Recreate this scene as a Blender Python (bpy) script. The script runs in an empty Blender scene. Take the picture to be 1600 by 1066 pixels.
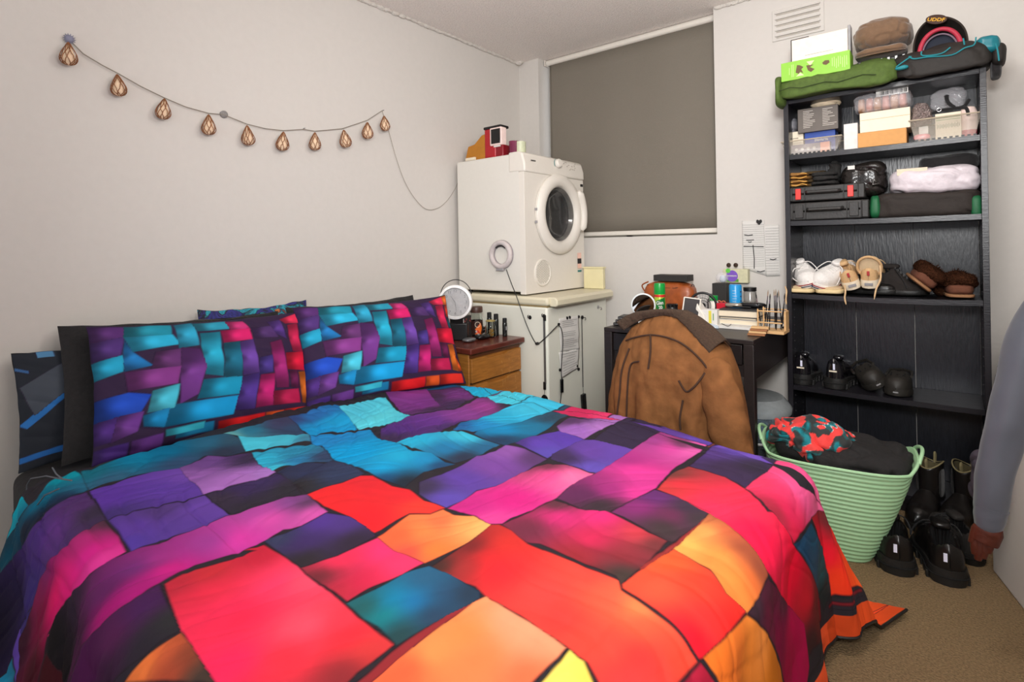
import bpy, math, random
import numpy as np
from mathutils import Vector, Matrix, Euler, noise
PI = math.pi
random.seed(7)
SC = bpy.context.scene
COL = SC.collection

# ------------------------------------------------------------------ camera
CAM = Vector((2.32, 0.0, 1.12))
YAW, ROLL, FPX, PPX, PPY = math.radians(38.8), 0.0179, 845.0, 800.0, 385.0
FW = Vector((-math.sin(YAW), math.cos(YAW), 0))
R0 = Vector((math.cos(YAW), math.sin(YAW), 0))
RC = R0*math.cos(ROLL) - Vector((0, 0, 1))*math.sin(ROLL)
UC = R0*math.sin(ROLL) + Vector((0, 0, 1))*math.cos(ROLL)
cd = bpy.data.cameras.new('camera'); cam = bpy.data.objects.new('camera', cd); COL.objects.link(cam)
cam.matrix_world = Matrix(((RC.x, UC.x, -FW.x, CAM.x), (RC.y, UC.y, -FW.y, CAM.y), (RC.z, UC.z, -FW.z, CAM.z), (0, 0, 0, 1)))
cd.sensor_width = 36; cd.lens = 36*FPX/1600; cd.shift_y = -(533-PPY)/1600; cd.clip_start = 0.02
SC.camera = cam

def A(px, py, ax, val):
    """the point of the room that a pixel of the photo shows, on the plane x, y or z = val"""
    r = FW + RC*((px-PPX)/FPX) + UC*((PPY-py)/FPX)
    k = 'xyz'.index(ax)
    return CAM + r*((val-CAM[k])/r[k])

# ------------------------------------------------------------------ light and exposure
SC.view_settings.view_transform = 'Standard'; SC.view_settings.look = 'None'
SC.view_settings.gamma = 1.0; SC.view_settings.exposure = 0.28
SC.view_settings.use_curve_mapping = False
W = bpy.data.worlds.new('world'); SC.world = W; W.use_nodes = True
W.node_tree.nodes['Background'].inputs[0].default_value = (0.95, 0.97, 1.0, 1)
W.node_tree.nodes['Background'].inputs[1].default_value = 0.9

def area(name, loc, target, size, power, col, shape='DISK'):
    l = bpy.data.lights.new(name, 'AREA'); l.shape = shape; l.size = size; l.energy = power; l.color = col
    o = bpy.data.objects.new(name, l); COL.objects.link(o); o.location = loc
    o.rotation_euler = (Vector(target)-Vector(loc)).to_track_quat('-Z', 'Y').to_euler()
    return o
pl_ = bpy.data.lights.new('ceiling_lamp_light', 'POINT'); pl_.energy = 19; pl_.shadow_soft_size = 0.14; pl_.color = (1.0, 0.98, 0.95)
po_ = bpy.data.objects.new('ceiling_lamp_light', pl_); COL.objects.link(po_); po_.location = (2.1, 1.5, 2.12)
area('flash_light', (2.45, -0.25, 1.62), (1.0, 2.75, 1.0), 0.35, 12, (1.0, 1.0, 0.99)).data.spread = math.radians(98)
area('bounced_flash_light', (2.2, 0.6, 1.65), (1.7, 1.1, 2.4), 0.5, 17, (1.0, 0.99, 0.98))

# ------------------------------------------------------------------ materials
def srgb(c):
    c = [x/255 if max(c) > 1 else x for x in c]
    return tuple(((x+0.055)/1.055)**2.4 if x > 0.04045 else x/12.92 for x in c)
MATS = {}
def mat(name, col=(200, 200, 200), rough=0.6, metal=0.0, bump=0.0, scale=60.0, var=0.06, trans=0.0, ior=1.45,
        alpha=1.0, emit=None, attr=None, coat=0.0, sheen=0.0, stretch=None, detail=3.0, spec=0.5):
    if name in MATS: return MATS[name]
    m = bpy.data.materials.new(name); m.use_nodes = True; MATS[name] = m
    nt = m.node_tree; N, L = nt.nodes, nt.links
    b = N['Principled BSDF']; c = srgb(col)
    b.inputs['Roughness'].default_value = rough; b.inputs['Metallic'].default_value = metal
    b.inputs['IOR'].default_value = ior; b.inputs['Alpha'].default_value = alpha
    b.inputs['Transmission Weight'].default_value = trans; b.inputs['Coat Weight'].default_value = coat
    b.inputs['Sheen Weight'].default_value = sheen; b.inputs['Specular IOR Level'].default_value = spec
    tc = N.new('ShaderNodeTexCoord'); mp = N.new('ShaderNodeMapping'); L.new(tc.outputs['Object'], mp.inputs[0])
    if stretch: mp.inputs['Scale'].default_value = stretch
    nz = N.new('ShaderNodeTexNoise'); nz.inputs['Scale'].default_value = scale; nz.inputs['Detail'].default_value = detail
    L.new(mp.outputs[0], nz.inputs[0])
    if attr:
        at = N.new('ShaderNodeAttribute'); at.attribute_name = attr; src = at.outputs['Color']
    else:
        src = None
    mx = N.new('ShaderNodeMix'); mx.data_type = 'RGBA'; mx.blend_type = 'MULTIPLY'; mx.inputs[0].default_value = 1.0
    rp = N.new('ShaderNodeMapRange'); rp.inputs[1].default_value = 0.3; rp.inputs[2].default_value = 0.7
    rp.inputs[3].default_value = 1-var; rp.inputs[4].default_value = 1+var
    L.new(nz.outputs[0], rp.inputs[0]); L.new(rp.outputs[0], mx.inputs[7])
    if src: L.new(src, mx.inputs[6])
    else: mx.inputs[6].default_value = (*c, 1)
    L.new(mx.outputs[2], b.inputs['Base Color'])
    if bump:
        bp = N.new('ShaderNodeBump'); bp.inputs['Strength'].default_value = bump; bp.inputs['Distance'].default_value = 0.01
        L.new(nz.outputs[0], bp.inputs['Height']); L.new(bp.outputs[0], b.inputs['Normal'])
    if emit:
        b.inputs['Emission Color'].default_value = (*srgb(emit[0]), 1); b.inputs['Emission Strength'].default_value = emit[1]
    return m

M_WALL = mat('wall_paint', (207, 202, 196), 0.75, bump=0.06, scale=35, var=0.012)
M_CEIL = mat('textured_ceiling', (238, 230, 224), 0.9, bump=0.7, scale=120, var=0.10, detail=5)
M_CARPET = mat('carpet', (136, 112, 80), 1.0, bump=1.0, scale=170, var=0.30, detail=6)
M_WHITE = mat('white_enamel', (220, 216, 207), 0.32, var=0.01, bump=0.01)
M_WHITE2 = mat('white_plastic', (222, 216, 206), 0.4, var=0.01)
M_CREAM = mat('yellowed_enamel', (214, 206, 180), 0.4, var=0.03, scale=9)
M_YEL = mat('yellowed_plastic', (222, 212, 168), 0.45, var=0.08, scale=7)
M_BLACK = mat('black_plastic', (22, 21, 22), 0.4, var=0.1)
M_BLKG = mat('black_gloss', (16, 16, 18), 0.12, var=0.05)
M_SHELF = mat('black_brown_foil', (30, 28, 33), 0.30, bump=0.08, scale=30, stretch=(1, 1, 8), var=0.18)
M_SHELFB = mat('shelf_back_board', (35, 36, 42), 0.30, bump=0.10, scale=26, stretch=(6, 6, 1), var=0.22)
M_DESK = mat('desk_veneer', (38, 31, 30), 0.38, bump=0.05, scale=25, stretch=(1, 8, 8), var=0.2)
M_PINE = mat('orange_pine', (160, 102, 40), 0.5, bump=0.06, scale=12, stretch=(1, 1.2, 9), var=0.22)
M_CHERRY = mat('dark_cherry_top', (92, 40, 30), 0.25, bump=0.03, scale=14, stretch=(7, 1, 1), var=0.2)
M_CHROME = mat('polished_metal', (205, 205, 208), 0.14, metal=1.0, var=0.02)
M_GREY = mat('grey_plastic', (150, 148, 150), 0.45)
M_PAPER = mat('white_paper', (214, 211, 206), 0.8, var=0.02)
M_CREAMC = mat('cream_card', (232, 220, 198), 0.7, var=0.03)
M_KRAFT = mat('kraft_card', (206, 150, 88), 0.7, var=0.04)
M_INK = mat('black_ink', (35, 33, 33), 0.7)
M_CLEAR = mat('clear_plastic', (235, 238, 240), 0.08, trans=1.0, ior=1.15, var=0.0)
M_GLASS = mat('clear_glass', (245, 250, 248), 0.03, trans=1.0, ior=1.3, var=0.0)
M_BLKCLOTH = mat('black_cloth', (26, 24, 25), 0.9, bump=0.3, scale=90, var=0.2, sheen=0.2)
M_MINT = mat('mint_plastic', (172, 216, 168), 0.4, var=0.02)

# ------------------------------------------------------------------ mesh helpers
def T(x=0, y=0, z=0, rx=0, ry=0, rz=0, s=1.0):
    return Matrix.Translation((x, y, z)) @ Euler((rx, ry, rz)).to_matrix().to_4x4() @ Matrix.Scale(s, 4)
class MB:
    def __init__(self): self.v = []; self.f = []
    def add(self, vs, fs, M=None):
        k = len(self.v)
        self.v += [tuple(M @ Vector(p)) if M else tuple(p) for p in vs]
        self.f += [tuple(i+k for i in f) for f in fs]
        return self
    def box(self, c, s, M=None, taper=1.0):
        x, y, z = c; a, b, h = s[0]/2, s[1]/2, s[2]/2
        vs = [(x+i*a*(taper if k < 0 else 1), y+j*b*(taper if k < 0 else 1), z+k*h) for k in (-1, 1) for j in (-1, 1) for i in (-1, 1)]
        return self.add(vs, [(0, 2, 3, 1), (4, 5, 7, 6), (0, 1, 5, 4), (2, 6, 7, 3), (0, 4, 6, 2), (1, 3, 7, 5)], M)
    def lathe(self, prof, n=24, M=None, sx=1.0, sy=1.0, caps=True):
        vs = []; fs = []
        for r, z in prof:
            for i in range(n):
                a = 2*PI*i/n; vs.append((r*math.cos(a)*sx, r*math.sin(a)*sy, z))
        for j in range(len(prof)-1):
            for i in range(n):
                fs.append((j*n+i, j*n+(i+1) % n, (j+1)*n+(i+1) % n, (j+1)*n+i))
        if caps:
            fs.append(tuple(reversed(range(n)))); fs.append(tuple(range((len(prof)-1)*n, len(prof)*n)))
        return self.add(vs, fs, M)
    def cyl(self, p0, p1, r0, r1=None, n=16, M=None):
        return self.tube([p0, p1], [r0, r0 if r1 is None else r1], n, M)
    def tube(self, pts, r, n=8, M=None, closed=False):
        pts = [Vector(p) for p in pts]; m = len(pts); rs = r if isinstance(r, (list, tuple)) else [r]*m
        vs = []; fs = []; up = None
        for k in range(m):
            if closed: d = pts[(k+1) % m]-pts[k-1]
            else: d = pts[min(k+1, m-1)]-pts[max(k-1, 0)]
            d = d.normalized() if d.length > 1e-9 else Vector((0, 0, 1))
            if up is None: up = Vector((0, 0, 1)) if abs(d.z) < 0.9 else Vector((1, 0, 0))
            a = up.cross(d); a = a.normalized() if a.length > 1e-6 else Vector((1, 0, 0))
            b = d.cross(a); up = b
            for i in range(n):
                t = 2*PI*i/n; vs.append(pts[k]+a*(rs[k]*math.cos(t))+b*(rs[k]*math.sin(t)))
        for k in range(m if closed else m-1):
            for i in range(n):
                k2 = (k+1) % m
                fs.append((k*n+i, k*n+(i+1) % n, k2*n+(i+1) % n, k2*n+i))
        if not closed:
            fs.append(tuple(reversed(range(n)))); fs.append(tuple(range((m-1)*n, m*n)))
        return self.add(vs, fs, M)
    def prism(self, pts, z0, z1, M=None):
        n = len(pts)
        vs = [(p[0], p[1], z0) for p in pts]+[(p[0], p[1], z1) for p in pts]
        fs = [tuple(reversed(range(n))), tuple(range(n, 2*n))]+[(i, (i+1) % n, n+(i+1) % n, n+i) for i in range(n)]
        return self.add(vs, fs, M)
    def torus(self, c, R, r, M=None, n=32, m=10, sx=1, sz=1):
        return self.tube([(c[0]+R*math.cos(2*PI*i/n)*sx, c[1], c[2]+R*math.sin(2*PI*i/n)*sz) for i in range(n)], r, m, M, closed=True)
    def soft(self, c, s, e=0.45, amp=0.0, fr=6.0, seed=0, M=None, n=36, fold=0.0, ff=14.0, flat=0.0, fdir=(1, 0.3, 0.2)):
        """a rounded lump: super-ellipsoid with soft bulges and creases"""
        vs = []; fs = []; off = Vector((seed*7.3, seed*3.1, seed*1.7)); fd = Vector(fdir)
        sg = lambda w, k: math.copysign(abs(w)**k, w)
        nu, nv = n*2, n
        for j in range(nv+1):
            la = -PI/2+PI*j/nv
            for i in range(nu):
                lo = 2*PI*i/nu
                p = Vector((sg(math.cos(la), e)*sg(math.cos(lo), e), sg(math.cos(la), e)*sg(math.sin(lo), e), sg(math.sin(la), e)))
                q = Vector((p.x*s[0]/2, p.y*s[1]/2, p.z*s[2]/2))
                nr = Vector((p.x/s[0], p.y/s[1], p.z/s[2])); nr = nr.normalized() if nr.length > 0 else Vector((0, 0, 1))
                d = amp*noise.noise(q*fr+off)
                if fold:
                    w = q+0.35/ff*Vector((noise.noise(q*fr*1.7+off*2), noise.noise(q*fr*1.7+off*3), 0))*4
                    d -= fold*(1-abs(noise.noise(Vector((w.dot(fd)*ff, w.y*ff*0.35, w.z*ff*0.5))+off))*2.6)**2*0.6
                q += nr*d
                if flat and q.z < -s[2]/2*(1-flat): q.z = -s[2]/2*(1-flat)
                vs.append(q+Vector(c))
        for j in range(nv):
            for i in range(nu):
                fs.append((j*nu+i, j*nu+(i+1) % nu, (j+1)*nu+(i+1) % nu, (j+1)*nu+i))
        return self.add(vs, fs, M)
    def grid(self, fn, nu, nv, M=None, closed=False):
        vs = [fn(i/(nu if closed else nu-1), j/(nv-1)) for j in range(nv) for i in range(nu)]
        fs = [(j*nu+i, j*nu+(i+1) % nu, (j+1)*nu+(i+1) % nu, (j+1)*nu+i) for j in range(nv-1) for i in range(nu if closed else nu-1)]
        return self.add(vs, fs, M)

def mesh_of(mb, name, smooth=40):
    me = bpy.data.meshes.new(name); me.from_pydata([tuple(p) for p in mb.v], [], mb.f); me.update()
    if smooth:
        me.polygons.foreach_set('use_smooth', [True]*len(me.polygons))
        me.set_sharp_from_angle(angle=math.radians(smooth))
    return me
def obj(name, mb, m, parent=None, bevel=0.0, smooth=40, solid=0.0, loc=None, rot=None, label=None, soff=-1):
    me = mb if isinstance(mb, bpy.types.Mesh) else mesh_of(mb, name, smooth)
    o = bpy.data.objects.new(name, me); COL.objects.link(o)
    if m: me.materials.clear(); me.materials.append(m)
    if parent: o.parent = parent
    if loc is not None: o.location = loc
    if rot is not None: o.rotation_euler = rot
    if label: o['label'] = label
    if solid:
        s = o.modifiers.new('thickness', 'SOLIDIFY'); s.thickness = solid; s.offset = soff
    if bevel:
        b = o.modifiers.new('bevel', 'BEVEL'); b.width = bevel; b.segments = 3; b.limit_method = 'ANGLE'; b.angle_limit = math.radians(50)
    return o
def tag(o, label, cat, group=None, kind=None):
    o['label'] = label; o['category'] = cat
    if group: o['group'] = group
    if kind: o['kind'] = kind
    return o
def thing(name, label, cat, loc=(0, 0, 0), rotz=0.0, group=None, rot=None):
    o = bpy.data.objects.new(name, None); COL.objects.link(o); o.empty_display_size = 0.05
    o.location = loc; o.rotation_euler = rot if rot else (0, 0, rotz)
    return tag(o, label, cat, group)
def one(name, mb, m, label, cat, group=None, **k):
    """a thing that is a single mesh, its origin at its base"""
    vs = np.array([tuple(p) for p in mb.v]); c = (vs.min(0)+vs.max(0))/2; c[2] = vs[:, 2].min()
    mb.v = [tuple(p) for p in (vs-c)]
    o = obj(name, mb, m, **k); o.location = tuple(c)
    return tag(o, label, cat, group)
def struct(name, mb, m, parent=None, **k):
    o = obj(name, mb, m, parent, **k)
    if not parent: o['kind'] = 'structure'
    return o
def copy_tree(src, label, loc=None, rot=None, group=None):
    c = src.copy(); COL.objects.link(c); c['label'] = label
    if group: c['group'] = group
    if loc is not None: c.location = loc
    if rot is not None: c.rotation_euler = rot
    for ch in list(src.children):
        d = ch.copy(); COL.objects.link(d); d.parent = c
        for g in list(ch.children):
            h = g.copy(); COL.objects.link(h); h.parent = d
    return c
def text(name, s, size, m, parent, loc, rot, ex=0.0006, align='CENTER', bold=0.0, sx=1.0):
    cu = bpy.data.curves.new(name, 'FONT'); cu.body = s; cu.size = size; cu.extrude = ex; cu.align_x = align; cu.align_y = 'CENTER'
    cu.offset = bold; cu.resolution_u = 3
    t = bpy.data.objects.new(name, cu); COL.objects.link(t)
    bpy.context.view_layer.update()
    me = bpy.data.meshes.new_from_object(t); bpy.data.objects.remove(t); bpy.data.curves.remove(cu)
    if sx != 1.0:
        for v in me.vertices: v.co.x *= sx
    o = bpy.data.objects.new(name, me); COL.objects.link(o); me.materials.append(m); o.parent = parent
    o.location = loc; o.rotation_euler = rot
    return o
FY = (PI/2, 0, 0)          # lettering that faces -Y
FX = (PI/2, 0, PI/2)       # lettering that faces +X
def spline(pts, k=6):
    """smooth curve through the points"""
    P = [Vector(p) for p in pts]; out = []
    for i in range(len(P)-1):
        a, b, c, d = P[max(i-1, 0)], P[i], P[i+1], P[min(i+2, len(P)-1)]
        for j in range(k):
            t = j/k
            out.append(0.5*((2*b)+(c-a)*t+(2*a-5*b+4*c-d)*t*t+(-a+3*b-3*c+d)*t**3))
    out.append(P[-1]); return out
# ------------------------------------------------------------------ the room
YW, HC, XR, YB = 3.0, 2.4, 2.93, -1.3
struct('floor', MB().box(((XR)/2, (YW+YB)/2, -0.05), (XR+0.4, YW-YB+0.4, 0.1)), M_CARPET)
def ceil_fn(u, v): return (-0.1+u*(XR+0.3), YB+v*(YW-YB+0.2), HC)
struct('ceiling', MB().box((XR/2, (YW+YB)/2, HC+0.05), (XR+0.4, YW-YB+0.4, 0.1)), M_CEIL)
struct('wall_left', MB().box((-0.1, (YW+YB)/2, HC/2), (0.2, YW-YB+0.4, HC)), M_WALL)
struct('wall_right', MB().box((XR+0.1, (YW+YB)/2, HC/2), (0.2, YW-YB, HC)), M_WALL)
WX0, WX1, WZ0 = 0.165, 1.345, 1.165
wb = MB()
wb.box((WX0/2-0.1, YW+0.1, HC/2), (WX0+0.2, 0.2, HC)); wb.box(((WX1+XR+0.2)/2, YW+0.1, HC/2), (XR+0.2-WX1, 0.2, HC))
wb.box(((WX0+WX1)/2, YW+0.1, WZ0/2), (WX1-WX0, 0.2, WZ0))
struct('wall_back', wb, M_WALL)
fr = MB()
for x, w_ in ((WX0+0.005, 0.01), (WX1-0.02, 0.04), (0.755, 0.04)): fr.box((x, 3.16, (WZ0+HC)/2), (w_, 0.05, HC-WZ0))
for z in (WZ0+0.02, HC-0.02): fr.box(((WX0+WX1)/2, 3.16, z), (WX1-WX0-0.08, 0.05, 0.04))
win = struct('window_1', fr, M_WHITE2)
struct('window_pane', MB().box(((WX0+WX1)/2, 3.16, (WZ0+HC)/2), (WX1-WX0-0.08, 0.006, HC-WZ0-0.08)), M_CLEAR, win)
# ragged plaster line where the ceiling texture meets the wall
pl = MB()
random.seed(3)
for k in range(60):
    t = k/59
    pl.soft((0.006, 0.3+t*2.7, HC-0.004), (0.022, 0.07, 0.018+0.008*random.random()), 0.8, 0.006, 60, k, n=6)
for k in range(26):
    pl.soft((WX1+0.03+k*0.028, YW-0.006, HC-0.004), (0.05, 0.02, 0.02+0.01*random.random()), 0.8, 0.006, 60, k, n=6)
pl.soft((0.03, 2.97, HC-0.006), (0.05, 0.05, 0.03), 0.8, 0.01, 50, 3, n=8)
struct('trim_1', pl, mat('plaster_edge', (206, 200, 192), 0.9, bump=0.6, scale=120, var=0.08))
# low pale panel standing at an angle in the right corner
pa, pb = Vector((2.425, 2.42, 0)), Vector((2.80, 1.12, 0))
d = (pb-pa).normalized(); nrm = Vector((-d.y, d.x, 0))
m = MB(); q = [pa, pb, pb+nrm*0.05, pa+nrm*0.05]
m.prism([(p.x, p.y) for p in q], 0.0, 0.55)
struct('wall_low', m, M_WALL, bevel=0.006)

# roller blind
bl = thing('roller_blind', 'dark grey roller blind pulled down over the window', 'blind', (0.757, 3.08, 1.19))
def blind_fn(u, v):
    x = (u-0.5)*1.115+0.006; z = 0.012+v*1.17
    return (x, 0.006*math.sin(x*3+1)*(1-v)+0.002*math.sin(x*17), z)
obj('fabric', MB().grid(blind_fn, 60, 12), mat('blind_fabric', (120, 113, 102), 0.8, bump=0.15, scale=260, var=0.03), bl, solid=0.0015)
obj('bottom_rail', MB().box((0, 0, 0.0), (1.135, 0.022, 0.028)), M_WHITE2, bl, bevel=0.008)
obj('roller', MB().cyl((-0.57, 0.0, 1.188), (0.57, 0.0, 1.188), 0.019, n=20), M_WHITE2, bl)
for s in (-1, 1): obj('bracket', MB().box((s*0.579, 0.0, 1.188), (0.006, 0.045, 0.04)), M_WHITE2, bl)

# wall vent
v1, v2 = A(1210, 25, 'y', YW), A(1284, 5, 'y', YW)
vt = MB().box(((v1.x+v2.x)/2, YW-0.004, 2.215), (v2.x-v1.x+0.02, 0.008, 0.155))
slots = MB()
for k in range(5):
    z = 2.275-k*0.0285
    vt.box(((v1.x+v2.x)/2, YW-0.013, z), (v2.x-v1.x-0.01, 0.012, 0.008), None)
    slots.box(((v1.x+v2.x)/2, YW-0.0085, z-0.0085), (v2.x-v1.x-0.02, 0.003, 0.006))
vo = one('air_vent', vt, M_WALL, 'painted wall vent with five slots above the bookshelf', 'air vent', bevel=0.002)
so = obj('slot_shadow_gap', slots, mat('vent_gap', (178, 170, 160), 0.9), vo); so.location = tuple(-Vector(vo.location)); so.name = 'slots'

# ------------------------------------------------------------------ chest freezer
FX1, FY0, FY1, FZ = 0.70, 2.30, 2.93, 0.805
fz = thing('chest_freezer', 'yellowed white chest freezer under the clothes dryer', 'freezer', (0, 0, 0)); fz.location = (0.37, 2.61, 0)
def rel(p, o): return Vector(p)-Vector(o.location)
m = MB().box((0.0, 0.0, 0.405), (0.66, FY1-FY0, 0.79))
obj('body', m, mat('freezer_white', (224, 223, 210), 0.38, var=0.02, scale=5), fz, bevel=0.012)
m = MB().box((0.0, 0.0, 0.828), (0.68, FY1-FY0+0.015, 0.044))
obj('lid', m, M_CREAM, fz, bevel=0.014)
m = MB()
prof = [(0.0, 0.0), (0.034, 0.0), (0.045, 0.01), (0.045, 0.034), (0.03, 0.048), (-0.02, 0.05), (-0.03, 0.03)]
m.prism([(p[0], p[1]) for p in prof], -0.30, 0.30, Matrix.Translation((0.34, 0, 0.802)) @ Matrix(((1, 0, 0, 0), (0, 0, 1, 0), (0, 1, 0, 0), (0, 0, 0, 1))))
obj('lid_handle', m, M_CREAM, fz, bevel=0.006)
obj('lid_seal', MB().box((0, 0, 0.803), (0.655, FY1-FY0-0.01, 0.012)), mat('seal_brown', (150, 130, 88), 0.7), fz)
yb = thing('yellowed_plastic_box', 'narrow yellowed plastic box standing on the freezer behind the dryer', 'box', (0.632, 2.90, 0.8515))
obj('body', MB().box((0, 0, 0.062), (0.135, 0.03, 0.124)), M_YEL, yb, bevel=0.004)
obj('lid', MB().box((0, 0, 0.129), (0.142, 0.04, 0.010)), M_YEL, yb, bevel=0.002)
obj('foot_rail', MB().box((0, 0, 0.01), (0.6, 0.5, 0.02)), M_BLACK, fz)

# magnets, papers and hanging things on the freezer
SX = FX1+0.001; SY = FY0-0.001
def face_x(px, py, off=0.004): return A(px, py, 'x', FX1+off)
def face_y(px, py, off=0.004): return A(px, py, 'y', FY0-off)
def sheet(name, corners, m_, label, cat, group=None, wav=0.004, n=14, seed=1, nrm=Vector((1, 0, 0))):
    a, b, c, d_ = [Vector(p) for p in corners]
    def fn(u, v):
        p = a.lerp(b, u).lerp(d_.lerp(c, u), v)
        return p+nrm*(wav*(0.5+noise.noise(Vector((u*2.3, v*3.1, seed))))*min(1, v*3))
    return one(name, MB().grid(fn, n, n), m_, label, cat, group, solid=0.0006)
p1 = sheet('paper_notice', [face_x(873, 498), face_x(904, 493), face_x(905, 546), face_x(875, 551)], M_PAPER, 'typed white notice held by magnets at the top of the freezer front', 'paper')
p2 = sheet('paper_notice', [face_x(873, 551, 0.006), face_x(905, 545, 0.006), face_x(903, 575, 0.006), face_x(876, 592, 0.006)], M_PAPER, 'lined white sheet hanging below the typed notice on the freezer', 'paper', seed=4)
def lines_on(parent, cs, rows, m_, nrm, x0=0.12, x1=0.9, h=0.0016, seed=1, wav=0.006):
    random.seed(seed); a, b, c, d_ = [Vector(p) for p in cs]; mb = MB()
    for r in rows:
        e = x1-random.random()*0.25
        for (s, t) in ((x0, e),):
            p = a.lerp(b, s).lerp(d_.lerp(c, s), r)+nrm*wav; q = a.lerp(b, t).lerp(d_.lerp(c, t), r)+nrm*wav
            up = (a-d_).normalized()*h
            mb.add([p, q, q+up, p+up], [(0, 1, 2, 3)])
    o = obj('writing', mb, m_, parent); o.location = -Vector(parent.location); return o
M_PRINT = mat('grey_print', (120, 118, 118), 0.8)
lines_on(p1, [face_x(873, 498), face_x(904, 493), face_x(905, 546), face_x(875, 551)], [0.1+0.055*k for k in range(15) if k not in (4, 5, 9)], M_PRINT, Vector((1, 0, 0)))
lines_on(p2, [face_x(873, 551), face_x(905, 545), face_x(903, 575), face_x(876, 592)], [0.1+0.11*k for k in range(8)], M_PRINT, Vector((1, 0, 0)), seed=3)
mags = [((872, 507), 'black round magnet holding the charging cable on the freezer'), ((885, 497), 'small black magnet at the top edge of the typed notice'), ((889, 496), 'black magnet in the middle of the row above the notice'),
        ((903, 495), 'black magnet at the right top corner of the typed notice'), ((874, 578), 'black magnet at the left edge of the lower sheet'), ((900, 572), 'black magnet at the lower right of the lined sheet'), ((903, 577), 'white and black magnet below the lined sheet')]
for (p, lab) in mags:
    c = face_x(*p, 0.0); mb = MB().lathe([(0.006, 0), (0.0085, 0.002), (0.0085, 0.008), (0.004, 0.011)], 12, T(c.x, c.y, c.z, 0, PI/2, 0))
    one('fridge_magnet', mb, M_BLACK, lab, 'magnet', 'magnets on the freezer')
def hook_mag(c, nx, lab, m_=M_BLACK):
    M = T(c.x, c.y, c.z, 0, PI/2, 0) if nx else T(c.x, c.y, c.z, PI/2, 0, 0)
    mb = MB().lathe([(0.011, 0), (0.011, 0.006), (0.006, 0.008)], 14, M)
    pts = [(0, 0, 0.006), (0, 0, 0.018), (0.0, 0.0, 0.024), (0.01, 0, 0.026), (0.014, 0, 0.02)]
    if not nx: pts = [(0, 0, 0.006), (0, 0, 0.018), (0, 0, 0.024), (0, 0.01, 0.026), (0, 0.014, 0.02)]
    mb.tube([M @ Vector(p) for p in pts], 0.0022, 6)
    return one('magnetic_hook', mb, m_, lab, 'hook', 'magnetic hooks on the freezer')
hook_mag(face_y(829, 496, 0), False, 'black magnetic hook by the grey card on the freezer side')
hook_mag(face_y(851, 494, 0), False, 'black magnetic hook holding the hanging steel rule')
hook_mag(face_x(909, 496, 0), True, 'black magnetic hook holding the black box on a cord')
hook_mag(face_x(934, 480, 0), True, 'empty chrome magnetic hook near the freezer right edge', M_CHROME)
c = face_y(819, 499, 0.002); one('grey_card', MB().box((c.x, c.y, c.z), (0.042, 0.003, 0.085)), mat('pale_grey_card', (205, 200, 184), 0.7), 'pale grey card stuck on the freezer side', 'card')
c = face_y(831, 512, 0.002)
mb = MB()
for (dx, dz, sx_, sz_) in ((0, 0.016, 0.032, 0.0016), (0, -0.016, 0.032, 0.0016), (0.016, 0, 0.0016, 0.032), (-0.016, 0, 0.0016, 0.032)): mb.box((c.x+dx, c.y, c.z+dz), (sx_, 0.0012, sz_))
one('square_sticker', mb, M_GREY, 'thin square outline sticker on the freezer side', 'sticker')
# hanging rule and disc
a, b, e = face_y(851, 494, 0.014), face_y(851, 603, 0.014), face_y(851, 625, 0.016)
hr = thing('hanging_rule', 'grey steel strip with a black disc hanging on the freezer side', 'hanging tool', tuple(e))
obj('strip', MB().box((rel(a, hr)+rel(b, hr))/2, (0.012, 0.002, (a.z-b.z)*0.94)), mat('steel_strip', (120, 122, 122), 0.35, metal=0.6), hr)
obj('end_clip', MB().box(rel(a, hr)-Vector((0, 0, 0.01)), (0.014, 0.008, 0.03)).box(rel(b, hr), (0.014, 0.008, 0.04)), M_BLACK, hr, bevel=0.002)
obj('cord', MB().cyl(rel(b, hr), (0, 0, 0.03), 0.0012), M_BLACK, hr)
obj('disc', MB().lathe([(0.012, -0.006), (0.020, -0.004), (0.022, 0), (0.020, 0.004), (0.012, 0.006)], 24, T(0, 0, 0, PI/2, 0, 0), sx=1, sy=1.25), M_BLKG, hr)
a, b, e = face_x(909, 498, 0.02), face_x(911, 605, 0.016), face_x(912, 628, 0.018)
hb = thing('hanging_box', 'small black box on a black cord hanging on the freezer front', 'hanging charger', tuple(e))
obj('cord', MB().tube([rel(a, hb), rel(b, hb)], 0.0024), M_BLACK, hb)
obj('thin_cord', MB().cyl(rel(b, hb), (0, 0, 0.03), 0.0011), M_BLACK, hb)
obj('box', MB().box((0, 0, -0.003), (0.018, 0.034, 0.095)), M_BLKG, hb, bevel=0.003, rot=(0.08, 0, 0))

# ------------------------------------------------------------------ clothes dryer
dr = thing('clothes_dryer', 'white front loading clothes dryer standing on the freezer', 'dryer', (0.29, 2.625, 0.857))
DW, DD, DH = 0.61, 0.50, 0.775                    # along y, along x, up
X1 = DD/2
m = MB().box((-0.015, 0, DH/2+0.004), (DD-0.030, DW, DH-0.016)); m.f = [f for f in m.f if f != (1, 3, 7, 5)]
obj('cabinet', m, M_WHITE, dr, bevel=0.008)
m = MB()
pf = [(X1-0.03, 0.0), (X1+0.006, 0.0), (X1+0.010, 0.02), (X1+0.004, DH-0.115), (X1-0.03, DH-0.115)]
SW = Matrix(((1, 0, 0, 0), (0, 0, 1, 0), (0, 1, 0, 0), (0, 0, 0, 1)))
pc0 = A(873, 335, 'x', 0.29+X1+0.01); hy_c, hz_c = pc0.y-2.625, pc0.z-0.857
ys0, ys1, zs0, zs1 = -DW/2, DW/2, 0.0, DH-0.108
NA = 96; ang_ = [2*PI*k/NA for k in range(NA)]
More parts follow.
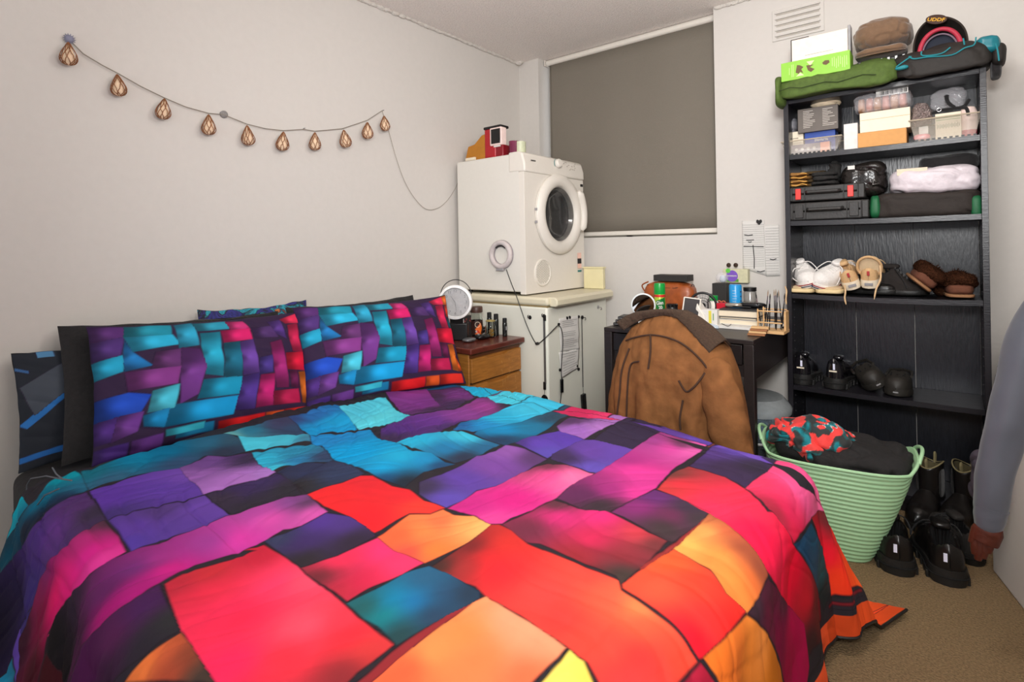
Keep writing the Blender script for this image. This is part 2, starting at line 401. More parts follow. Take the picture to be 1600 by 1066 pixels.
def rect_pt(t):
    c_, s_ = math.cos(t), math.sin(t); k = 1e9
    if c_ > 1e-9: k = min(k, (ys1-hy_c)/c_)
    if c_ < -1e-9: k = min(k, (ys0-hy_c)/c_)
    if s_ > 1e-9: k = min(k, (zs1-hz_c)/s_)
    if s_ < -1e-9: k = min(k, (zs0-hz_c)/s_)
    return hy_c+k*c_, hz_c+k*s_
cor = [math.atan2(z-hz_c, y-hy_c) % (2*PI) for y in (ys0, ys1) for z in (zs0, zs1)]
ang_ = sorted(set(ang_+cor)); NA = len(ang_); vs = []
for (f_, xx) in (('in', X1-0.03), ('in', X1+0.006), ('out', X1+0.006), ('out', X1-0.03)):
    for t in ang_:
        y, z = (hy_c+0.165*math.cos(t), hz_c+0.165*math.sin(t)) if f_ == 'in' else rect_pt(t)
        vs.append((xx, y, z))
m.add(vs, [(j*NA+i, j*NA+(i+1) % NA, (j+1)*NA+(i+1) % NA, (j+1)*NA+i) for j in range(3) for i in range(NA)])
obj('front_panel', m, M_WHITE2, dr, bevel=0.006)
m = MB()
pf = [(X1-0.10, DH-0.108), (X1+0.014, DH-0.108), (X1+0.012, DH-0.06), (X1-0.005, DH-0.004), (X1-0.03, DH+0.006), (X1-0.10, DH+0.006)]
m.prism(pf, -DW/2-0.002, DW/2+0.002, SW); obj('control_panel', m, M_WHITE2, dr, bevel=0.010)
pc = A(871, 256, 'x', 0.29+X1+0.008); pc = rel(pc, dr)
dl = obj('dial', MB().lathe([(0.026, 0), (0.026, 0.016), (0.022, 0.022), (0.0, 0.022)], 32, T(pc.x, pc.y, pc.z, 0, PI/2-0.22, 0), caps=False), M_WHITE2, dr, bevel=0.001)
mb = MB().tube([(pc.x+0.001, pc.y+0.033*math.cos(t), pc.z+0.033*math.sin(t)) for t in [PI*0.75+0.1*k for k in range(22)]], 0.0016, 6)
obj('dial_ring', mb, mat('teal_print', (60, 130, 130), 0.5), dr)
mb = MB(); random.seed(5)
for k in range(9):
    mb.box((X1+0.0135, pc.y+0.06+0.012*k*(1+0.1*random.random()), pc.z+random.uniform(-0.03, 0.02)), (0.001, 0.012, 0.0025))
for k in range(4): mb.box((X1+0.0135, pc.y+0.175+0.008*(k % 2), pc.z-0.02+0.012*k), (0.001, 0.008, 0.004))
obj('panel_marks', mb, mat('dim_print', (170, 160, 150), 0.6), dr)
mb = MB(); c = rel(A(833, 251, 'x', 0.29+X1+0.012), dr)
for k in range(6): mb.box((X1+0.0142, c.y-0.02+0.0075*k, c.z), (0.001, 0.0045 if k % 2 else 0.006, 0.006))
obj('maker_mark', mb, M_INK, dr)
# round door
dc = rel(A(873, 335, 'x', 0.29+X1+0.01), dr); RD = 0.232
M = T(X1+0.008, dc.y, dc.z, 0, PI/2, 0)
obj('door_ring', MB().lathe([(RD, 0.0), (RD+0.002, 0.014), (RD-0.012, 0.030), (RD-0.04, 0.036), (0.172, 0.030), (0.160, 0.018), (0.155, -0.02), (0.155, -0.03)], 72, M, caps=False), M_WHITE2, dr)
obj('glass', MB().lathe([(0.157, 0.006), (0.150, 0.006), (0.13, -0.02), (0.10, -0.045), (0.0001, -0.055)], 64, M, caps=False), mat('smoked_glass', (150, 150, 150), 0.03, trans=0.9, ior=1.45), dr)
obj('drum', MB().lathe([(0.2, -0.03), (0.2, -0.05), (0.19, -0.30), (0.16, -0.32), (0.0001, -0.325)], 64, M, caps=False), mat('steel_drum', (150, 145, 135), 0.28, metal=0.85, bump=0.2, scale=60), dr)
obj('drum_mouth', MB().lathe([(0.160, 0.0), (0.160, -0.03), (0.200, -0.03), (0.200, -0.05), (0.165, -0.06)], 64, M, caps=False), mat('grey_seal', (110, 108, 106), 0.6), dr)
# the grip on the door's right edge
g = MB(); pts = [(X1+0.04, dc.y+RD*math.cos(t)*1.0-0.006, dc.z+RD*math.sin(t)) for t in [-0.42+0.1*k for k in range(12)]]
g.tube(pts, [0.010]+[0.026]*10+[0.010], 10); obj('door_grip', g, M_WHITE2, dr)
for z in (0.02, -0.05): obj('hinge', MB().box((X1+0.018, dc.y-RD-0.003, dc.z+z), (0.012, 0.008, 0.014)), M_GREY, dr)
vc = rel(A(848, 426, 'x', 0.29+X1+0.008), dr); M = T(X1+0.006, vc.y, vc.z, 0, PI/2, 0)
vn = obj('exhaust_vent', MB().lathe([(0.077, 0.0), (0.077, 0.007), (0.070, 0.009), (0.068, 0.004), (0.0001, 0.004)], 48, M, caps=False), M_WHITE2, dr)
mb = MB()
for k in range(-5, 6):
    for j in range(-4, 5):
        y, z = k*0.0115, j*0.0135+(k % 2)*0.006
        if math.hypot(y, z) < 0.062: mb.box((X1+0.011, vc.y+y, vc.z+z), (0.002, 0.005, 0.010), None)
obj('vent_slot', mb, mat('vent_slot_grey', (188, 182, 170), 0.7), vn)
# rating sticker
mb = MB(); c = rel(A(906, 409, 'x', 0.29+X1+0.012), dr)
for (z0, z1, mm, nm) in ((0.02, 0.055, mat('label_pink', (240, 196, 180), 0.6), 'label_top'), (-0.012, 0.02, M_INK, 'label_middle'), (-0.04, -0.012, mat('label_pink', (240, 196, 180)), 'label_lower'), (-0.062, -0.052, mat('label_teal', (40, 120, 120), 0.6), 'label_stripe')):
    obj(nm, MB().box((X1+0.0095, c.y, c.z+(z0+z1)/2), (0.0014, 0.042, z1-z0)), mm, dr)
obj('label_top_right', MB().box((X1+0.0065, DW/2-0.02, DH-0.14), (0.0014, 0.03, 0.016)), M_INK, dr)
for (x, y) in ((0.2, 0.26), (0.2, -0.26), (-0.2, 0.26), (-0.2, -0.26)):
    obj('foot', MB().cyl((x, y, -0.003), (x, y, 0.012), 0.018), M_BLACK, dr)

# ring light stuck on the dryer's side, its cable running over the freezer hooks
rc = A(783, 398, 'y', 2.31)
rl = thing('ring_light', 'small ring light stuck on the side of the dryer', 'ring light', (rc.x, 2.3175, rc.z))
obj('ring', MB().torus((0, -0.012, 0), 0.067, 0.0145, sx=1, sz=1, n=48), mat('frosted_ring', (196, 186, 184), 0.45), rl)
obj('back_plate', MB().lathe([(0.052, 0), (0.082, 0), (0.082, 0.007), (0.052, 0.007), (0.052, 0)], 48, T(0, 0, 0, PI/2, 0, 0), caps=False), mat('mauve_grey_plastic', (150, 142, 146), 0.5), rl)
mb = MB()
for k in range(7):
    t = PI*0.28+k*0.22; mb.box((0.0505*math.cos(t), -0.012, 0.0505*math.sin(t)), (0.009, 0.01, 0.009))
obj('inner_clips', mb, M_INK, rl)
obj('base_clip', MB().box((-0.004, -0.012, -0.083), (0.05, 0.02, 0.014)), M_GREY, rl, bevel=0.003)
pts = [(791, 421, 'y', 2.305), (799, 443, 'y', 2.300), (807, 463, 'y', 2.275), (821, 503, 'y', 2.285), (832, 528, 'y', 2.285), (840, 537, 'y', 2.28), (852, 528, 'y', 2.275)]
P = [A(a_, b_, k_, v_) for a_, b_, k_, v_ in pts]+[A(a_, b_, 'x', FX1+0.022) for a_, b_ in ((866, 514), (872, 509), (877, 514), (879.5, 532), (878, 560), (877, 580), (878, 600), (876, 625), (873, 655), (872, 690))]
obj('cable', MB().tube([rel(p, rl) for p in spline(P)], 0.0024, 6), M_BLACK, rl)
sw = rel(A(878, 603, 'x', FX1+0.022), rl)
obj('inline_switch', MB().box(sw, (0.012, 0.020, 0.072)), M_BLKG, rl, bevel=0.004)
obj('cable_knot', MB().soft(rel(A(839, 537, 'y', 2.28), rl), (0.028, 0.012, 0.014), 0.9, 0.004, 80, 2, n=8), M_BLACK, rl)

# ------------------------------------------------------------------ things on the dryer (top at z = 1.637)
ZT = 1.6385
bag = thing('paper_bag', 'open brown paper bag lying at the back of the dryer top', 'paper bag', (0.17, 2.42, ZT))
a = [rel(A(p, q, 'y', 2.40), bag) for p, q in ((728, 246), (733, 230), (743, 226), (754, 212), (764, 208), (763, 240))]
m = MB().prism([(p.x, p.z if i not in (0, 5) else 0.0) for i, p in enumerate(a)], -0.03, 0.10, Matrix(((1, 0, 0, 0), (0, 0, 1, 0), (0, 1, 0, 0), (0, 0, 0, 1))))
obj('sleeve', m, mat('brown_paper', (178, 116, 34), 0.75, var=0.08, scale=20), bag, bevel=0.004)
obj('torn_edge', MB().box((a[3].x-0.005, 0.0, a[3].z+0.008), (0.03, 0.06, 0.004), None), M_CREAMC, bag, rot=(0, 0.35, 0))
obj('inner_card', MB().box((a[1].x+0.035, -0.045, 0.008), (0.075, 0.012, 0.016)), M_CREAMC, bag)
rd = thing('red_player', 'red handheld game toy with a square black screen on the dryer', 'toy', (0.27, 2.42, ZT))
c0, c1 = rel(A(764, 238, 'y', 2.40), rd), rel(A(797, 200, 'y', 2.40), rd)
w_ = c1.x-c0.x
MR = mat('red_gloss', (168, 26, 38), 0.25, var=0.05)
obj('case', MB().box((-0.02, 0, 0.085), (0.085, 0.07, 0.17)), MR, rd, bevel=0.008)
obj('top_cap', MB().box((0.0, 0, 0.176), (0.135, 0.075, 0.016)), M_BLACK, rd, bevel=0.005)
obj('screen_frame', MB().box((0.03, -0.018, 0.118), (0.088, 0.05, 0.104)), mat('pink_white_plastic', (240, 215, 208), 0.4), rd, bevel=0.006)
obj('screen', MB().box((0.034, -0.046, 0.118), (0.068, 0.004, 0.084)), M_BLKG, rd, bevel=0.002)
obj('lower_case', MB().box((0.03, 0, 0.035), (0.09, 0.06, 0.07)), mat('dark_red', (130, 16, 30), 0.3), rd, bevel=0.006)
obj('label_strip', MB().box((0.035, -0.034, 0.062), (0.05, 0.004, 0.010)), M_PAPER, rd)
obj('side_knob', MB().cyl((-0.06, -0.01, 0.150), (-0.066, -0.01, 0.150), 0.010), MR, rd)
obj('strap', MB().box((-0.075, 0.0, 0.035), (0.022, 0.02, 0.07)), mat('dark_slate', (58, 62, 66), 0.6), rd, bevel=0.003)
c = A(803, 236, 'y', 2.42)
cu = thing('purple_glass', 'plum coloured glass jar beside the red toy on the dryer', 'glass jar', (c.x-0.004, 2.43, ZT))
obj('glass', MB().lathe([(0.026, 0), (0.030, 0.004), (0.032, 0.082), (0.029, 0.082), (0.027, 0.008), (0.0001, 0.008)], 28, caps=False), mat('plum_glass', (150, 60, 95), 0.12, trans=0.5, ior=1.4), cu)
obj('wax', MB().cyl((0, 0, 0.009), (0, 0, 0.06), 0.0265), mat('plum_wax', (110, 30, 60), 0.6), cu)
c = A(813, 236, 'y', 2.46)
cn = thing('sage_candle', 'pale sage green candle glass at the dryer front corner', 'candle', (c.x+0.006, 2.45, ZT))
obj('glass', MB().lathe([(0.030, 0), (0.033, 0.003), (0.034, 0.078), (0.031, 0.078), (0.030, 0.07), (0.0001, 0.068)], 28, caps=False), mat('sage_wax', (198, 202, 172), 0.35), cn)
obj('wick', MB().cyl((0, 0, 0.068), (0, 0, 0.078), 0.001), M_INK, cn)

# ------------------------------------------------------------------ dresser
ds = thing('chest_of_drawers', 'orange pine chest of drawers with dark red top beside the bed', 'dresser', (0.27, 2.075, 0))
obj('carcass', MB().box((0, 0, 0.305), (0.52, 0.39, 0.60)), M_PINE, ds, bevel=0.004)
obj('top', MB().box((0.01, 0, 0.621), (0.56, 0.42, 0.028)), M_CHERRY, ds, bevel=0.006)
obj('top_rail', MB().box((0.262, 0, 0.596), (0.012, 0.38, 0.018)), mat('dark_pine', (96, 52, 24), 0.5), ds)
for k, (z0, z1) in enumerate(((0.467, 0.582), (0.322, 0.455), (0.178, 0.310), (0.035, 0.166))):
    f = MB(); pts = []
    N_ = 24
    top = []
    for i in range(N_+1):
        y = -0.19+0.38*i/N_
        dip = 0.012*(1/(1+math.exp(-(0.075-abs(y))*150)))
        top.append((y, z1-dip))
    f.prism([(-0.19, z0), (0.19, z0)]+list(reversed(top)), 0.262, 0.276, Matrix(((0, 0, 1, 0), (1, 0, 0, 0), (0, 1, 0, 0), (0, 0, 0, 1))))
    dwr = obj('drawer', f, M_PINE, ds, bevel=0.002)
    obj('shadow_gap', MB().box((0.263, 0, z0-0.004), (0.004, 0.38, 0.006)), mat('gap_brown', (50, 26, 12), 0.8), dwr)
mb = MB(); random.seed(11)
for k in range(26):
    y, z = random.uniform(0.02, 0.175), random.uniform(0.33, 0.57); l = random.uniform(0.004, 0.02); s_ = random.uniform(-0.5, 0.5)
    mb.add([(0.2768, y, z), (0.2768, y+0.0012, z), (0.2768, y+0.0012+l*s_, z+l), (0.2768, y+l*s_, z+l)], [(0, 1, 2, 3)])
obj('scratches', mb, mat('scratch_pale', (214, 170, 104), 0.7), ds)['kind'] = 'stuff'
# ------------------------------------------------------------------ on the dresser (top at z = 0.635)
ZD = 0.636
cx_ = A(712, 472, 'y', 2.0)
ck = thing('table_clock', 'round white clock with a wire handle behind the right pillow', 'clock', (cx_.x, 2.0, ZD))
ang = math.atan2(2.32-cx_.x, 2.0)        # the dial faces the room
cz = cx_.z-ZD
R_ = 0.088
Mc = T(0, 0, cz, PI/2, 0, 0); ck.rotation_euler = (0, 0, ang*0.75)
obj('rim', MB().lathe([(R_-0.016, 0.012), (R_-0.012, 0.024), (R_, 0.020), (R_+0.002, 0), (R_-0.004, -0.02), (0.0001, -0.022)], 56, Mc, caps=False), mat('white_rim', (244, 242, 240), 0.3), ck)
obj('dial', MB().lathe([(R_-0.013, 0.010), (0.0001, 0.010)], 56, Mc, caps=False), mat('clock_dial', (224, 222, 222), 0.5), ck)
obj('cover_glass', MB().lathe([(R_-0.014, 0.017), (R_-0.04, 0.021), (0.0001, 0.023)], 56, Mc, caps=False), mat('clock_glass', (250, 250, 250), 0.06, trans=0.96, ior=1.3), ck)
for n_ in range(1, 13):
    t = PI/2-n_*PI/6
    text('numeral', str(n_), 0.020, mat('numeral_grey', (150, 148, 150), 0.6), ck, (0.058*math.cos(t), -0.0112, cz+0.058*math.sin(t)), FY)
mb = MB()
for k in range(60):
    t = 2*PI*k/60; r0, r1 = 0.069, 0.073
    mb.box((0.071*math.cos(t), -0.0108, cz+0.071*math.sin(t)), (0.0015, 0.001, 0.0015))
obj('minute_marks', mb, M_GREY, ck)
obj('hour_hand', MB().tube([(0, -0.0135, cz), (-0.022, -0.0135, cz+0.032)], [0.0018, 0.0008], 6), M_GREY, ck)
obj('minute_hand', MB().tube([(0, -0.0145, cz), (0.006, -0.0145, cz-0.05)], [0.0014, 0.0006], 6), M_GREY, ck)
pts = [(0.080*math.cos(t)*1.02, 0.012, cz+0.03+0.085*math.sin(t)) for t in [0.1+k*(PI-0.2)/20 for k in range(21)]]
obj('wire_handle', MB().tube(pts, 0.0022, 8), M_BLACK, ck)
obj('stand', MB().box((0, 0.02, 0.045), (0.12, 0.05, 0.09)), M_BLACK, ck, bevel=0.006)
# black box with red print in front of the clock's foot
c = A(744, 512, 'x', 0.36)
bx = thing('black_pack', 'black carton with small red print below the round clock', 'box', (0.315, 2.05, ZD), 0.15)
obj('carton', MB().box((0, 0, 0.062), (0.085, 0.075, 0.124)), mat('dark_card', (28, 24, 25), 0.45), bx, bevel=0.002)
mb = MB(); random.seed(2)
for k in range(16): mb.box((0.0432, random.uniform(-0.03, 0.03), random.uniform(0.05, 0.11)), (0.001, random.uniform(0.003, 0.012), 0.003))
obj('print', mb, mat('faded_red_print', (160, 60, 60), 0.6), bx)
obj('white_strip', MB().box((0.0432, -0.034, 0.062), (0.001, 0.003, 0.10)), M_PAPER, bx)
# coffee jar
p0 = A(762, 525, 'z', ZD)
cj = thing('coffee_jar', 'tall glass coffee jar with brown lid and dark orange label', 'jar', (0.315, 2.172, ZD))
obj('glass', MB().lathe([(0.030, 0), (0.034, 0.006), (0.034, 0.09), (0.029, 0.105), (0.029, 0.125), (0.027, 0.125), (0.027, 0.104), (0.032, 0.09), (0.032, 0.008), (0.0001, 0.006)], 32, caps=False), M_GLASS, cj)
obj('lid', MB().lathe([(0.034, 0.128), (0.035, 0.132), (0.035, 0.156), (0.032, 0.160), (0.0001, 0.160)], 32), mat('brown_lid', (74, 48, 40), 0.4), cj, bevel=0.001)
obj('label', MB().lathe([(0.0346, 0.012), (0.0346, 0.085)], 32, caps=False), mat('dark_brown_label', (50, 26, 20), 0.5), cj)
obj('label_flame', MB().grid(lambda u, v: (0.0351*math.cos(-1.1+u*0.9+0.3*math.sin(v*3)), 0.0351*math.sin(-1.1+u*0.9+0.3*math.sin(v*3)), 0.014+v*0.05*(0.5+u*0.7)), 10, 10), mat('orange_label', (226, 110, 40), 0.5), cj)
obj('label_band', MB().grid(lambda u, v: (0.0353*math.cos(-0.9+u*0.6), 0.0353*math.sin(-0.9+u*0.6), 0.016+v*0.012+0.008*math.sin(u*4)), 10, 4), mat('label_red', (190, 40, 34), 0.5), cj)
text('lettering', 'e', 0.022, M_PAPER, cj, (0.024, -0.0275, 0.03), (PI/2, 0, 0.75))
obj('label_ring', MB().torus((0, 0, 0), 0.014, 0.0011, T(0.0285, -0.0215, 0.065, 0, 0, 0.9)), M_CREAMC, cj)
gj = thing('gold_jar', 'short square glass jar with gold pieces inside on the dresser', 'jar', (0.405, 2.185, ZD))
obj('glass', MB().lathe([(0.026, 0), (0.029, 0.004), (0.029, 0.055), (0.022, 0.068), (0.024, 0.085), (0.022, 0.085), (0.020, 0.068), (0.027, 0.054), (0.027, 0.006), (0.0001, 0.005)], 28, caps=False), M_GLASS, gj)
mb = MB(); random.seed(4)
for k in range(40):
    t, r, z = random.uniform(0, 6.28), random.uniform(0, 0.021), 0.010+0.03*random.random()
    mb.box((0, 0, 0), (0.010, 0.006, 0.003), T(r*math.cos(t), r*math.sin(t), z, random.random()*3, random.random()*3, random.random()*3))
obj('gold_pieces', mb, mat('gold_bits', (196, 150, 60), 0.35, metal=0.5), gj)['kind'] = 'stuff'
obj('rim', MB().torus((0, 0, 0), 0.0235, 0.003, T(0, 0, 0.086, PI/2, 0, 0)), mat('brass_rim', (180, 160, 100), 0.4, metal=0.5), gj)
for (x, y, h, r, lab, cap) in ((0.345, 2.245, 0.122, 0.0135, 'tall black cosmetic tube with a square cap next to the coffee jar', 0.03), (0.40, 2.238, 0.118, 0.014, 'black pump bottle with rounded shoulder on the dresser', 0.0), (0.455, 2.245, 0.098, 0.013, 'shortest black tube at the dresser front right edge', 0.02)):
    t = thing('black_bottle', lab, 'bottle', (x, y, ZD), group='black bottles on the dresser')
    obj('bottle', MB().lathe([(r*0.95, 0), (r, 0.003), (r, h*0.72), (r*0.8, h*0.78)], 24), mat('dark_glass', (24, 25, 24), 0.12), t)
    obj('cap', MB().lathe([(r*0.9, h*0.76), (r*0.92, h*0.98), (r*0.7, h)], 24), M_BLACK, t)
    if cap: obj('label', MB().box((r+0.0004, -0.004, h*0.45), (0.001, 0.006, cap)), M_GREY, t)
ms = thing('silver_pebble', 'silver grey rounded gadget lying at the dresser edge', 'gadget', tuple(A(733, 534, 'z', ZD)))
obj('shell', MB().soft((0, 0, 0.010), (0.055, 0.075, 0.02), 0.75, n=16), mat('silver_grey', (120, 120, 122), 0.3, metal=0.5), ms)
obj('rim_band', MB().tube([(0.0265*math.cos(t), 0.0365*math.sin(t), 0.009) for t in [2*PI*k/32 for k in range(32)]], 0.0018, 6, closed=True), M_BLACK, ms)
q = A(754, 530, 'z', ZD)
ms = thing('black_mouse', 'black computer mouse lying behind the silver gadget', 'computer mouse', tuple(q))
obj('shell', MB().soft((0, 0, 0.014), (0.06, 0.10, 0.03), 0.8, n=18), M_BLKG, ms)
obj('scroll_wheel', MB().cyl((-0.003, -0.03, 0.028), (0.003, -0.03, 0.028), 0.005), M_GREY, ms)
q = A(748, 520, 'z', ZD)
tr = thing('black_case', 'flat black zip case between the mouse and the coffee jar', 'case', (q.x-0.02, q.y, ZD))
obj('case', MB().soft((0, 0, 0.016), (0.09, 0.11, 0.034), 0.5, n=16), M_BLACK, tr)
obj('zip', MB().tube([(0.0455*math.copysign(abs(math.cos(t))**0.5, math.cos(t)), 0.0555*math.copysign(abs(math.sin(t))**0.5, math.sin(t)), 0.017) for t in [2*PI*k/40 for k in range(40)]], 0.0015, 6, closed=True), M_GREY, tr)

# ------------------------------------------------------------------ string of wicker drop lanterns on the left wall
LX = 0.035
st = thing('string_lights', 'cord of ten brown wicker drop lanterns swagged across the left wall', 'string lights', (0, 1.2, 1.7))
cordp = [(109, 63), (130, 84), (160, 102), (183, 114), (220, 135), (257, 153), (290, 167), (326, 177), (349, 179), (386, 194), (415, 201), (443, 204), (474, 202), (492, 205), (535, 201), (574, 188), (597, 173)]
P = [A(a_, b_, 'x', 0.012 if 0 < i < 16 else 0.008) for i, (a_, b_) in enumerate(cordp)]
obj('cord', MB().tube([rel(p, st) for p in P], 0.0018, 6), mat('grey_cord', (140, 132, 120), 0.6), st)
tail = [(597, 173), (601, 185), (606, 200), (612, 222), (620, 250), (632, 283), (648, 310), (666, 327), (685, 325), (700, 312), (712, 293), (722, 270), (735, 280)]
obj('lead', MB().tube([rel(p, st) for p in spline([A(a_, b_, 'x', 0.008) for a_, b_ in tail], 4)], 0.0015, 6), mat('pale_lead', (158, 150, 138), 0.6), st)
def drop(seed, tilt):
    prof = [(0.0, 0.0), (0.006, -0.006), (0.011, -0.017), (0.019, -0.032), (0.027, -0.05), (0.031, -0.066), (0.029, -0.08), (0.020, -0.091), (0.006, -0.096)]
    def rad(t):
        k = min(int(t*(len(prof)-1)), len(prof)-2); f = t*(len(prof)-1)-k
        return prof[k][0]*(1-f)+prof[k+1][0]*f, prof[k][1]*(1-f)+prof[k+1][1]*f
    cage = MB(); rng = random.Random(seed)
    for k in range(8):
        for sgn in (1, -1):
            ph = 2*PI*k/8+rng.uniform(-0.2, 0.2); pts = []
            for i in range(15):
                t = i/14; r, z = rad(t); a_ = ph+sgn*t*1.7+rng.uniform(-0.06, 0.06)
                pts.append((r*math.cos(a_)*1.02, r*math.sin(a_)*1.02, z))
            cage.tube(pts, 0.0016, 5)
    glow = MB().lathe([(max(r*0.78, 0.0005), z*0.98-0.003) for r, z in prof], 16)
    return cage, glow
MC = mat('brown_wicker', (134, 84, 48), 0.55, var=0.2); MGLOW = mat('peach_glow', (238, 208, 176), 0.8)  # peach body added in each cage, the bulb's warm glow put into its colour
for i, (px, py) in enumerate([(107, 66), (183, 116), (257, 154), (326, 179), (386, 196), (443, 206), (492, 207), (537, 203), (574, 191), (600, 181)]):
    cage, glow = drop(i, 0); p = rel(A(px, py, 'x', LX), st); hs = A(px, py, 'x', LX)
    dpt = (hs-CAM).dot(FW); hpx = [36, 34, 33, 32, 31, 30, 28, 28, 27, 24][i]; sc = hpx*dpt/FPX/0.098
    tl = (0.1*math.sin(i*2.1), -0.12 if i in (7, 8, 9) else 0.03, 0)
    o = obj('wicker_shade', cage, MC, st, loc=p, rot=tl); o.scale = (sc, sc, sc)
    l_ = obj('glow_fill', glow, MGLOW, o)
q = A(107, 62, 'x', 0.0)
mb = MB(); random.seed(8)
for k in range(14):
    t = 2*PI*k/14; mb.tube([(q.x+0.008, q.y, q.z), (q.x+0.012, q.y+0.018*math.cos(t), q.z+0.018*math.sin(t))], [0.004, 0.001], 5)
mb.soft((q.x+0.010, q.y, q.z), (0.02, 0.026, 0.026), 0.9, n=8)
one('star_hook', mb, mat('blue_grey_tinsel', (128, 128, 148), 0.5), 'spiky blue grey star pinned at the left end of the lantern cord', 'wall hook')
q = A(349, 179, 'x', 0.0)
one('round_wall_clip', MB().lathe([(0.015, 0), (0.015, 0.008), (0.009, 0.013)], 24, T(q.x, q.y, q.z, 0, PI/2, 0)), mat('clip_grey', (140, 136, 134), 0.5, bump=0.5, scale=200), 'round grey clip holding the cord between the fourth and fifth lantern', 'wall hook')
q = A(597, 173, 'x', 0.0)
one('wall_nail', MB().cyl((0, q.y, q.z), (0.016, q.y, q.z), 0.002), M_GREY, 'small nail at the right end of the lantern cord', 'nail')
q = A(474, 201, 'x', 0.0)
one('wall_nail', MB().cyl((0, q.y, q.z), (0.016, q.y, q.z), 0.002), M_GREY, 'small nail between the sixth and seventh lantern', 'nail')

# ------------------------------------------------------------------ chart pinned on the window wall
def wp(px, py, off=0.003): return A(px, py, 'y', YW-off)
cs = [wp(1159, 344), wp(1195, 343), wp(1196, 425), wp(1161, 426)]
ch = sheet('wall_chart', [wp(1159, 345), wp(1194, 344), wp(1197, 431), wp(1161, 420)], M_PAPER, 'white grid chart with a black cross pinned on the wall', 'chart', wav=0.0, nrm=Vector((0, -1, 0)))
ch2 = sheet('wall_chart', [wp(1193, 352, 0.005), wp(1217, 351, 0.005), wp(1219, 431, 0.005), wp(1197, 432, 0.005)], M_PAPER, 'white ruled sheet pinned right of the grid chart', 'chart', wav=0.0, nrm=Vector((0, -1, 0)))
def strokes(parent, segs, w, m_, off=0.006):
    mb = MB()
    for s in segs:
        pts = [wp(x, y, off) for x, y in s]
        mb.tube(pts, w, 5)
    o = obj('drawn_lines', mb, m_, parent); o.location = -Vector(parent.location)
strokes(ch, [[(1162, 385), (1193, 385.5)], [(1176.5, 383), (1178.5, 405), (1178.3, 420)], [(1163, 367), (1169, 368), (1176, 367)], [(1166, 375.5), (1178, 375)], [(1169, 378), (1172, 379), (1174, 377.5)], [(1183, 424), (1188, 425), (1195, 423)]], 0.0022, M_INK)
strokes(ch2, [[(1203, 405), (1208, 406), (1213, 404.5)]], 0.0022, M_INK, 0.009)
strokes(ch, [[(1160+k*0.02, 352+k*3.4), (1194, 351+k*3.4)] for k in range(20)], 0.0004, M_PRINT)
strokes(ch2, [[(1196, 357+k*4.2), (1217, 356.4+k*4.2)] for k in range(17)], 0.0005, M_PRINT, 0.008)
q = wp(1186.5, 347)
hp = [(0.0, -0.016), (0.014, 0.0), (0.013, 0.010), (0.006, 0.013), (0, 0.007), (-0.006, 0.013), (-0.013, 0.010), (-0.014, 0.0)]
one('heart_magnet', MB().prism([(q.x+a_, q.z+b_) for a_, b_ in hp], YW-0.012, YW-0.006, Matrix(((1, 0, 0, 0), (0, 0, 1, 0), (0, 1, 0, 0), (0, 0, 0, 1)))), M_INK, 'black heart shaped pin above the wall chart', 'pin', bevel=0.001)

# ------------------------------------------------------------------ desk
DX0, DX1, DY0, DY1, DZ = 1.085, 1.735, 2.20, 2.97, 0.74
dk = thing('desk', 'black brown writing desk under the wall chart', 'desk', ((DX0+DX1)/2, (DY0+DY1)/2, 0))
hx, hy = (DX1-DX0)/2, (DY1-DY0)/2
obj('tabletop', MB().box((0, 0, DZ-0.009), (2*hx, 2*hy, 0.018)), M_DESK, dk, bevel=0.002)
obj('side_rail', MB().box((hx-0.018, 0.0, DZ-0.088), (0.030, 2*hy-0.08, 0.14)), M_DESK, dk, bevel=0.002)
obj('side_rail', MB().box((-hx+0.018, 0.0, DZ-0.088), (0.030, 2*hy-0.08, 0.14)), M_DESK, dk, bevel=0.002)
obj('back_rail', MB().box((0, hy-0.02, DZ-0.10), (2*hx-0.08, 0.02, 0.16)), M_DESK, dk)
obj('front_rail', MB().box((0, -hy+0.03, DZ-0.125), (2*hx-0.08, 0.018, 0.05)), M_DESK, dk)
dwr = obj('drawer', MB().box((0.0, -hy+0.015, DZ-0.062), (2*hx-0.09, 0.018, 0.078)), mat('drawer_front', (30, 24, 24), 0.35, var=0.1), dk, bevel=0.002)
for sx in (-1, 1):
    for sy in (-1, 1):
        obj('leg', MB().box((sx*(hx-0.019), sy*(hy-0.019), (DZ-0.018)/2), (0.038, 0.038, DZ-0.018)), M_DESK, dk, bevel=0.002)

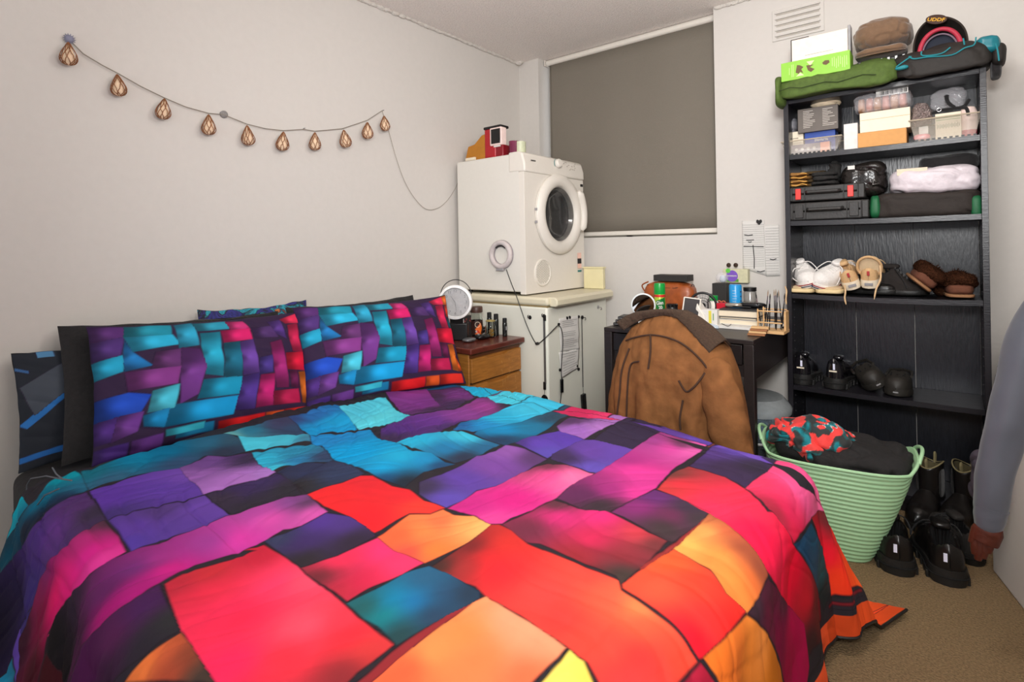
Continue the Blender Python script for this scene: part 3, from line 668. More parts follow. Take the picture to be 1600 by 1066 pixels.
# ------------------------------------------------------------------ bookshelf
BX0, BX1, BY0, BY1, BZ = 1.745, 2.445, 2.717, 2.985, 1.765
bs = thing('bookshelf', 'tall black bookshelf with five open compartments in the right corner', 'bookshelf', ((BX0+BX1)/2, (BY0+BY1)/2, 0))
bw, bd = BX1-BX0, BY1-BY0
for s in (-1, 1): obj('side_panel', MB().box((s*(bw/2-0.010), 0, BZ/2), (0.020, bd, BZ)), M_SHELF, bs, bevel=0.001)
obj('top_panel', MB().box((0, 0, BZ-0.010), (bw-0.04, bd, 0.020)), M_SHELF, bs, bevel=0.001)
SHZ = [1.513, 1.212, 0.882, 0.465]
for i, z in enumerate(SHZ+[0.075]):
    def sf(u, v, z=z, i=i):
        return None
    mb = MB(); n_ = 16; h_ = 0.021
    sag = (0.006 if i in (2,) else 0.002) if i < 4 else 0
    vs = []; fs = []
    for k in range(n_+1):
        x = -(bw-0.042)/2+(bw-0.042)*k/n_; dz = -sag*math.sin(PI*k/n_)
        for (y, zz) in ((-bd/2+0.003, z-h_), (bd/2-0.012, z-h_), (bd/2-0.012, z), (-bd/2+0.003, z)): vs.append((x, y, zz+dz))
    for k in range(n_):
        for j in range(4): fs.append((k*4+j, k*4+(j+1) % 4, (k+1)*4+(j+1) % 4, (k+1)*4+j))
    fs += [(3, 2, 1, 0), (n_*4, n_*4+1, n_*4+2, n_*4+3)]
    obj('shelf' if i < 4 else 'bottom_shelf', mb.add(vs, fs), M_SHELF, bs, smooth=30)
for k in range(3):
    w3 = (bw-0.04)/3
    obj('back_panel', MB().box((-bw/2+0.02+w3*(k+0.5), bd/2-0.006, BZ/2+0.03), (w3-0.0025, 0.004, BZ-0.09)), M_SHELFB, bs)
obj('plinth', MB().box((0, -bd/2+0.03, 0.027), (bw-0.042, 0.016, 0.054)), M_SHELF, bs)
mb = MB()
for s in (-1, 1):
    for y in (-0.085, 0.075):
        for k in range(44):
            z = 0.12+k*0.036
            mb.cyl((s*(bw/2-0.0205), y, z), (s*(bw/2-0.0195)-s*0.002, y, z), 0.0028, n=8)
obj('peg_holes', mb, mat('peg_hole', (74, 72, 74), 0.6), bs)['kind'] = 'stuff'
DUVET_PRINT = [
([21,-204,15,-182,72,-106,70,-49,12,9,0,53,40,58,135,52,160,6,180,-31,188,-69,184,-106,116,-174,91,-195,94,-247],[0,53,0,165,185,107,45,40,110,140,12,9,0,150,170,157,-4,30,40,70,106,-55,0,110,140,182,-41,20,25,45,63,-130,0,70,95,46,-166,0,45,65,146,-105,12,18,38,67,-201,0,70,90]),
([19,62,0,164,0,311,62,440,117,456,236,419,165,329,191,250,161,191,140,124,148,52,67,56],[36,79,20,110,130,39,190,0,130,170,58,266,0,110,150,84,372,40,100,130,180,379,45,50,70,130,105,50,95,125,113,432,50,80,100,152,256,50,75,110]),
([153,43,383,28,389,-9,390,-52,390,-52,392,-81,320,-163,335,-201,268,-259,255,-294,258,-370,204,-411,49,-262,106,-179,184,-106,195,-66,180,-31,160,6],[245,3,85,50,110,317,21,55,45,65,292,-50,95,50,130,250,-97,70,40,120,276,-198,55,40,110,196,-263,25,10,50,161,-308,10,0,30]),
([160,49,161,191,191,253,287,240,452,213,408,96,383,30],[265,70,95,55,165,290,169,95,60,165,253,240,110,70,170,370,30,70,50,120]),
([188,252,171,336,255,426,359,398,468,392,477,333,450,264,452,213,287,240],[286,268,150,95,175,416,299,165,105,190,434,311,175,115,195,218,386,75,50,95,285,403,50,40,65,451,369,170,120,200,209,343,110,70,140]),
([387,31,460,213,527,212,594,216,597,129,576,76,576,22,461,31],[478,59,95,60,160,511,182,100,65,160,448,117,80,55,120,568,110,90,60,150,540,27,85,60,165]),
([461,216,454,262,479,332,474,392,571,385,649,363,626,342,617,255,585,221,586,221,530,215],[488,286,55,38,85,502,343,60,45,90,600,255,45,40,50,505,240,55,45,60,593,360,45,42,50]),
([98,459,169,548,272,608,323,585,278,496,234,419],[202,468,75,205,230,251,548,70,190,215,305,577,60,120,150]),
([54,432,48,588,64,650,148,635,259,602,98,459],[77,500,35,110,140,90,605,60,60,90,177,617,50,70,100,80,451,110,180,180]),
([256,428,292,488,356,576,408,576,526,534,450,438,455,389,353,401],[341,423,45,175,210,352,518,40,130,165,477,533,50,60,90,455,403,60,195,220,439,468,40,120,170]),
([64,650,61,727,45,789,55,844,120,851,345,744,301,690,285,605,211,620,139,638],[106,719,40,110,180,214,747,25,160,215,256,659,20,150,210,91,659,50,70,120]),
([88,844,106,1051,254,981,368,959,380,849,349,747],[209,852,80,195,220,292,898,95,215,230,344,944,80,195,215]),
([40,1094,1,1355,249,1176,428,1094,392,1045,354,968,303,972,186,1029],[131,1148,140,60,145,299,1088,120,50,130,80,1114,110,50,115,389,1071,60,40,70]),
([134,1255,291,1333,397,1280,408,1210,447,1108,414,1102,304,1144],[317,1249,110,50,120,260,1184,60,40,70,428,1172,60,42,75]),
([8,1350,13,1427,108,1435,179,1419,238,1357,130,1258],[41,1369,30,110,170,88,1431,20,130,190,207,1370,30,60,100]),
([108,1435,215,1419,286,1431,433,1339,420,1283,363,1305,282,1344,218,1379,178,1419],[273,1392,30,165,215,378,1350,30,175,215]),
([493,728,390,808,366,965,396,1040,450,1105,416,1268,441,1310,582,1290,582,1231,586,1100,567,1021,606,875,567,734],[479,818,85,45,130,495,949,100,50,140,513,1092,130,60,140,513,1227,150,60,140,566,1282,50,40,55,502,761,55,40,70,586,938,70,45,100]),
([585,1289,603,1336,642,1358,756,1314,728,1193,685,960,625,923,575,1012,586,1100,582,1231],[671,1279,60,185,220,627,1141,40,170,210,648,1031,30,140,200,606,996,35,90,150]),
([426,1316,463,1354,595,1336,580,1293,510,1279],[522,1314,70,195,220]),
([701,943,685,983,729,1190,761,1308,839,1314,845,1234,872,1110,879,987,857,919,817,919],[742,1048,20,140,195,790,1120,30,120,160,814,1250,45,70,90,808,931,35,60,90]),
([756,1320,803,1353,897,1369,1026,1345,925,1321,846,1295],[844,1321,200,40,90,971,1351,225,60,110]),
([563,730,564,821,609,879,656,929,746,925,839,913,830,804,812,743,752,743,701,738,630,738],[594,789,40,175,215,698,900,60,190,220,719,808,35,120,170,805,789,45,50,70,822,876,40,100,140]),
([285,605,383,773,475,730,567,734,660,718,711,749,789,728,819,738,803,635,837,539,760,534,609,540,544,531,399,582,350,573],[344,633,30,130,195,548,611,0,155,215,673,660,30,175,220,707,574,20,165,220,742,690,30,150,205,751,540,30,70,110,798,700,35,70,110,813,559,35,40,50]),
([470,395,459,443,542,528,613,537,689,525,680,453,660,375,571,385],[536,438,45,50,80,620,483,50,60,90,602,376,45,42,45]),
([664,372,670,413,685,459,688,511,716,531,805,524,858,537,928,522,983,539,982,530,978,497,944,463,941,429,938,369,881,373,840,376,752,369],[731,410,235,40,45,741,497,225,40,50,879,397,245,35,45,929,496,240,60,50,879,515,225,40,50]),
([846,580,846,682,830,818,859,870,854,922,922,931,1014,916,1008,804,1005,699,979,654,986,595,984,542,947,531,895,536],[911,679,95,65,160,953,567,95,75,175,922,796,120,70,155,883,901,140,85,165,975,915,85,55,100,880,565,60,50,75]),
([881,1162,862,1273,938,1298,1028,1308,1015,1117,921,1122],[951,1172,155,100,185,1008,1233,170,115,190,881,1231,80,50,90]),
([871,947,866,1003,912,1125,1017,1114,1011,922,950,934],[922,986,95,65,170,956,1070,90,60,165,982,946,90,75,170,883,957,70,50,120]),
([1006,952,1014,1110,1077,1141,1174,1141,1181,1034,1180,910,1111,918,1022,922],[1080,1055,100,65,155,1149,1077,100,70,165,1144,947,100,80,180,1045,960,60,45,80]),
([1045,1126,1029,1327,1175,1301,1171,1145],[1104,1216,52,42,65,1113,1313,50,40,65]),
([1054,1350,1122,1354,1251,1378,1337,1364,1340,1317,1196,1330],[1214,1339,90,60,140,1294,1333,95,70,165]),
([1179,1304,1337,1268,1326,1086,1341,925,1326,848,1313,737,1255,721,1170,736,1157,842,1178,901,1170,1139],[1257,1231,225,70,165,1306,1234,235,100,180,1190,1243,150,60,130,1259,1008,225,60,150,1185,1058,170,50,130,1251,844,160,45,120,1214,789,90,40,80,1278,755,55,45,50,1314,875,225,60,150,1268,1270,80,50,70]),
([1353,1239,1350,1316,1389,1360,1529,1280,1523,1048,1457,1097,1355,1116],[1371,1255,80,55,120,1413,1341,95,70,165,1440,1178,60,45,75,1488,1231,50,42,60]),
([1349,1319,1357,1370,1455,1355,1529,1292,1460,1304,1390,1339],[1407,1364,110,80,180]),
([1033,889,1086,915,1175,904,1162,804,1167,738,1160,644,1144,586,1144,558,1117,546,1064,557,989,542,982,651,1005,699,1004,808],[1089,832,230,70,140,1089,662,215,35,130,1130,848,240,120,170,1035,577,200,40,130,1105,554,225,70,150,1040,879,110,50,70]),
([1147,555,1163,628,1169,724,1261,718,1301,737,1397,719,1461,710,1462,607,1455,518,1437,534,1264,537,1237,525],[1228,662,215,45,120,1301,713,225,45,120,1207,568,110,45,65,1332,626,210,40,85,1407,696,215,60,75,1344,545,150,40,50,1417,604,140,45,55,1443,681,100,50,50,1446,548,60,55,50,1187,710,90,50,60]),
([1317,738,1330,858,1343,913,1410,900,1493,872,1493,826,1470,713,1461,712,1349,738],[1355,805,140,45,115,1364,875,100,45,110,1430,812,110,45,80,1444,869,60,50,65,1478,830,60,52,55,1437,753,60,50,50]),
([1348,918,1339,1034,1355,1111,1457,1094,1523,1040,1591,960,1598,975,1671,984,1769,1086,1925,1249,1980,1246,1927,1042,1934,1017,1862,1012,1805,953,1698,836,1641,789,1585,810,1523,849,1419,898,1496,870,1410,900],[1381,981,225,50,65,1344,1023,110,60,55,1491,953,235,50,80,1569,922,235,45,80,1507,901,240,50,90,1599,872,240,20,70,1726,972,240,0,50,1819,1048,200,20,40,1873,1089,100,30,30,1912,1046,50,30,30,1358,935,200,60,60]),
([1523,1045,1531,1280,1618,1221,1732,1366,1696,1205,1697,1190,1670,1043,1672,990,1622,972,1596,978,1591,975],[1544,1100,235,60,100,1594,1119,235,60,110,1623,1197,240,90,150,1702,1282,235,100,150,1632,1048,225,40,90,1665,1021,225,30,70,1603,990,160,40,60]),
([1675,992,1706,1194,1815,1310,1897,1324,1935,1323,1966,1270,1927,1255,1773,1094,1730,1054],[1699,1070,25,70,105,1790,1205,20,80,110,1864,1274,20,80,85,1938,1279,35,40,40]),
([1698,1208,1733,1366,1791,1478,1864,1523,1988,1900,1965,1589,1955,1548,1944,1338,1949,1324,1897,1324,1815,1310],[1748,1336,90,40,40,1768,1295,225,20,50,1842,1324,235,20,45,1824,1493,220,50,40,1894,1545,245,80,30,1934,1597,250,100,40,1904,1348,245,60,25,1935,1323,240,60,30]),
([1458,589,1474,704,1491,835,1496,824,1483,693,1465,576],[1478,696,150,50,50]),
([1495,864,1531,847,1581,811,1652,792,1657,707,1656,657,1638,641,1608,633,1565,665,1527,676,1482,691,1492,818],[1500,724,255,180,90,1515,793,250,170,90,1551,814,200,90,60,1565,721,255,150,70,1609,687,255,145,65,1631,728,250,120,60,1630,771,140,70,55,1590,781,150,70,50,1641,662,245,150,70,1497,857,170,90,60,1627,663,255,130,60]),
([1470,628,1483,691,1567,660,1608,632,1653,656,1641,571,1625,471,1621,462,1578,477,1533,493,1462,512,1457,520],[1500,641,245,95,50,1564,592,245,70,45,1523,549,245,90,60,1608,552,250,50,50,1608,480,250,20,45,1631,582,250,40,40,1591,598,250,60,45]),
([1135,357,1136,468,1123,545,1140,552,1183,545,1243,521,1283,521,1282,522,1447,525,1462,505,1504,493,1574,471,1621,454,1613,395,1613,373,1542,303,1498,332,1457,338,1357,349,1276,352,1245,361,1181,354],[1156,448,110,40,40,1147,367,60,45,40,1203,493,220,50,45,1206,440,225,40,45,1188,391,170,50,50,1247,416,245,40,50,1359,416,245,70,65,1415,383,245,60,55,1457,466,250,90,65,1482,372,250,70,55,1527,444,250,90,60,1556,382,250,50,50,1509,372,250,75,60,1554,338,250,60,60,1600,431,250,70,50,1388,533,250,70,60,1504,481,255,140,80]),
([1279,352,1353,346,1410,343,1457,335,1453,293,1448,250,1264,99,1259,117,1265,201,1269,330],[1309,265,255,140,75,1350,336,255,160,120,1424,324,255,155,115,1363,243,255,130,75,1297,206,255,155,85,1290,166,255,95,60,1437,265,250,110,70,1391,324,255,160,120]),
([1464,335,1492,330,1531,299,1460,250,1462,290],[1475,312,255,225,100,1507,305,255,215,90,1479,286,255,225,110]),
([1248,98,1245,172,1259,317,1272,343,1269,330,1265,201,1263,108],[1259,209,150,45,50]),
([1087,198,1102,250,1109,311,1130,354,1184,360,1261,355,1272,343,1257,280,1241,184,1180,194,1149,191],[1152,247,20,140,190,1187,264,30,120,185,1169,216,25,140,140,1152,321,45,95,130,1219,318,45,80,115,1237,262,45,60,85,1129,213,40,85,80,1227,203,40,65,65,1241,336,40,50,65]),
([913,212,944,308,959,363,1024,352,1114,354,1107,305,1086,244,1082,203,947,209],[955,264,250,50,90,1008,342,255,55,115,1073,329,255,60,110,1055,249,225,40,80,1050,218,190,45,65,966,221,100,45,50]),
([957,364,948,460,980,494,986,530,1024,530,1062,554,1123,545,1135,459,1116,355,1024,352],[989,398,255,100,60,1018,490,250,110,70,1093,395,255,130,60,1068,515,250,160,90,1111,522,255,190,110,1063,358,250,80,70,1020,440,255,140,75]),
([755,216,776,290,779,352,840,376,912,372,950,366,942,309,910,213,845,212],[801,323,85,55,145,850,352,80,55,130,834,264,65,45,100,777,240,55,60,90,893,230,48,42,45,924,323,50,40,55]),
([593,213,633,339,664,372,777,357,773,292,752,261,758,181,749,135,741,68,764,13,773,-34,751,-84,714,-123,680,-200,577,-257,505,-217,487,-171,527,-117,572,-53,572,-12,575,19,598,127,597,215],[709,187,225,60,170,688,268,225,80,175,750,333,225,90,180,660,332,130,70,140,697,352,80,55,85,626,261,180,70,160,675,133,160,60,150,661,48,170,50,140,718,43,220,30,140,657,6,110,45,120,746,-19,180,25,125,671,-53,90,30,90,738,-71,170,10,110,554,-129,40,25,45,683,-117,50,10,45,527,-194,10,5,10,591,-228,8,0,8]),
([390,-52,389,-9,385,24,483,25,566,15,577,-28,555,-83,501,-146,488,-195,513,-253,515,-274,378,-337,292,-290,329,-210,323,-164],[423,-16,200,40,130,406,18,60,48,55,491,-35,215,30,140,554,-21,235,60,160,478,-108,225,20,120,460,-137,225,0,95,350,-163,130,10,70,408,-194,110,0,50,329,-275,50,0,30,472,-269,60,0,20,354,-137,120,30,100]),
([768,12,791,8,925,-10,913,-62,861,-120,710,-182,707,-132,751,-84,774,-34],[808,-26,70,30,85,805,-81,85,25,75,764,-130,70,0,65,884,-13,45,48,48,889,-53,40,35,45,835,-117,50,20,50]),
([509,-222,606,-244,519,-272],[548,-242,60,0,15]),
([934,-12,983,-13,1084,-22,902,-103,915,-75,924,-50],[933,-72,250,130,60,962,-41,210,90,55,989,-28,120,60,45,995,-55,180,70,45,1049,-28,60,55,50]),
([773,19,758,56,779,187,759,173,772,207,903,210,1087,194,1126,188,1236,182,1232,117,1238,89,1095,-22,924,-9],[791,181,200,35,60,786,33,190,40,60,786,89,200,45,55,848,65,240,45,75,934,70,255,45,90,921,148,255,60,105,1080,121,255,85,110,974,65,255,40,80,1116,173,255,60,80,1160,158,255,45,60,1123,70,255,50,70,1210,154,220,60,60,1220,104,140,45,50,1069,9,255,40,95,959,191,255,80,110]),
([1626,472,1643,570,1658,653,1729,727,1815,792,1933,878,1676,484],[1661,576,255,130,50,1714,648,250,140,50,1663,520,245,120,40,1717,681,250,150,70,1811,749,200,110,20]),
([1657,659,1658,712,1656,784,1810,965,1860,1014,1955,1015,1992,986,1938,888,1806,799,1725,728],[1672,761,75,35,50,1748,892,80,40,55,1694,746,120,20,60,1833,944,180,0,70,1878,932,160,0,60,1933,971,170,10,70,1667,703,60,45,55,1799,839,130,0,60]),
([1626,459,1670,474,1618,385],[1636,440,180,30,60]),
]
# ------------------------------------------------------------------ the bed
BR = 0.085                                         # radius of the duvet's rolled edge
BEDX0, BEDX1, BEDY0, BEDY1 = 0.40, 1.955, 0.355, 1.755
UMAX, VMIN, VMAX = 2.055-0.0, -0.46, 1.40+0.50     # cloth size measured on the cloth, from (BEDX0, BEDY0)
def duvet_pos(u, v):
    """point of the duvet for cloth coordinates u (towards the foot) and v (across the bed)"""
    k_ = min(1.0, max(0.0, (u-0.75)/0.8)); Lx, Ly = BEDX1-BEDX0, BEDY1-BEDY0-0.075*k_*k_*(3-2*k_)
    a = max(0.0, u-Lx); b = v-Ly if v > Ly else (v if v < 0 else 0.0)
    L = math.hypot(a, b)
    sc_ = 1-(0.14 if b > 0 else 0.05)*(2*a*abs(b)/(L*L))**2 if L > 0 else 1
    x, y = BEDX0+min(u, Lx), BEDY0+min(max(v, 0), Ly)
    q = Vector((u*1.0, v*1.0, 0.0))
    f = 0.016*noise.noise(q*2.6+Vector((3, 1, 0)))+0.008*noise.noise(q*6+Vector((0, 5, 2)))
    w = noise.noise(q*2.2+Vector((9, 2, 4)))
    rid = noise.noise(Vector(((u*0.45+v*0.9+w*0.25)*13, (u*0.9-v*0.45)*3.2, 1.7)))
    rid2 = noise.noise(Vector(((u*0.95-v*0.3+w*0.2)*17, (u*0.3+v*0.95)*4.0, 5.1)))
    amp = 0.55+0.45*noise.noise(q*1.7+Vector((4, 4, 4)))+(0.9 if u < 0.5 else 0.9*math.exp(-(u-0.5)*4))
    f -= (0.008*max(0, 1-abs(rid)*4.0)+0.005*max(0, 1-abs(rid2)*5.0))*amp*0.45
    top = 0.497+0.012*math.exp(-((v-0.65)/0.5)**2)+0.014*math.exp(-(u/0.10)**2)
    if L < 1e-6:
        e = min(Ly-v, v, Lx-u)
        return Vector((x, y, top+f))
    dx, dy = a/L, b/L; L *= sc_
    if L < BR*PI/2:
        t = L/BR; h = BR*math.sin(t); dr_ = BR*(1-math.cos(t)); nh, nz = math.sin(t), math.cos(t)
    else:
        r = L-BR*PI/2; fl = 0.08+(0.34*min(1.0, 2.2*dx*abs(dy))**1.2 if b > 0 else 0.0)+(0.16 if b < 0 else 0.0)
        h = BR+r*fl; dr_ = BR+r*math.sqrt(1-fl*fl); nh, nz = 1.0, 0.1
    lim = top-0.025
    if dr_ > lim:
        h += (dr_-lim)*0.98; dr_ = lim; nh, nz = 0.1, 1.0
    # hanging folds
    s_ = (u if abs(dy) > abs(dx) else v)
    if a > 0 and b != 0: s_ = math.atan2(abs(b), a)*0.45
    hang = min(1.0, max(0.0, (L-0.08)/0.3))
    f2 = 0.018*hang*math.sin(s_*19+2.0*noise.noise(Vector((s_*3, L*2, 0))))
    hh = h+(f+f2)*nh
    return Vector((x+dx*hh, y+dy*hh, max(0.012, top-dr_+f*nz)))
def paint(me, U, V_, patches, bg, fade, dark=(30, 20, 30), power=3.0, grow=0.0, soft=26.0, base=None, shape=None, Vline=None, basem=None):
    """print of woven ribbons: every patch is an outline on the cloth with a few dye colours inside"""
    n = len(U); out = np.tile(np.array(srgb(bg)), (n, 1)); dk_ = np.array(srgb(dark)); cover = np.full(n, -1e9)
    if base is not None: out[base[0]] = base[1]
    for pl_, cs in patches:
        P_ = np.array(pl_, float).reshape(-1, 2); C_ = np.array(cs, float).reshape(-1, 5)
        lo, hi = P_.min(0)-grow, P_.max(0)+grow
        idx = np.nonzero((U >= lo[0]) & (U <= hi[0]) & (V_ >= lo[1]) & (V_ <= hi[1]))[0]
        if not len(idx): continue
        x, y = U[idx], V_[idx]; ins = np.zeros(len(idx), bool); dmin = np.full(len(idx), 1e9)
        for k in range(len(P_)):
            ax_, ay = P_[k]; bx_, by = P_[(k+1) % len(P_)]
            with np.errstate(divide='ignore', invalid='ignore'):
                cr = ((ay > y) != (by > y)) & (x < (bx_-ax_)*(y-ay)/((by-ay) if by != ay else 1e-9)+ax_)
            ins ^= cr
            dx, dy = bx_-ax_, by-ay; t = np.clip(((x-ax_)*dx+(y-ay)*dy)/max(dx*dx+dy*dy, 1e-9), 0, 1)
            dmin = np.minimum(dmin, np.hypot(x-ax_-t*dx, y-ay-t*dy))
        dmin = np.where(ins, dmin, -dmin)+grow; ins = (dmin > 0) & (ins | (cover[idx] < dmin-grow)); idx = idx[ins]; x, y, dmin = x[ins], y[ins], dmin[ins]
        cover[idx] = dmin-grow
        if not len(idx): continue
        w = np.zeros(len(idx)); acc = np.zeros((len(idx), 3))
        for r in C_:
            ww = 1/(((x-r[0])**2+(y-r[1])**2)+soft*soft)**(power/2)
            w += ww; acc += ww[:, None]*np.array([(q/255) for q in r[2:]])
        c = acc/w[:, None]
        c = np.where(c > 0.04045, ((np.maximum(c, 0)+0.055)/1.055)**2.4, c/12.92)
        e = np.clip(dmin/fade, 0, 1); e = e*e*(3-2*e)
        out[idx] = dk_+(c-dk_)*e[:, None]
    if shape:
        out = out.reshape(shape[0], shape[1], 3); cv = cover.reshape(shape) > -1e8
        jj = np.arange(shape[0]); mid = shape[0]//2
        for (rows, step) in ((range(mid, shape[0]), 1), (range(mid, -1, -1), -1)):
            dist = np.zeros(shape[1]); src = np.zeros(shape[1], int)+mid
            for j in rows:
                src = np.where(cv[j], j-14*step, src)
                if (Vline[j] < 1300) and (Vline[j] > -70): continue
                un = ~cv[j] & ~basem[j]; dist = np.where(un, dist+1, 0); go = un & (dist < 130); g_ = np.nonzero(go)[0]; out[j][g_] = out[src[g_], g_]
        out = out.reshape(-1, 3)
    at = me.color_attributes.new('print', 'FLOAT_COLOR', 'POINT')
    at.data.foreach_set('color', np.hstack([out, np.ones((n, 1))]).astype(np.float32).ravel())

M_PRINTC = mat('woven_ribbon_print', rough=0.72, attr='print', var=0.03, scale=30, bump=0.03, spec=0.2)
bed = thing('bed_base', 'dark bed base under the mattress', 'bed', (1.0, 1.08, 0))
obj('base', MB().box((0, 0, 0.13), (1.9, 1.30, 0.16)), M_BLKCLOTH, bed, bevel=0.01)
for sx in (-0.85, 0.85):
    for sy in (-0.55, 0.55): obj('leg', MB().cyl((sx, sy, 0), (sx, sy, 0.05), 0.03), M_BLACK, bed)
mt = thing('mattress', 'mattress in a black fitted sheet with thin pale lines', 'mattress', (0.99, 1.045, 0.21))
M_SHEET = mat('black_sheet', (34, 33, 35), 0.8, bump=0.2, scale=30, var=0.15)
obj('sheet', MB().soft((0, 0, 0.125), (1.92, 1.47, 0.25), 0.12, 0.003, 5, 3, n=48), M_SHEET, mt)
def xyl(px, py, x): return rel(A(px, py, 'x', x), mt)
for pts in ([(36, 742), (60, 738), (80, 742), (100, 745)], [(36, 742), (30, 752), (29, 775), (30, 820)], [(42, 800), (45, 785), (58, 768), (80, 758)], [(70, 725), (76, 735), (85, 742)]):
    obj('piping', MB().tube([rel(A(a_+12, b_+6, 'y', 0.309), mt) for a_, b_ in pts], 0.0016, 6), mat('pale_line', (92, 96, 104), 0.7), mt)

cu_, cv_, UPS = 340, 380, 3
g = np.array([[tuple(duvet_pos(UMAX*i/(cu_-1), VMIN+(VMAX-VMIN)*j/(cv_-1))) for i in range(cu_)] for j in range(cv_)])
def upsample(a, k):
    # smooth refinement of the cloth along the first axis
    n = len(a); t = np.linspace(0, n-1, (n-1)*k+1); i = np.minimum(t.astype(int), n-2); f = (t-i)[:, None, None]
    p0, p1, p2, p3 = a[np.maximum(i-1, 0)], a[i], a[i+1], a[np.minimum(i+2, n-1)]
    return 0.5*(2*p1+(p2-p0)*f+(2*p0-5*p1+4*p2-p3)*f*f+(3*p1-p0-3*p2+p3)*f**3)
g = upsample(g, UPS); g = upsample(g.transpose(1, 0, 2), UPS).transpose(1, 0, 2)
nv, nu = g.shape[:2]; Uu = np.linspace(0, UMAX, nu); Vv = np.linspace(VMIN, VMAX, nv); me_v = g.reshape(-1, 3).tolist()
idx = np.arange(nu*nv).reshape(nv, nu)
quads = np.stack([idx[:-1, :-1], idx[:-1, 1:], idx[1:, 1:], idx[1:, :-1]], -1).reshape(-1, 4)
me = bpy.data.meshes.new('duvet'); me.from_pydata(me_v, [], quads.tolist()); me.update()
me.polygons.foreach_set('use_smooth', [True]*len(me.polygons))
GU, GV = np.meshgrid(Uu*1000, Vv*1000)
# the ribbons carry on round the hanging sides
gu, gv = GU.ravel(), GV.ravel(); sel = np.nonzero((gv > 1680) | (gv < -280) | (gu > 2000))[0]
ci, cj = np.floor(gu[sel]/210), np.floor(gv[sel]/170); fu, fv_ = gu[sel]/210-ci, gv[sel]/170-cj
ed = np.clip(np.minimum(np.minimum(fu, 1-fu)*210, np.minimum(fv_, 1-fv_)*170)/6, 0, 1)*(0.45+0.55*np.where((ci+cj) % 2 > 0.5, np.sin(fu*PI), np.sin(fv_*PI)))
pal = np.array([srgb(c) for c in ((20, 140, 180), (95, 65, 165), (120, 60, 145), (215, 50, 130), (235, 45, 80), (240, 90, 45))])
hue = np.clip((gu[sel]/2055*5.2+0.8*np.sin(ci*3.7+cj*1.9)), 0, 5).round().astype(int)
bm_ = np.zeros(nu*nv, bool); bm_[sel] = True; bm_ = bm_.reshape(nv, nu)
base_ = (sel, np.array(srgb((34, 26, 34)))+(pal[hue]-np.array(srgb((34, 26, 34))))*ed[:, None])
cs_ = (gu[sel] > 1700) & (gv[sel] > 1280)
base_[1][cs_] = np.array(srgb((238, 84, 36)))*(0.85+0.15*np.sin(gu[sel][cs_]/60+gv[sel][cs_]/90))[:, None]
paint(me, GU.ravel(), GV.ravel(), DUVET_PRINT, (44, 40, 46), 6.5, dark=(34, 26, 34), grow=3.0, base=base_, shape=(nv, nu), Vline=Vv*1000, basem=bm_)
dv = thing('duvet', 'duvet with a rainbow woven ribbon print covering the bed', 'duvet', (1.2, 1.08, 0.0))
me.transform(Matrix.Translation((-1.2, -1.08, 0)))
o = obj('cover', me, M_PRINTC, dv)
# black reverse side of the cover, a second layer just under the printed one
nu2, nv2 = 200, 200
def under(a, b):
    u, v = a*UMAX, VMIN+b*(VMAX-VMIN); e = min(u, UMAX-u, v-VMIN, VMAX-v); th = 0.016*min(1, max(0, e)/0.05)+0.0012
    p = duvet_pos(u, v); q1 = duvet_pos(u+0.004, v); q2 = duvet_pos(u, v+0.004)
    n_ = (q1-p).cross(q2-p); n_ = n_.normalized() if n_.length > 0 else Vector((0, 0, 1))
    q = p-n_*th; q.z = max(0.004, q.z); return q-Vector((1.2, 1.08, 0))
obj('reverse_side', MB().grid(under, nu2, nv2), M_BLKCLOTH, dv, label='black underside of the duvet')
# stitched hem on the floor corner
hem = [duvet_pos(UMAX, VMIN+(VMAX-VMIN)*k/160)-Vector((1.2, 1.08, 0.002)) for k in range(161)]
obj('hem', MB().tube(hem, 0.004, 6), M_BLACK, dv)

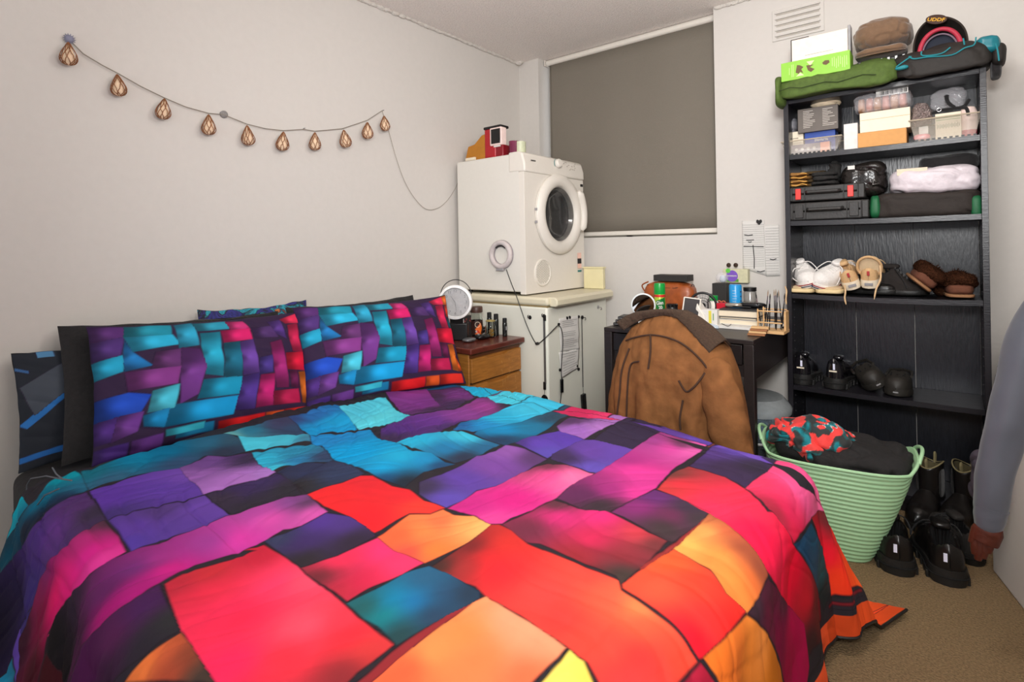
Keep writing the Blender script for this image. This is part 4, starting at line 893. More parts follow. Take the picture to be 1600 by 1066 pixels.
# ---- pillows
def inv_bil(x, y):
    a, b, c, d_ = (630, 180), (1482, 106), (1545, 510), (800, 702)
    s, t = 0.5, 0.5
    for _ in range(14):
        fx = (1-s)*(1-t)*a[0]+s*(1-t)*b[0]+s*t*c[0]+(1-s)*t*d_[0]-x
        fy = (1-s)*(1-t)*a[1]+s*(1-t)*b[1]+s*t*c[1]+(1-s)*t*d_[1]-y
        dxs = (1-t)*(b[0]-a[0])+t*(c[0]-d_[0]); dxt = (1-s)*(d_[0]-a[0])+s*(c[0]-b[0])
        dys = (1-t)*(b[1]-a[1])+t*(c[1]-d_[1]); dyt = (1-s)*(d_[1]-a[1])+s*(c[1]-b[1])
        D = dxs*dyt-dxt*dys; s -= (fx*dyt-fy*dxt)/D; t -= (fy*dxs-fx*dys)/D
    return s*1000, t*880
RIB = [((635,190,750,180,755,235,660,265),(85,45,110)),((660,265,755,235,765,320,690,345),(80,50,120)),((685,355,775,320,785,395,700,435),(35,165,205)),
((750,178,905,168,912,222,755,235),(30,140,165)),((757,236,915,222,955,270,800,305),(40,172,212)),((760,250,800,305,875,370,790,395),(30,120,190)),
((920,170,985,160,1025,275,955,290),(45,165,205)),((985,162,1115,153,1130,195,1010,207),(40,145,175)),((1115,155,1190,153,1222,200,1140,204),(200,50,120)),
((1100,208,1215,192,1235,247,1120,266),(210,30,105)),((1020,222,1095,215,1137,420,1070,412),(35,170,205)),((1120,270,1185,262,1210,420,1140,426),(25,110,140)),
((880,310,960,295,970,375,875,387),(100,50,110)),((795,402,970,378,977,455,830,482),(130,55,135)),((965,292,1030,300,1065,380,1060,500,1010,540,978,400),(115,55,140)),
((1070,440,1208,424,1212,500,1065,525),(20,150,190)),((985,550,1208,510,1202,590,985,640),(20,155,215)),((905,487,985,460,995,560,915,577),(75,200,225)),
((905,590,980,560,985,640,920,632),(25,145,205)),((720,525,830,490,900,502,890,570,765,606),(30,75,190)),((765,610,827,590,852,682,800,696),(80,45,130)),
((830,590,900,572,905,650,842,690),(115,60,150)),((1185,266,1240,250,1278,400,1215,416),(112,70,168)),((1215,426,1280,406,1280,560,1210,570),(85,55,150)),
((1272,337,1330,320,1337,395,1280,412),(75,55,140)),((1287,416,1347,405,1350,540,1285,556),(205,35,120)),((1230,192,1320,180,1357,232,1250,242),(78,48,105)),
((1300,160,1360,150,1400,237,1345,215),(90,55,140)),((1320,266,1372,250,1408,400,1412,455,1360,462),(170,40,120)),((1360,147,1450,115,1462,160,1390,167),(225,45,85)),
((1400,176,1450,166,1482,290,1430,292),(220,40,90)),((1395,306,1502,290,1512,370,1405,377),(225,25,60)),((1450,112,1482,106,1482,160,1457,162),(245,120,50)),
((1465,170,1487,162,1492,225,1477,222),(240,70,40)),((1480,237,1497,232,1502,286,1484,287),(20,90,110)),((1460,387,1497,378,1517,510,1480,512),(245,120,40)),
((1350,482,1457,460,1467,515,1355,542),(190,30,80)),((1500,430,1542,500,1517,512),(240,90,30)),((1415,385,1452,380,1460,455,1425,455),(110,30,80))]
PIL = []
for p, c in RIB:
    q = []
    for k in range(0, len(p), 2): q += list(inv_bil(p[k], p[k+1]))
    Q = np.array(q).reshape(-1, 2); cc = Q.mean(0); Q = cc+(Q-cc)*1.04; q = list(Q.ravel()); e0 = (Q[0]+Q[-1])/2; e1 = (Q[len(Q)//2-1]+Q[len(Q)//2])/2
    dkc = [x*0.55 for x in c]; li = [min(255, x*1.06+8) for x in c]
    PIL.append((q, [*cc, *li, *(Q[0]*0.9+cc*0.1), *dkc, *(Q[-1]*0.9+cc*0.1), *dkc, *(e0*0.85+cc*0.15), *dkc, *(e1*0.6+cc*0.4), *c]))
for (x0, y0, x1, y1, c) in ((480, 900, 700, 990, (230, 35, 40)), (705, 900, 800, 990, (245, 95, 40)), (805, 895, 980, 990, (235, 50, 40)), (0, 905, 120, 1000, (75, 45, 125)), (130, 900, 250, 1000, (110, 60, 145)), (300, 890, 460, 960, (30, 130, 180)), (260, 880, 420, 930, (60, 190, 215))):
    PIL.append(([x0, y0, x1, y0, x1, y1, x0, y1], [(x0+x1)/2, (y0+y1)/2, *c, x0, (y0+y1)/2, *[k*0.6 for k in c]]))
def pillow_sheet(Wd, Hh, Tk, side, seed, nu=220, nv=150, crease=0.004):
    vs = []
    for j in range(nv):
        t = -1+2*j/(nv-1)
        for i in range(nu):
            s = -1+2*i/(nu-1)
            th = Tk*max(0, (1-abs(s)**2.4)*(1-abs(t)**2.4))**0.55
            x = Wd/2*s*(0.965+0.035*t*t)+0.004*noise.noise(Vector((t*3, seed, 0)))
            z = Hh/2*t*(0.93+0.07*s*s)+Hh/2+0.007*noise.noise(Vector((s*3.5, seed, 5)))*(abs(t)**2)
            q = Vector((x*3, z*3, seed*2.2))
            f = crease*1.6*noise.noise(q*1.2)
            rd_ = noise.noise(Vector(((x*0.4+z*1.0)*9+seed, (x-z*0.4)*2.5, 3)))
            f -= crease*1.2*max(0, 1-abs(rd_)*6)
            vs.append((x, side*(th+f*min(1, th/0.02)), z))
    fs = [(j*nu+i, j*nu+i+1, (j+1)*nu+i+1, (j+1)*nu+i) for j in range(nv-1) for i in range(nu-1)]
    if side > 0: fs = [tuple(reversed(f)) for f in fs]
    me = bpy.data.meshes.new('pillow_cloth'); me.from_pydata(vs, [], fs); me.update()
    me.polygons.foreach_set('use_smooth', [True]*len(me.polygons)); return me
def make_pillow(label, Wd, Hh, Tk, front, patches, loc, lean, rz, roll=0, seed=1, bg=(50, 34, 62), fade=10, group=None):
    t = thing('pillow', label, 'pillow', loc, rot=(-lean, roll, PI/2-rz), group=group)
    fm = pillow_sheet(Wd, Hh, Tk, -1, seed)
    if patches:
        n1, n2 = 220, 150
        U = np.tile(np.linspace(0, 1000, n1), n2); V_ = np.repeat(np.linspace(1000, 0, n2), n1)
        paint(fm, U, V_, patches, bg, fade, dark=(40, 26, 52), power=2.5, soft=14.0, grow=5.0 if fade > 6 else 0)
    obj('front_cover', fm, front, t)
    obj('back_cover', pillow_sheet(Wd, Hh, Tk*0.6, 1, seed+3, 80, 60), M_BLKCLOTH, t)
    return t
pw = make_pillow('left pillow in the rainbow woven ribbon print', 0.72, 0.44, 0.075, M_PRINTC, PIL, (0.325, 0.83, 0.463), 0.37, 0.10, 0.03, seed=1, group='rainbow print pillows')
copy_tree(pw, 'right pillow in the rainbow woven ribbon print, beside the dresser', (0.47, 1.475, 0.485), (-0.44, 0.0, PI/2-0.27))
make_pillow('black pillow standing behind the left rainbow pillow', 0.72, 0.44, 0.035, M_BLKCLOTH, None, (0.235, 0.775, 0.463), 0.36, 0.08, 0.035, seed=4)
make_pillow('black pillow peeking above the right rainbow pillow', 0.60, 0.445, 0.035, M_BLKCLOTH, None, (0.375, 1.44, 0.48), 0.44, 0.25, -0.02, seed=6)
NAV = []
for pts, c in (((-10, 620, 230, 330, 250, 390, 30, 660), (44, 110, 180)), ((0, 120, 60, 160, 60, 190, 0, 150), (60, 100, 150)), ((100, 0, 180, 0, 180, 60, 100, 60), (80, 130, 170)), ((0, 880, 300, 860, 300, 920, 0, 930), (40, 100, 170)), ((10, 300, 230, 100, 260, 330, 60, 560), (70, 76, 86)), ((300, 300, 420, 200, 430, 240, 310, 340), (44, 110, 180))):
    cc = np.array(pts, float).reshape(-1, 2).mean(0); NAV.append((pts, [*cc, *c]))
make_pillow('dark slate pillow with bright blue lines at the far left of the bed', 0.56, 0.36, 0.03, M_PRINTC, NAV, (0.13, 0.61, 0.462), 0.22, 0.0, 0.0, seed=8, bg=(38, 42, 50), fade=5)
m = bpy.data.materials.new('painted_flower_print'); m.use_nodes = True; nt = m.node_tree
vz = nt.nodes.new('ShaderNodeTexNoise'); vz.inputs['Scale'].default_value = 14; vz.inputs['Detail'].default_value = 4; vz.inputs['Distortion'].default_value = 1.2
tc = nt.nodes.new('ShaderNodeTexCoord'); cr = nt.nodes.new('ShaderNodeValToRGB')
nt.links.new(tc.outputs['Object'], vz.inputs[0]); nt.links.new(vz.outputs[0], cr.inputs[0]); nt.links.new(cr.outputs[0], nt.nodes['Principled BSDF'].inputs['Base Color'])
els = cr.color_ramp.elements; els[0].position = 0.36; els[0].color = (*srgb((28, 24, 52)), 1); els[1].position = 0.75; els[1].color = (*srgb((224, 140, 60)), 1)
for p, c in ((0.45, (50, 50, 130)), (0.5, (30, 24, 30)), (0.56, (40, 160, 180)), (0.62, (30, 40, 70)), (0.68, (190, 110, 60))):
    e = els.new(p); e.color = (*srgb(c), 1)
nt.nodes['Principled BSDF'].inputs['Roughness'].default_value = 0.8
make_pillow('pillow with a turquoise and orange flower print peeking out behind the left rainbow pillow', 0.46, 0.43, 0.022, m, None, (0.085, 1.10, 0.465), 0.10, 0.0, 0.0, seed=12)
# ------------------------------------------------------------------ chair and the brown jacket hung on it
ch_ = thing('desk_chair', 'dark chair under the brown jacket at the desk', 'chair', (1.46, 2.16, 0))
MCH = mat('dark_chair_wood', (46, 36, 32), 0.5)
obj('backrest', MB().soft((0, -0.10, 0.64), (0.36, 0.03, 0.30), 0.4, n=16), MCH, ch_)
obj('seat', MB().box((0, 0.12, 0.44), (0.40, 0.40, 0.035)), MCH, ch_, bevel=0.012)
for sx in (-0.16, 0.16):
    obj('leg', MB().tube([(sx, -0.10, 0.72), (sx, -0.08, 0.44), (sx*1.1, -0.11, 0.0)], [0.012, 0.014, 0.012], 10), MCH, ch_)
    obj('leg', MB().tube([(sx, 0.28, 0.43), (sx*1.05, 0.30, 0.0)], [0.014, 0.012], 10), MCH, ch_)
JY = 1.97
lo_ = [A(a_, b_, 'y', JY) for a_, b_ in ((1040, 491), (1012, 496), (985, 513), (968, 542), (957, 590), (951, 640), (947, 700), (944, 760))]
ro_ = [A(a_, b_, 'y', JY) for a_, b_ in ((1044, 491), (1075, 496), (1106, 519), (1134, 550), (1148, 590), (1158, 640), (1168, 700), (1174, 760))]
lz = [p.z for p in reversed(lo_)]; lx = [p.x for p in reversed(lo_)]; rz_ = [p.z for p in reversed(ro_)]; rx_ = [p.x for p in reversed(ro_)]
ZTOP, ZBOT = max(lo_[0].z, ro_[0].z), 0.32
jk = thing('jacket', 'brown canvas jacket with a dark collar hung over the desk chair', 'jacket', (1.46, 2.0, ZBOT))
def jsurf(al, z, off=0.0):
    """al 0..1 round the jacket, 0.25 at the side that faces the bed"""
    a = 2*PI*al; L_, R_2 = np.interp(z, lz, lx), np.interp(z, rz_, rx_)
    xc, w = (L_+R_2)/2, max(0.002, (R_2-L_)/2)
    dep = 0.02+0.11*min(1, (w/0.24))**1.2+0.03*(ZTOP-z)
    ca, sa = math.cos(a), math.sin(a)
    x = xc+w*math.copysign(abs(ca)**0.85, ca); y = 2.0-dep*math.copysign(abs(sa)**0.8, sa)
    low = min(1, max(0, (ZTOP-0.10-z)/0.3)); fr_ = max(0, sa)
    f = 0.016*low*fr_*math.sin(x*44+3.0*noise.noise(Vector((x*4, 0, z*3))))
    f += 0.013*noise.noise(Vector((x*7, 3, z*5)))*fr_
    cr = noise.noise(Vector((x*15+z*2.5, 8, z*3+x*1.5))); f -= 0.014*max(0, 1-abs(cr)*4)*fr_*(0.3+0.7*low); cr2 = noise.noise(Vector((x*26-z*6, 4, z*5+x*3))); f -= 0.005*max(0, 1-abs(cr2)*4)*fr_
    return Vector((x+ca*(f+off), y-sa*(f+off)-0.2*f*0, z))
def jfn(u, v):
    z = ZBOT+(ZTOP-ZBOT)*(1-(1-v)**1.6)
    return jsurf(u, z)-Vector(jk.location)
MJ = mat('brown_canvas', (122, 80, 46), 0.9, bump=0.5, scale=22, var=0.22, detail=8, spec=0.2)
MJD = mat('dark_brown_seam', (62, 40, 26), 0.9)
obj('body', MB().grid(jfn, 140, 110, closed=True), MJ, jk, solid=0.004, smooth=80)
def onj(px, py, off=0.004):
    """the spot of the jacket front seen at a photo pixel"""
    p = A(px, py, 'y', JY-0.08); best = None
    for k in range(60):
        al = 0.5*k/59; q = jsurf(al, p.z, off)
        d = abs(q.x-(CAM.x+(p.x-CAM.x)*(q.y-CAM.y)/(p.y-CAM.y)))
        if best is None or d < best[0]: best = (d, q)
    return best[1]-Vector(jk.location)
def cp(x, y): return (930+x*0.375, 330+y*0.375)
for seam in ([(128, 548), (165, 530), (230, 517), (300, 527), (360, 553), (420, 600), (462, 655), (495, 730), (525, 820), (552, 930)], [(140, 575), (112, 660), (100, 760), (95, 840)], [(180, 620), (150, 640), (130, 720), (135, 860)], [(350, 700), (378, 745), (415, 728), (440, 700), (458, 672)], [(360, 780), (352, 850), (360, 900)], [(230, 518), (232, 580), (222, 650)]):
    pts = spline([onj(*cp(x, y), 0.010) for x, y in seam], 4)
    obj('seam', MB().tube(pts, 0.0036, 6), MJD, jk)
# sleeves hanging at both sides
def sleeve_part(pts_px, rad, seed):
    pts = []; rs = []
    P_ = spline([A(x, y, 'y', yy) for x, y, yy in pts_px], 8); mb = MB(); n_ = 26
    for i, p in enumerate(P_):
        t = i/(len(P_)-1); rs.append(np.interp(t, [0, 0.15, 0.5, 1], rad))
    m = len(P_); vs = []; fs = []
    for k, p in enumerate(P_):
        d = (P_[min(k+1, m-1)]-P_[max(k-1, 0)]).normalized(); a = Vector((0, 1, 0)).cross(d).normalized(); b = d.cross(a)
        for j in range(n_):
            an = 2*PI*j/n_; r = rs[k]*(1+0.10*noise.noise(Vector((math.cos(an)*1.5, math.sin(an)*1.5+seed, k*0.22)))+0.05*math.sin(k*0.9+3*math.cos(an)))
            vs.append(p+a*r*math.cos(an)+b*r*0.62*math.sin(an)-Vector(jk.location))
    for k in range(m-1):
        for j in range(n_): fs.append((k*n_+j, k*n_+(j+1) % n_, (k+1)*n_+(j+1) % n_, (k+1)*n_+j))
    fs += [tuple(reversed(range(n_))), tuple(range((m-1)*n_, m*n_))]
    return mb.add(vs, fs)
obj('sleeve', sleeve_part([(1108, 566, 1.93), (1122, 600, 1.90), (1134, 650, 1.88), (1143, 700, 1.88), (1148, 750, 1.88)], [0.04, 0.062, 0.068, 0.066], 3), MJ, jk, smooth=80)
obj('sleeve', sleeve_part([(985, 560, 1.95), (975, 600, 1.93), (970, 650, 1.92), (965, 720, 1.92)], [0.035, 0.05, 0.055, 0.055], 9), MJ, jk, smooth=80)
# dark collar laid over the top edge, widest on the right
cl_u = [(100, 480), (135, 458), (180, 440), (240, 432), (320, 430), (390, 436), (440, 462), (490, 500), (545, 556)]
cl_d = [(92, 500), (130, 474), (180, 452), (240, 440), (300, 438), (345, 452), (395, 500), (440, 555), (478, 596)]
def colfn(u, v):
    k = u*(len(cl_u)-1); i = min(int(k), len(cl_u)-2); f = k-i
    pu = [cl_u[i][j]*(1-f)+cl_u[i+1][j]*f for j in (0, 1)]; pd = [cl_d[i][j]*(1-f)+cl_d[i+1][j]*f for j in (0, 1)]
    a = A(*cp(pu[0], pu[1]-4), 'y', JY+0.0); b = onj(*cp(*pd), 0.012)+Vector(jk.location); b = b.lerp(A(*cp(*pd), 'y', JY-0.03), 0.4)
    c_ = a+Vector((0, 0.05, -0.02))
    p = c_.lerp(a, min(1, v*3)) if v < 0.33 else a.lerp(b, (v-0.33)/0.67)
    p += Vector((0, -0.014*math.sin(PI*v), 0.012*math.sin(PI*v)))
    return p-Vector(jk.location)
obj('collar', MB().grid(colfn, 70, 16), mat('dark_brown_cord', (66, 50, 38), 0.95, bump=0.5, scale=160, var=0.2), jk, solid=0.008, smooth=80)

# ------------------------------------------------------------------ shelf goods, helpers
def sp(px, py, Y=2.735): return A(px, py, 'y', Y)
M2 = {}
def carton(name, label, cat, px0, px1, pyt, z, m_, Y=2.735, depth=0.12, h=None, bev=0.0015, group=None, rz=0.0):
    """a box on a shelf: px0..px1 its front edges, pyt the height of its top edge in the middle"""
    a, b = sp(px0, (pyt), Y), sp(px1, pyt, Y); top = sp((px0+px1)/2, pyt, Y).z
    hh = h if h else top-z
    t = thing(name, label, cat, ((a.x+b.x)/2, Y+depth/2, z), rz, group)
    obj('carton', MB().box((0, 0, hh/2), (b.x-a.x, depth, hh)), m_, t, bevel=bev)
    return t, b.x-a.x, hh
def cloth(name, label, cat, px0, px1, pyt, pyb, m_, Y=2.75, depth=0.16, e=0.5, amp=0.012, fr=12, fold=0.012, ff=22, seed=1, group=None, n=40, fdir=(0.3, 0.2, 1), flat=0.0):
    a, b = sp(px0, (pyt+pyb)/2, Y), sp(px1, (pyt+pyb)/2, Y); xm = (px0+px1)/2
    t, bo = sp(xm, pyt, Y).z, sp(xm, pyb, Y).z
    mb = MB().soft(((a.x+b.x)/2, Y+depth/2-0.01, (t+bo)/2), (b.x-a.x, depth, t-bo), e, amp, fr, seed, n=n, fold=fold, ff=ff, fdir=fdir, flat=flat)
    return one(name, mb, m_, label, cat, group, smooth=80)
Z0, Z1, Z2, Z3, ZTOPS = SHZ[0]+0.001, SHZ[1]+0.001, SHZ[2]+0.001, SHZ[3]+0.001, BZ+0.001

# ---- top of the bookshelf
MGR = mat('olive_green_fabric', (72, 92, 36), 0.8, bump=0.2, scale=60, var=0.15)
tb = thing('green_bag', 'long olive green fabric bag lying along the top of the bookshelf', 'bag', (1.93, 2.78, BZ+0.001))
def bag_mesh(x0, x1, y0, y1, z0, z1, seed, droop=0.02, lean=0.0):
    mb = MB().soft(((x0+x1)/2, (y0+y1)/2, (z0+z1)/2), (x1-x0, y1-y0, z1-z0), 0.42, 0.014, 7, seed, n=56, fold=0.012, ff=13, fdir=(0.5, 0.3, 0.9))
    mb.v = [(x, y, z-(droop*max(0, (y0+0.09-y)/0.09)**1.5 if y < y0+0.09 else 0)) for x, y, z in mb.v]
    return mb
ga, gb = sp(1212, 140, 2.66), sp(1398, 110, 2.66)
obj('body', bag_mesh(ga.x-1.93, gb.x-1.93+0.02, -0.145, 0.15, -0.004, 0.105, 5, 0.030), MGR, tb, smooth=80)
obj('seam', MB().tube([(ga.x-1.93+0.02+0.045*k, -0.146-0.006*math.sin(k), 0.026+0.006*math.sin(k*2.1)) for k in range(9)], 0.0018, 6), mat('dark_green_seam', (44, 58, 26), 0.9), tb)
obj('end_flap', MB().soft((ga.x-1.93+0.012, -0.06, 0.035), (0.035, 0.17, 0.13), 0.6, 0.01, 12, 3, n=20), MGR, tb)
MDK = mat('black_nylon', (34, 30, 27), 0.7, bump=0.15, scale=70, var=0.15)
MTL = mat('teal_piping', (24, 122, 132), 0.6)
sb = thing('sports_bag', 'black sports bag with teal piping on the right end of the bookshelf top', 'bag', (2.30, 2.78, BZ+0.001))
ba, bb = sp(1392, 105, 2.66), sp(1566, 90, 2.66)
x0_, x1_ = ba.x-2.30, bb.x-2.30-0.015
obj('body', bag_mesh(x0_, x1_, -0.14, 0.15, -0.002, 0.115, 9, 0.028), MDK, sb, smooth=80)
def bl_(px, py, off=-0.145): return A(px, py, 'y', 2.78+off)-Vector(sb.location)
for pl2 in ([(1420, 88), (1428, 92), (1450, 89), (1487, 86), (1507, 75), (1522, 70), (1525, 58)], [(1440, 80), (1442, 87), (1470, 84), (1485, 74)], [(1505, 60), (1507, 70)], [(1556, 68), (1559, 80), (1561, 95)], [(1400, 105), (1412, 96), (1424, 88)]):
    obj('piping', MB().tube(spline([bl_(a_, b_) for a_, b_ in pl2], 4), 0.0026, 6), MTL, sb)
q = bl_(1543, 68, -0.10)
obj('teal_panel', MB().soft(q+Vector((0, 0.05, 0)), (0.075, 0.14, 0.07), 0.6, 0.006, 20, 2, n=24, fold=0.006, ff=30), mat('teal_satin', (20, 110, 122), 0.35), sb, smooth=80)
q = bl_(1561, 78, -0.09)
obj('end_pocket', MB().soft(q+Vector((0, 0.05, -0.01)), (0.04, 0.13, 0.085), 0.6, 0.006, 20, 4, n=20), MDK, sb, smooth=80)
q = bl_(1557, 104, -0.06)
obj('hanging_strap', MB().soft(q+Vector((0.0, 0.04, 0.0)), (0.030, 0.10, 0.075), 0.5, 0.004, 20, 4, n=16), M_BLKCLOTH, sb, smooth=80)
q = bl_(1409, 106)
obj('teal_label', MB().soft(q, (0.045, 0.02, 0.014), 0.7, 0.004, 40, 4, n=12), MTL, sb)
# green carton with white and brown pictures
c0, c1, c2 = A(1220, 110, 'y', 2.645), A(1328, 95, 'y', 2.645), A(1274, 118, 'y', 2.645)
gx = thing('green_carton', 'bright green carton with brown pictures on the olive green bag', 'box', ((c0.x+c1.x)/2, 2.70, c2.z), 0)
w_ = c1.x-c0.x; h_ = 0.082
MG = mat('bright_green_card', (134, 190, 62), 0.55, var=0.02)
obj('carton', MB().box((0, 0, h_/2), (w_, 0.10, h_)), MG, gx, bevel=0.0012)
MBR = mat('brown_picture', (98, 78, 52), 0.7); MPG = mat('pale_green_print', (206, 226, 160), 0.6)
def decal(pts, y=-0.0508): return MB().prism(pts, 0, 0.0006, Matrix.Translation((0, y, 0)) @ Matrix(((1, 0, 0, 0), (0, 0, -1, 0), (0, 1, 0, 0), (0, 0, 0, 1))))
for (x, s_) in ((-0.055, 1), (-0.015, -1)):
    obj('picture', decal([(x-0.018, 0.03), (x-0.012, 0.062), (x, 0.058), (x+0.013, 0.048), (x+0.004, 0.04), (x+0.012, 0.022), (x, 0.03), (x-0.006, 0.022)] if s_ > 0 else [(x-0.016, 0.052), (x+0.012, 0.05), (x-0.002, 0.042), (x+0.016, 0.03), (x+0.002, 0.02), (x-0.01, 0.03)]), MBR, gx)
obj('picture', decal([(0.03, 0.05), (0.04, 0.058), (0.055, 0.056), (0.058, 0.046), (0.045, 0.038), (0.034, 0.042)]), MBR, gx)
obj('picture_base', decal([(-0.072, 0.012), (-0.04, 0.012), (-0.055, 0.026)]), MPG, gx)
obj('picture_base', decal([(-0.03, 0.068), (0.0, 0.068), (-0.015, 0.048)]), MPG, gx)
mb = MB(); random.seed(9)
for k in range(8): mb.box((w_/2-0.012-0.0075*k, -0.0512, 0.042+random.uniform(-0.006, 0.006)), (0.0016, 0.0008, 0.045+random.uniform(-0.012, 0.006)))
for x in (-0.098, -0.088, -0.082): mb.box((x, -0.0512, 0.04), (0.0014, 0.0008, 0.055 if x > -0.09 else 0.03))
obj('small_print', mb, MPG, gx)
# white flat box behind it
c0, c1, ct = A(1236, 75, 'y', 2.74), A(1324, 62, 'y', 2.74), A(1282, 52, 'y', 2.74)
zb = c2.z-0.005
wx = thing('white_flat_box', 'white flat box with a black edge standing behind the green carton', 'box', ((c0.x+c1.x)/2, 2.775, zb))
w_ = c1.x-c0.x; h_ = ct.z-zb
obj('box', MB().box((0, 0.0, h_/2), (w_, 0.05, h_)), mat('pinkish_white_card', (238, 222, 210), 0.5), wx, bevel=0.002)
obj('black_edge', MB().box((-w_/2-0.0015, -0.0, h_/2), (0.003, 0.052, h_+0.002)).box((-w_/2+0.035, 0, h_+0.001), (0.072, 0.052, 0.003)), M_BLACK, wx)
obj('black_base_line', MB().box((w_/2-0.03, -0.0262, 0.075), (0.055, 0.001, 0.004)), M_BLACK, wx)
obj('grey_spine', MB().box((w_/2+0.006, 0, h_/2+0.006), (0.010, 0.052, h_+0.012)), M_GREY, wx, bevel=0.002)
obj('logo_line', MB().box((0.0, -0.0262, h_*0.62), (0.11, 0.001, 0.0014)), M_GREY, wx)
obj('shiny_dot', MB().lathe([(0.004, 0), (0.004, 0.001)], 12, T(0.048, -0.026, h_*0.72, PI/2, 0, 0)), M_CHROME, wx)
# brown flat cap
def cap_thing(label, loc, m_, mband, s=1.0, rz=0, seed=1):
    t = thing('peaked_cap', label, 'cap', loc, rz)
    return t
q = A(1378, 103, 'y', 2.72)
zc = BZ+0.11
bc = thing('brown_cap', 'puffy brown baker boy cap between the white box and the badge cap', 'cap', (q.x, 2.78, zc))
def ql(px, py, Y=2.70): return A(px, py, 'y', Y)-Vector(bc.location)
a, b = ql(1329, 60), ql(1427, 55); t_, m_b = ql(1378, 28), ql(1378, 76)
MBC = mat('brown_suede', (112, 86, 64), 0.9, bump=0.3, scale=70, var=0.1, sheen=0.3)
obj('crown', MB().soft(((a.x+b.x)/2, 0.0, (t_.z+m_b.z)/2+0.006), (b.x-a.x, 0.20, t_.z-m_b.z), 0.72, 0.016, 9, 6, n=52, fold=0.014, ff=9, fdir=(0.9, 0.2, 0.5)), MBC, bc, smooth=80)
obj('band', MB().soft(((a.x+b.x)/2-0.006, -0.012, m_b.z-0.004), ((b.x-a.x)*0.86, 0.19, 0.036), 0.6, 0.005, 12, 2, n=32, fold=0.006, ff=18, fdir=(0.1, 0.2, 1)), MBC, bc, smooth=80)
def peak(u, v):
    an = PI*(1.12+0.76*u); r = 0.082+0.045*v*math.sin(PI*u)**0.5
    return ((a.x+b.x)/2-0.006+r*math.cos(an)*1.0, r*math.sin(an)*0.95, m_b.z-0.016-0.012*v+0.02*(abs(u-0.5)*2)**2*v)
obj('peak', MB().grid(peak, 40, 8), MBC, bc, solid=0.004, smooth=80)
ur = thing('black_rack', 'black ridged stand under the brown cap', 'rack', (q.x, 2.77, BZ+0.085))
r0 = ql(1378, 90).x
mb = MB().box((0, 0, 0.010), (0.17, 0.14, 0.012)); obj('plate', mb, M_BLACK, ur, bevel=0.003)
for k in range(7):
    obj('rib', MB().box((-0.075+0.025*k, -0.074, 0.004), (0.012, 0.012, 0.026)), M_BLKG, ur, bevel=0.002)
# badge cap
q = A(1470, 80, 'y', 2.70)
bg_ = thing('badge_cap', 'dark brown cap with an oval gold lettered badge and red trim', 'cap', (q.x, 2.79, BZ+0.085))
def qb(px, py, Y=2.70): return A(px, py, 'y', Y)-Vector(bg_.location)
a, b, t_ = qb(1428, 70), qb(1511, 60), qb(1470, 22)
cx0 = (a.x+b.x)/2; RW = (b.x-a.x)/2; HZ = t_.z+0.01
MCP = mat('dark_brown_felt', (42, 33, 27), 0.9, bump=0.2, scale=80, var=0.12)
def dome(u, v):
    an = PI*u; r = math.sin(PI/2*min(1, 0.04+v*0.96))
    return (cx0-RW*math.cos(an)*(0.55+0.45*r)+0.0, -0.07+0.16*(1-v)*1.0+0.01*math.sin(an*3), -0.01+HZ*math.sin(an)**0.75*(0.62+0.38*r)+0.012*math.sin(an*2+1))
obj('crown', MB().grid(dome, 60, 24), MCP, bg_, solid=0.006, smooth=80)
obj('crown_back', MB().soft((cx0, 0.06, HZ*0.42), (RW*1.9, 0.10, HZ*0.86), 0.75, 0.008, 12, 2, n=28), MCP, bg_, smooth=80)
def arc(R, h, y, r, mm, nm, x=0.0, a0=0.02, a1=0.98):
    pts = [(cx0+x-R*math.cos(PI*(a0+(a1-a0)*k/36)), y, -0.004+h*math.sin(PI*(a0+(a1-a0)*k/36))**0.9) for k in range(37)]
    obj(nm, MB().tube(pts, r, 8), mm, bg_, smooth=80)
arc(RW*0.80, HZ*0.62, -0.074, 0.0085, mat('crimson_trim', (170, 40, 62), 0.6), 'red_trim')
arc(RW*0.68, HZ*0.50, -0.070, 0.0035, mat('grey_mauve_trim', (110, 90, 104), 0.6), 'grey_trim')
obj('lining', MB().soft((cx0, -0.045, HZ*0.14), (RW*1.4, 0.04, HZ*0.72), 0.8, 0.004, 12, 2, n=24), mat('navy_lining', (24, 30, 44), 0.8), bg_, smooth=80)
be = qb(1462, 34, 2.71)
Mb = T(be.x+0.002, be.y-0.012, be.z+0.004, PI/2-0.35, 0.28, 0)
obj('badge', MB().lathe([(0.034, 0), (0.034, 0.003), (0.030, 0.005)], 32, Mb, sx=1.0, sy=0.62), mat('badge_cloth', (66, 46, 40), 0.8), bg_)
tt = text('badge_lettering', 'UDDF', 0.021, mat('gold_thread', (212, 160, 52), 0.5), bg_, tuple(Mb @ Vector((0.0, -0.005, 0.0062))), (PI/2-0.35, 0.28, 0), bold=0.0004)
